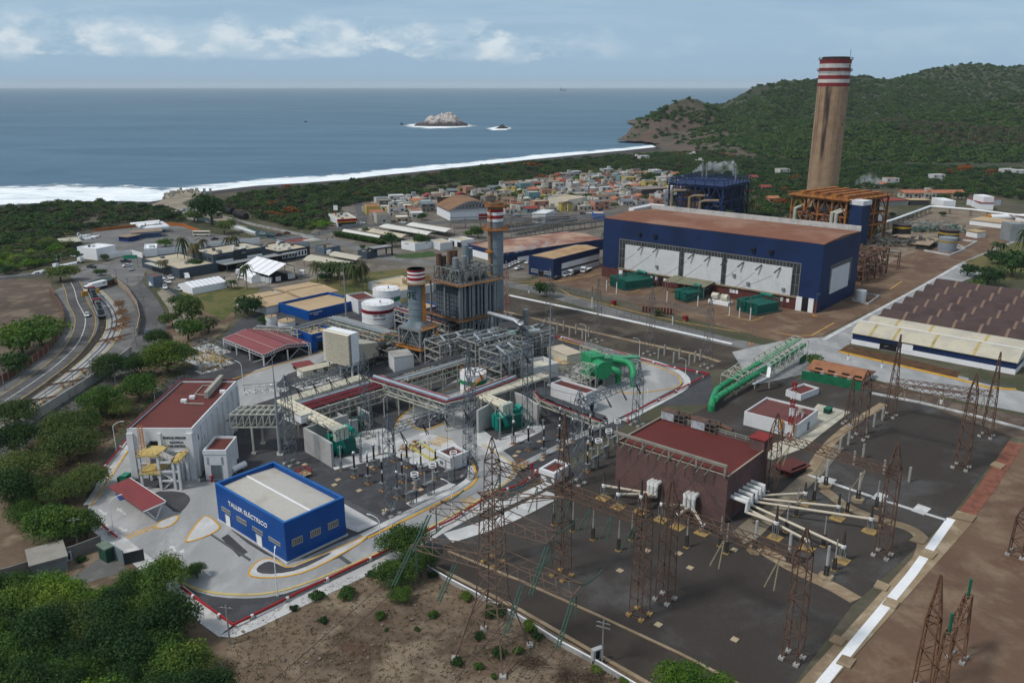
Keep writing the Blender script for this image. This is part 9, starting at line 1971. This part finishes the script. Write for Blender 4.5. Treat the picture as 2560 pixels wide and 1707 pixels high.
def psn(lb_,px,col_):
 w=P(*px);me=bpy.data.meshes.new('person');J=[(0,0,.92),(0,0,1.2),(0,0,1.42),(0,0,1.55),(0,0,1.72),(.2,0,1.38),(.26,.05,1.1),(.24,.12,.85),(-.2,0,1.38),(-.26,.0,1.1),(-.25,.1,.85),(.1,0,.86),(.12,.05,.48),(.12,.0,.06),(.13,.12,.03),(-.1,0,.86),(-.13,-.06,.48),(-.14,-.14,.06),(-.14,-.02,.03)]
 E=Q_(0,1,1,2,2,3,3,4,2,5,5,6,6,7,2,8,8,9,9,10,0,11,11,12,12,13,13,14,0,15,15,16,16,17,17,18);R_=[.15,.15,.15,.06,.11,.07,.05,.04,.07,.05,.04,.10,.07,.05,.04,.10,.07,.05,.04]
 me.from_pydata(J,E,[]);o=bpy.data.objects.new('person',me);LK(o);md=o.modifiers.new('skin','SKIN');
 for i,v in enm(me.skin_vertices[0].data if me.skin_vertices else[]):v.radius=(R_[i],R_[i])
 o.modifiers.new('sub','SUBSURF').levels=1;me.materials.append(col_);o.location=w;return tag(o,lb_,'person','people walking in the plaza')
for x,y,c_ in((831,597,0),(837,596,1),(798,587,0),(811,602,1),(818,602,0),(755,583,1),(793,681,0),(806,685,1),(561,700,0)):psn('person walking on the open pavement, seen from far above',(x,y),(M(283,(.04,.045,.06),.9),M(284,(.4,.4,.4),.9))[c_])
m,n_,l_=new_mat('steam_volume');t=NT(m.node_tree);tc2=t.n.new('ShaderNodeTexCoord').outputs['Object'];nz=t.noise(tc2,.22,4,.65,.5)
v=t.n.new('ShaderNodeVolumePrincipled');v.inputs['Color'].default_value=(.95,.97,1,1);t.l.new(t.M(MU,t.step(nz,.42,.62),.30),v.inputs['Density']);v.inputs['Emission Strength'].default_value=0
o_=t.n.new('ShaderNodeOutputMaterial');t.l.new(v.outputs[0],o_.inputs['Volume']);steam=m
def plume(lb_,pts):
 """pts: photo pixel, distance, radius px"""
 mb=MB();c0=PD(pts[0][0],pts[0][1],pts[0][2]);W_=[(PD(x,y,d)-c0,r*d/FPX)for x,y,d,r in pts];n=12;V=[];q=RR(3);fine=[]
 for i in rn(len(W_)-1):
  for k in rn(4):t_=k/4;fine.append((W_[i][0].lerp(W_[i+1][0],t_),W_[i][1]*(1-t_)+W_[i+1][1]*t_))
 fine.append(W_[-1]);fine.append((W_[-1][0]+V3((1,0,.3)),.1))
 for p,r in fine:
  r*=q.uniform(.75,1.25)
  for j in rn(n):a=2*PI*j/n;rr=r*q.uniform(.8,1.2);V.append((p.x,p.y+rr*cos(a),p.z+rr*sin(a)))
 m_=len(fine);F=[(i*n+j,i*n+(j+1)%n,(i+1)*n+(j+1)%n,(i+1)*n+j)for i in rn(m_-1)for j in rn(n)]+[tuple(rn(n))[::-1],tuple(rn((m_-1)*n,m_*n))]
 o=MB().add(V,F).mk('steam',steam,smt=True);o.location=c0;return tag(o,lb_,'steam',kind='stuff')
d1=P(1715,520).y
plume('white steam drifting right above the navy boiler house',[(1719,436,d1,1.5),(1732,430,d1,4),(1752,419,d1,9),(1775,415,d1,9),(1800,420,d1,12),(1825,412,d1,17),(1843,428,d1,12)]);d2=P(2140,560).y
plume('white steam rising beside the orange boiler house',[(2136,466,d2,1.5),(2141,456,d2,6),(2155,448,d2,10),(2172,443,d2,11),(2190,450,d2,9),(2205,454,d2,5)])
plume('thin steam drifting past the upper rear stack towards the navy workshops',[(1249,629,P(1250,700).y,8),(1285,626,P(1250,700).y+6,9),(1330,615,P(1250,700).y+10,10),(1372,608,P(1250,700).y+14,9),(1400,602,P(1250,700).y+16,4)])
# -- VEGETATION
def leafcrown(nleaf,R,Hh,lobes,size,seed,flt=.75,rough=.22,drop=.0):
 """crown made of small leaf faces spread over several lobes; base of the crown at z=0"""
 g=np.random.default_rng(seed);L=[]
 for i in rn(lobes):
  a=g.uniform(0,2*np.pi);r=R*.66*np.sqrt(g.uniform(0,1))if i else 0;z=Hh*(.22+.50*g.uniform(0,1)*(1-r/R*.6));L.append((r*np.cos(a),r*np.sin(a),z,R*g.uniform(.34,.55),Hh*g.uniform(.26,.42)))
 L=np.array(L);k=g.choice(len(L),nleaf,p=(L[:,3]**2)/np.sum(L[:,3]**2));l=L[k]
 d=g.normal(size=(nleaf,3));d/=np.linalg.norm(d,axis=1)[:,None];d[:,2]=np.where(d[:,2]<-.35,-d[:,2]*.6,d[:,2])
 rr=(1.06-rough*np.abs(g.normal(size=nleaf))**1.5)[:,None];rr=np.clip(rr,.25,1.15)
 bump=1+.16*np.sin(d[:,0:1]*7+l[:,0:1])*np.sin(d[:,1:2]*8+l[:,1:2])
 c=l[:,:3]+d*rr*bump*np.stack([l[:,3],l[:,3],l[:,4]],1)
 n=d+g.normal(size=(nleaf,3))*.55;n/=np.linalg.norm(n,axis=1)[:,None]
 u=np.cross(n,g.normal(size=(nleaf,3)));u/=np.linalg.norm(u,axis=1)[:,None];w=np.cross(n,u)
 s=size*g.uniform(.55,1.35,nleaf)[:,None];a=g.uniform(.5,1.0,nleaf)[:,None]
 V=np.stack([c-u*s,c-w*s*a*.7,c+u*s,c+w*s*a*.7],1).reshape(-1,3)
 return V,np.arange(nleaf*4).reshape(-1,4),L
GREEN=[MLEAF(285,(0.072,0.138,0.026),(0.043,0.093,0.023),(0.104,0.158,0.029)),MLEAF(286,(0.099,0.132,0.036),(0.058,0.093,0.031),(0.123,0.147,0.046)),MLEAF(287,(0.035,0.078,0.023),(0.023,0.057,0.021),(0.052,0.099,0.026)),MLEAF(288,(0.109,0.203,0.023),(0.065,0.143,0.021),(0.145,0.217,0.033)),MLEAF(289,(0.104,0.117,0.062),(0.072,0.084,0.049)),MLEAF(290,(0.377,0.083,0.029),(0.174,0.090,0.026)),MLEAF(291,(0.109,0.093,0.065),(0.075,0.068,0.049))]
def tpr(name,lb_,cat,R,Hh,trunk,nleaf,lobes,size,seed,mat,gp_,limbs=True,**k):
 o=thg(name,lb_,cat,(0,0,-500),0,gp_);V,F,L=leafcrown(nleaf,R,Hh,lobes,size,seed,**k);V[:,2]+=trunk*.5
 me=npmesh('crown',V,F,mat);c=bpy.data.objects.new('crown',me);LK(c);c.parent=o
 mb=MB();mb.cyl((0,0,-.2),(0,0,trunk*.9),.26*R/4,7,.18*R/4)
 if limbs:
  for l in L[:7]:mb.cyl((0,0,trunk*.5),(l[0],l[1],l[2]+trunk*.5-.4),.13*R/4,5,.04)
 mb.mk('trunk',barkm,o);return Proto(o)
NEAR=[tpr('broadleaf_tree','','tree',4.6,5.2,2.0,9000,13,.17,11,GREEN[0],None),tpr('broadleaf_tree','','tree',5.0,4.6,2.2,9000,15,.17,12,GREEN[1],None),tpr('broadleaf_tree','','tree',4.2,5.4,1.8,8500,12,.16,13,GREEN[2],None),tpr('broadleaf_tree','','tree',4.6,4.8,2.0,9000,14,.17,14,GREEN[3],None)]
def tree(px,rpx,kind,lb_,gp_=None,protos=None,up=1.0,base=None):
 """px: pixel of the crown's middle seen from the camera; rpx crown radius in photo pixels"""
 protos=protos or NEAR;R0=(4.6,5.0,4.2,4.6)[kind]if protos is NEAR else 4.2
 w=P(px[0],px[1],3.5)if base is None else P(*base);s=rpx/2100*(w.y*cp-(3.5-CH)*sp)/R0*1.2
 z=3.5*(1-s)*0;w=P(px[0],px[1],4.0*s)if base is None else w
 return protos[kind].put((w.x,w.y,0),random.uniform(0,6.28),lb_,scale=(s,s,s*up),gp_=gp_)
rt_=RR(5)
for x,y,r,k,lb in((45,1020,50,1,'by the shaded road at the left edge'),(150,1058,60,1,'above the white pickup on the shaded road'),(245,985,50,0,'nearest the left back corner of the control building'),(165,1100,62,1,'left of the fallen grey pole, mid row'),(60,1150,62,1,'spreading olive crown at the left edge beside the dirt'),(20,1210,60,2,'at the left edge below the spreading olive crown'),(345,955,44,0,'small, between the road and the back wall of the control building'),(415,872,55,0,'right of the road, opposite the yellow valves'),(270,905,38,2,'leaning over the retaining wall'),(395,800+40,30,2,'small dark, behind the bend of the road'),(160,1215,50,1,'left of the fenced corner with the blue bay'),(205,1190,52,1,'beside the kerb left of the carport'),(140,1290,66,0,'big, left of the red main near the gate'),(210,1300,45,2,'dark, touching the green cabin by the gate'),(405,1425,62,0,'right of the gate at the road bend'),(330,1450,48,0,'left of the tree at the road bend'),(490,1440-20,26,2,'edge of the tree at the road bend'),(1010,1340,58,0,'in the middle foreground under the left tower arm'),(1050,1395,44,2,'darker lower crown under the left tower arm'),(985,1420,48,0,'lower left crown beside the kerb of the main road'),(1000,1480,28,0,'lowest crown beside the main road foreground'),(1700,1690,62,3,'bright green at the bottom edge over the old road'),(1800,1712,50,3,'bottom edge right of the bright green crown'),(100,1215,50,1,'behind the crowns at the left edge, mid height'),(30,1085,48,2,'dark, left of the white pickup'),(205,1045,44,0,'between the road and the back of the olive crowns'),(300,1010,34,1,'small, against the left wall of the control building'),(130,1350-60,50,2,'lower dark crown above the grey shed'),(60,1270,40,0,'at the left edge above the grey shed'),(340,905,34,2,'on the retaining wall by the rail racks')):
 tree((x,y),r,k,'leafy tree '+lb)
rows_=[(i,j)for i in rn(11)for j in rn(5)]
cnt=0;band=[]
for i in rn(75):
 for _ in rn(30):
  x,y=rt_.uniform(-140,560),rt_.uniform(1440,1860)
  lim=1445 if x<330 else 1440+(x-330)*1.0
  if y>lim+18 and all(((x-a)**2+(y-b)**2)>42**2 for a,b in band):band.append((x,y));break
for x,y in band:
 tree((x,y),rt_.uniform(56,76),rt_.choice((0,0,1,2,2,3)),'leafy tree of the dense thicket filling the lower left corner','trees of the lower left thicket',up=rt_.uniform(.8,1.15))
bushp=[tpr('bush','','bush',1.5,1.8,.15,1500,8,.16,21,GREEN[0],None,limbs=False),tpr('bush','','bush',1.5,1.6,.15,1400,9,.16,22,GREEN[2],None,limbs=False)]
for x,y,r,k,lb in((788,1490,22,1,'blue-green, just below the red main'),(735,1517,13,1,'small round, touching the white apron'),(868,1484,26,0,'broad, beside the white stones'),(925,1433,15,1,'small, near the apron left of the tall tree'),(806,1548,14,1,'grey, alone on the bare soil'),(950,1538,16,0,'low, in the middle of the bare soil'),(1083,1536,15,0,'left of the tower legs'),(1042,1572,9,0,'tiny, left of the tower legs'),(965,1573,7,0,'tiny, far from others on the soil'),(1165,1490,18,0,'beside the white-topped wall, left end'),(1235,1530,30,1,'dark, under the tower body by the wall'),(1325,1565,22,0,'right of the tower by the wall'),(1345,1590,17,1,'just below the bush right of the tower'),(1198,1590,16,1,'inside the tower legs, back'),(1250,1632,22,1,'inside the tower legs, front'),(1195,1665,14,0,'at the left foot of the tower'),(1140,1652,18,1,'at the leftmost tower leg'),(1295,1625,16,0,'right of the tower legs on the soil'),(1492,1675,18,0,'at the foot of the timber pole'),(1560,1700,16,0,'bottom, right of the timber pole'),(1235,1690,10,0,'below the near tower foot'),(1085,1435,14,1,'by the start of the white-topped wall'),(205,1395,14,1,'greyish, against the perimeter wall'),(108,1398,18,1,'in front of the flat roofed grey building')):
 w=P(x,y+r*.4);s=r/2100*(w.y*cp+CH*sp)/1.5;bushp[k].put((w.x,w.y,0),random.uniform(0,6),('green bush, ' if k==0 else 'dark green bush, ')+lb,scale=s)
for i in rn(3):
 x,y=((1330,1660),(1420,1690),(1480,1702))[i];w=P(x,y);o=thg('brush_pile','heap of dry brown branches, %s'%('below the tower','between tower and timber pole','beside the timber pole')[i],'brushwood',(w.x,w.y,0));mb=MB();rr=RR(i)
 for j in rn(70):a=rr.uniform(0,6.28);c_=V3((rr.gauss(0,.9),rr.gauss(0,.8),rr.uniform(0,.8)));d=V3((cos(a),sin(a),rr.uniform(-.3,.5)))*rr.uniform(.6,1.6);mb.bar(c_-d,c_+d,.05)
 mb.mk('branches',M(292,(.11,.075,.055),.95,.3,2),o)
V=[];F=[];g2=np.random.default_rng(4);mb=MB()
for i in rn(420):
 x,y=g2.uniform(560,1640),g2.uniform(1440,1707)
 if y<1400+abs(x-1000)*.0+max(0,(975-x))*.42 or(x>1060 and y<1420+(x-1060)*.56):continue
 w=P(x,y);s=abs(g2.normal(0,.10))+.05;mb.cbox((w.x,w.y,-.02),s*2,s*1.5,s,g2.uniform(0,3))
o=mb.mk('stones',MG(293,((.16,.13,.105),(.10,.075,.055),(.24,.21,.18)),(.5,1.5,4)));tag(o,'small stones and clods scattered on the bare soil','stones',kind='stuff')
def tufts(name,lb_,region,n,hmin,hmax,mat,test=None,seed=1):
 g=np.random.default_rng(seed);C=[]
 (x0,x1,y0,y1)=region
 while len(C)<n:
  x,y=g.uniform(x0,x1),g.uniform(y0,y1)
  if test is None or test(x,y):C.append(tuple(P(x,y))[:2])
 C=np.array(C);k=7;N=len(C)*k;c=np.repeat(C,k,0)+g.normal(size=(N,2))*.22;a=g.uniform(0,6.28,N);h=g.uniform(hmin,hmax,N);w=.07
 lean=g.normal(size=(N,2))*.25*h[:,None]
 V=np.zeros((N,4,3));dx,dy=np.cos(a)*w,np.sin(a)*w
 V[:,0,0]=c[:,0]-dx;V[:,0,1]=c[:,1]-dy;V[:,1,0]=c[:,0]+dx;V[:,1,1]=c[:,1]+dy
 V[:,2,:2]=c+lean+np.stack([dx,dy],1)*.5;V[:,3,:2]=c+lean-np.stack([dx,dy],1)*.5;V[:,2,2]=V[:,3,2]=h
 me=npmesh(name,V.reshape(-1,3),np.arange(N*4).reshape(-1,4),mat);o=bpy.data.objects.new(name,me);LK(o);tag(o,lb_,'grass',kind='stuff')
dryg=MLEAF(294,(.155,.125,.07),(.11,.09,.05));weed=MLEAF(295,(.06,.09,.025),(.10,.10,.04))
tufts('dry_grass','dry grass tufts on the bare soil',(560,1640,1440,1707),1500,.05,.25,dryg,lambda x,y:not(y<1400+max(0,(975-x))*.42 or(x>1060 and y<1425+(x-1060)*.56)),3)
tufts('weeds','low weeds along the left bank',(20,480,880,1400),2500,.1,.5,weed,lambda x,y:x+.72*y>880 and x+1.45*y<1870 and not(x>215 and y>1150),4)
MID=[tpr('broadleaf_tree','','tree',4.2,4.6,1.6,1500,10,.33,31+i,GREEN[i],None,limbs=False)for i in rn(5)]
REDT=tpr('flame_tree','','tree',4.2,3.6,1.8,1300,9,.33,41,GREEN[5],None,limbs=False)
def mid(x,y,r,k,lb_,gp_=None,base=None):
 w=P(x,y,2.5);s=r/2100*(w.y*cp+(CH-2.5)*sp)/4.2*1.15;pr=REDT if k==9 else MID[k]
 return pr.put((w.x,w.y,0),random.uniform(0,6.28),lb_,scale=(s,s,s*random.uniform(.8,1.1)),gp_=gp_)
for x,y,r,k,lb in((150,690,37,1,'large round olive tree on the bend left of the rail yard'),(252,676,16,2,'small dark tree on the grass point at the road junction'),(206,632,18,2,'dark tree in front of the white cube building by the depot'),(258,640,12,4,'grey green bush tree right of the white cube building'),(413,606,18,3,'green tree on the forecourt of the gas depot'),(370,624,9,2,'small dark tree by the long white wall'),(485,664,27,2,'dark tree between the slate buildings'),(530,552,52,2,'big dark tree clump beside the canal'),(560,575,28,1,'lower right part of the clump beside the canal'),(485,545,26,1,'left part of the clump beside the canal'),(616,772,42,2,'wide dark tree left of the near tan-roofed store'),(660,795,18,2,'dark tree behind the two small tan tanks'),(480,790,44,1,'olive tree below the lawn'),(450,755,30,2,'dark tree at the corner of the lawn wall'),(520,815,36,4,'greyish leafless tree beside the plant boundary'),(470,835,38,0,'green tree below the grey leafless tree'),(430,800,26,1,'tree overhanging the bend of the road'),(100,845,58,0,'big bright clump inside the field wall'),(55,870,58,0,'left clump inside the field wall'),(20,920,44,2,'dark clump at the left edge inside the field wall'),(118,822,26,3,'top of the clump inside the field wall'),(980,607,25,2,'dark dense tree beside the white office by the car ports'),(1058,608,25,2,'dark dense tree in front of the white office'),(1195,585,22,2,'dark tree behind the white twin garage'),(1235,590,14,2,'dark tree left of the navy workshop roof'),(1170,582,14,0,'small tree behind the car ports'),(845,682,38,2,'big dark tree among the palms'),(890,690,30,2,'dark tree right of the palms'),(815,690,18,2,'dark tree left of the palms'),(1366,728,27,2,'round dark tree in the middle yard'),(2040,897,24,0,'round bright tree beside the pipe bridge'),(2420,676,26,2,'dark round tree left of the palms on the right'),(2470,700,42,2,'big dark tree mass above the vaulted roofs'),(2530,680,46,2,'big dark tree at the right edge above the roofs'),(2500,650,30,2,'dark tree behind the mass at the right edge'),(2440,715,20,0,'lower green bush beside the vaulted roofs'),(2355,500,18,2,'round tree by the bus shelter'),(2405,492,16,2,'dark tree behind the octagonal white house'),(2233,534,10,2,'small dark tree in the tank yard'),(2247,540,6,2,'tiny bush right of the small tank yard tree'),(2356,532,9,2,'dark shrub inside the white pipe line bend'),(830,620,12,2,'small tree by the plaza road'),(905,612,8,2,'small tree beside the gate canopy'),(540,650,15,2,'young tree in front of the slate building'),(1640,775,17,4,'thin orange-tinged tree on the fence line'),(868,648,8,2,'small shrub by the cream canopy'),(1352,447,14,9,'red flowering, left of two at the edge of the wood'),(1383,450,17,9,'red flowering, right of two at the edge of the wood'),(2412,424,16,9,'red flowering, among the green crowns far right')):
 mid(x,y,r,k,lb)
for p in towntrees:MID[rt_.choice((0,1,2,2))].put((p.x,p.y,0),rt_.uniform(0,6),'tree growing between the houses of the village',scale=rt_.uniform(.7,1.15),gp_='trees between the village houses')
hg=thg('hedge','long clipped hedge beside the cream parking canopies','hedge',P(838,585));a_,b_=P(840,590,0),P(960,612,0);gq=np.random.default_rng(9);N=5200;t_=gq.uniform(0,1,N)[:,None];A_=np.array(a_-a_);B_=np.array(b_-a_);nrm_=np.array([-(b_-a_).normalized().y,(b_-a_).normalized().x,0])
c=A_+t_*(B_-A_)+nrm_*gq.uniform(-2.6,2.6,N)[:,None]+np.stack([np.zeros(N),np.zeros(N),gq.uniform(.1,1,N)**.5*2.8],1);u=gq.normal(size=(N,3));u/=np.linalg.norm(u,axis=1)[:,None];w_=np.cross(u,gq.normal(size=(N,3)));w_/=np.linalg.norm(w_,axis=1)[:,None]
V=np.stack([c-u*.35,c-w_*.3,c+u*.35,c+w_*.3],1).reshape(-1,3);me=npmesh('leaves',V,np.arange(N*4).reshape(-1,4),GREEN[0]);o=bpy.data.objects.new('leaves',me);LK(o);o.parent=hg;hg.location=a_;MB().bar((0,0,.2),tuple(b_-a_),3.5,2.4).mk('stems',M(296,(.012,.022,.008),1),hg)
def palm(seed,h=9.0,n=16,L=3.2):
 o=thg('palm_tree','','palm tree',(0,0,-500));q=RR(seed);mb=MB();b_=q.uniform(-.5,.5);mb.tube([(0,0,-.2),(b_*.4,0,h*.5),(b_,0,h)],.17,6);mb.mk('trunk',M(297,(.16,.13,.10),.95,.2,2),o);c=MB()
 for i in rn(n):
  a=2*PI*i/n+q.uniform(-.15,.15);el_=q.uniform(-.35,.9);d=V3((cos(a),sin(a),0));s=V3((-d.y,d.x,0));prev=V3((b_,0,h));up_=sin(el_)*1.0;pts=[prev]
  for k in rn(1,6):t_=k/5;pts.append(V3((b_,0,h))+d*L*t_*cos(el_*.6)+V3((0,0,L*(up_*t_-1.15*t_*t_*(.6+.5*(1-up_))))))
  for k in rn(5):
   w0_,w1_=.42*sin(PI*(k+.4)/5.6),.42*sin(PI*(k+1.4)/5.6)
   for sg_ in(-1,1):p,p2=pts[k],pts[k+1];c.add([p,p2,p2+s*sg_*w1_-V3((0,0,.22)),p+s*sg_*w0_-V3((0,0,.22))],[(0,1,2,3)])
 c.mk('fronds',MLEAF(298,(.045,.070,.024),(.030,.050,.02),(.10,.085,.04)),o);return Proto(o)
PALM=[palm(1),palm(2,7.5,15),palm(3,10,18,3.4)]
for x,y,top,lb in((465,668,594,'left of three palms by the white wall'),(487,672,596,'middle of three palms by the white wall'),(510,650,598,'right of three palms by the white wall'),(572,640,598,'left palm behind the main slate building'),(588,640,588,'right palm behind the main slate building'),(618,723,662,'palm in front of the big white tent'),(579,722,700,'short palm at the right end of the long white tent'),(795,712,654,'single palm on the lawn edge left'),(829,700,646,'single palm by the lamp on the lawn'),(866,720,668,'first palm of the lawn clump'),(885,728,660,'second palm of the lawn clump'),(907,730,640,'tallest palm of the lawn clump'),(852,716,655,'palm at the left of the lawn clump'),(1512,620,580,'palm against the left corner of the turbine hall'),(2488,640,598,'left palm on the right-hand verge'),(2502,644,606,'right palm on the right-hand verge'),(2550,660,575,'dark palm at the right edge'),(410,690,655,'palm beside the slate building front'),(914,590,570,'tiny palm among the parking canopies'),(2250,455,440,'palm among the far villas'),(2535,690,640,'palm above the vaulted roofs')):
 w=P(x,y);h=HZ(w,top);PALM[x%3].put((w.x,w.y,0),random.uniform(0,6),'palm tree, '+lb,scale=(1.1 if h<9 else 1.25,)*2+(h/9.3,))
pz=Q_(1740,545,1755,560,1775,555,1790,570,1810,560,1830,575,1850,560,1865,580,1880,565,1895,590,1785,590,1820,600,1700,560)
for x,y in pz:w=P(x+rt_.uniform(-6,6),y-30+rt_.uniform(-6,6));PALM[x%3].put((w.x,w.y,0),random.uniform(0,6),'palm in the grove seen between the two old boilers',scale=1.15,gp_='palms between the old boilers')
def inside(p,poly_):
 x,y=p;c=False;n=len(poly_)
 for i in rn(n):
  (x1,y1),(x2,y2)=poly_[i],poly_[(i+1)%n]
  if(y1>y)!=(y2>y)and x<(x2-x1)*(y-y1)/(y2-y1)+x1:c=not c
 return c
SCR1=Q_(-60,545,0,530,60,520,150,512,250,510,350,517,430,530,455,545,470,555,420,552,330,556,250,568,200,578,190,588,140,592,150,610,180,612,175,628,195,640,160,650,120,664,80,668,40,685,-60,700)
SCR2=Q_(500,500,560,505,660,482,800,468,900,455,1010,446,1120,434,1300,412,1450,402,1560,392,1700,385,1790,380,1850,400,1850,470,1720,470,1690,450,1640,445,1560,430,1450,435,1400,455,1330,462,1200,470,1090,478,1000,490,900,508,845,520,838,560,800,575,740,572,680,560,620,535,560,515)
SCR3=Q_(1850,390,2000,400,2200,410,2400,420,2600,430,2600,505,2480,492,2380,480,2200,470,2120,480,1960,480,1850,470)
BARE=[(Q_(205,545,250,538,275,560,215,568),0),(Q_(1010,478,1110,458,1190,452,1150,466,1050,484),0),(Q_(560,500,700,480,720,500,600,520),.55),(Q_(1700,350,1850,350,1850,372,1700,380),0)]
pts_=[]
g3=RR(12)
def spread(poly_,n,dmin,wt=1):
 xs=[p[0]for p in poly_];ys=[p[1]for p in poly_];out_=[];tries=0;W0=[P(x,y)for x,y in poly_];wp=[(w.x,w.y)for w in W0];bx=(min(p[0]for p in wp),max(p[0]for p in wp),min(p[1]for p in wp),max(p[1]for p in wp));cell={}
 BP=[([tuple(P(x,y)[:2])for x,y in b],k)for b,k in BARE]
 while len(out_)<n and tries<n*40:
  tries+=1;x,y=g3.uniform(bx[0],bx[1]),g3.uniform(bx[2],bx[3])
  if not inside((x,y),wp):continue
  if any(inside((x,y),b)and g3.random()>k for b,k in BP):continue
  f=sin(x*.021+1.3)*sin(y*.017+.5)+.5*sin(x*.06+y*.045)
  if f<-.55 and g3.random()<.8:continue
  c_=(int(x//dmin),int(y//dmin))
  if any(c_ in[(a,b)]for a in()):continue
  if any((x-a)**2+(y-b)**2<dmin*dmin for i in(-1,0,1)for j in(-1,0,1)for a,b in cell.get((c_[0]+i,c_[1]+j),())):continue
  cell.setdefault(c_,[]).append((x,y));out_.append((x,y))
 return out_
s1_=spread(SCR1,700,6.2);s2_=spread(SCR2,3600,6.6);s3_=spread(SCR3,1500,7.5)+spread(Q_(1690,470,1790,462,1960,478,2130,478,2170,498,2150,540,2000,600,1800,600,1690,560),700,7.5)
allp=sorted([(hypot(x,y),x,y,z)for s,z in((s1_,1),(s2_,2),(s3_,3))for x,y in s])
ind=allp[:85];rest=allp[85:]
for d,x,y,z in ind:
 s=g3.uniform(.75,1.45);k=g3.choice((0,1,1,2,4,3)if z==1 else(0,0,1,2,2,3,4))
 MID[k].put((x,y,0),g3.uniform(0,6),'bushy tree of the coastal scrub '+('left of the canal' if z==1 else 'right of the canal'),scale=(s,s,s*g3.uniform(.55,.85)),gp_='scrub trees '+('left' if z==1 else 'right')+' of the canal')
def mms(name,lb_,pts,protosV,mats,seed=1,kind='stuff'):
 """merge many low-detail crowns into one uncountable mass"""
 g=np.random.default_rng(seed);out={}
 for(x,y,z,s,sz,mi)in pts:
  V,F=protosV[g.integers(len(protosV))];a=g.uniform(0,6.28);c_,n_=np.cos(a),np.sin(a);W_=V.copy();W_[:,0],W_[:,1]=(V[:,0]*c_-V[:,1]*n_)*s+x,(V[:,0]*n_+V[:,1]*c_)*s+y;W_[:,2]=V[:,2]*sz+z
  out.setdefault(mi,[]).append((W_,F))
 Vs=[];Fs=[];Ms=[];off=0
 for mi,l in out.items():
  for W_,F in l:Vs.append(W_);Fs.append(F+off);Ms.append(np.full(len(F),mi));off+=len(W_)
 me=npmesh(name,np.concatenate(Vs),np.concatenate(Fs),mats[0])
 for m_ in mats[1:]:me.materials.append(m_)
 me.polygons.foreach_set('material_index',np.concatenate(Ms).astype(np.int32));me.update()
 o=bpy.data.objects.new(name,me);LK(o);return tag(o,lb_,'trees',kind=kind)
lowc=[]
for i in rn(6):V,F,L=leafcrown(300,4.2,4.4,7,.68,60+i,rough=.15);V[:,2]+=.5;lowc.append((V,F))
ml=[MLEAF(299,(0.072,0.132,0.031),(0.046,0.090,0.029),None,.12),MLEAF(300,(0.099,0.129,0.044),(0.064,0.093,0.036),None,.12),MLEAF(301,(0.038,0.078,0.029),(0.028,0.060,0.025),None,.12),MLEAF(302,(0.102,0.093,0.060),(0.072,0.071,0.049),None,.12),GREEN[5]]
pm_=[]
for d,x,y,z in rest:
 s=g3.uniform(.8,1.5);px_f=g3.random();mi=g3.choice((0,0,1,1,2,2,3)if z!=3 else(0,0,0,1,2,2));
 if z in(2,3)and g3.random()<.012:mi=4
 pm_.append((x,y,0,s,s*g3.uniform(.55,.95)*(.85 if mi!=4 else 1.1),mi))
mms('scrub_forest','continuous belt of scrub trees behind the beach and round the village',pm_,lowc,ml,5)
hc=[]
for i in rn(5):V,F,L=leafcrown(70,4.2,4.4,5,1.25,80+i,rough=.12);hc.append((V,F))
N=30000;g4=np.random.default_rng(21);PX=[];
hx_=g4.uniform(180,1900,N*3);hy_=g4.uniform(820,2600,N*3);hz_a=hill_h(hx_,hy_)
ex_=3.0;sl_x=(hill_h(hx_+ex_,hy_)-hz_a)/ex_;sl_y=(hill_h(hx_,hy_+ex_)-hz_a)/ex_;slope=np.hypot(sl_x,sl_y)
vis=(hz_a>2.5)&(sl_y>-.12)
asp=sl_x*.0
bare=(np.sin(hx_/33.+1.0)*np.sin(hy_/41.+.4)+.5*np.sin(hx_/13.))
scar=((np.hypot((hx_-560)/60,(hy_-1480)/50)<1)|(np.hypot((hx_-330)/40,(hy_-1330)/45)<1))
keepm=vis&~((slope>.72)&(g4.uniform(0,1,N*3)<.85))&~(scar&(g4.uniform(0,1,N*3)<.75))&~((hx_<300)&(hz_a<30)&(g4.uniform(0,1,N*3)<.85))&(np.abs(hx_/hy_)<.66)
prob=np.clip(1.7-hy_/1600,.28,1);keepm&=g4.uniform(0,1,N*3)<prob
idx=np.nonzero(keepm)[0][:N];hp=[]
near_r=np.sin(hx_/70.)+np.sin(hy_/55.)
for i in idx:
 s=g4.uniform(.75,1.7);dist=hy_[i];brown=(dist<1420 and hz_a[i]>12 and near_r[i]>-.1 and hx_[i]>520)
 mi=3 if(brown and g4.random()<.62)else int(g4.choice([0,0,1,2,2,0]))
 hp.append((hx_[i],hy_[i],hz_a[i]-1.0,s,s*.85,mi))
mms('hill_forest','dense low forest covering the coastal hills',hp,hc,ml,6)
m,n_,l_=new_mat('haze_air');t=NT(m.node_tree)
v=t.n.new('ShaderNodeVolumePrincipled');v.inputs['Color'].default_value=(.86,.95,1.0,1);v.inputs['Density'].default_value=.000035;v.inputs['Anisotropy'].default_value=.0
o_=t.n.new('ShaderNodeOutputMaterial');t.l.new(v.outputs[0],o_.inputs['Volume'])
hz_=MB().box(-38000,38000,-2500,39000,-60,190);h=hz_.mk('haze',m);h['kind']='stuff';h['label']='thin bluish sea haze'
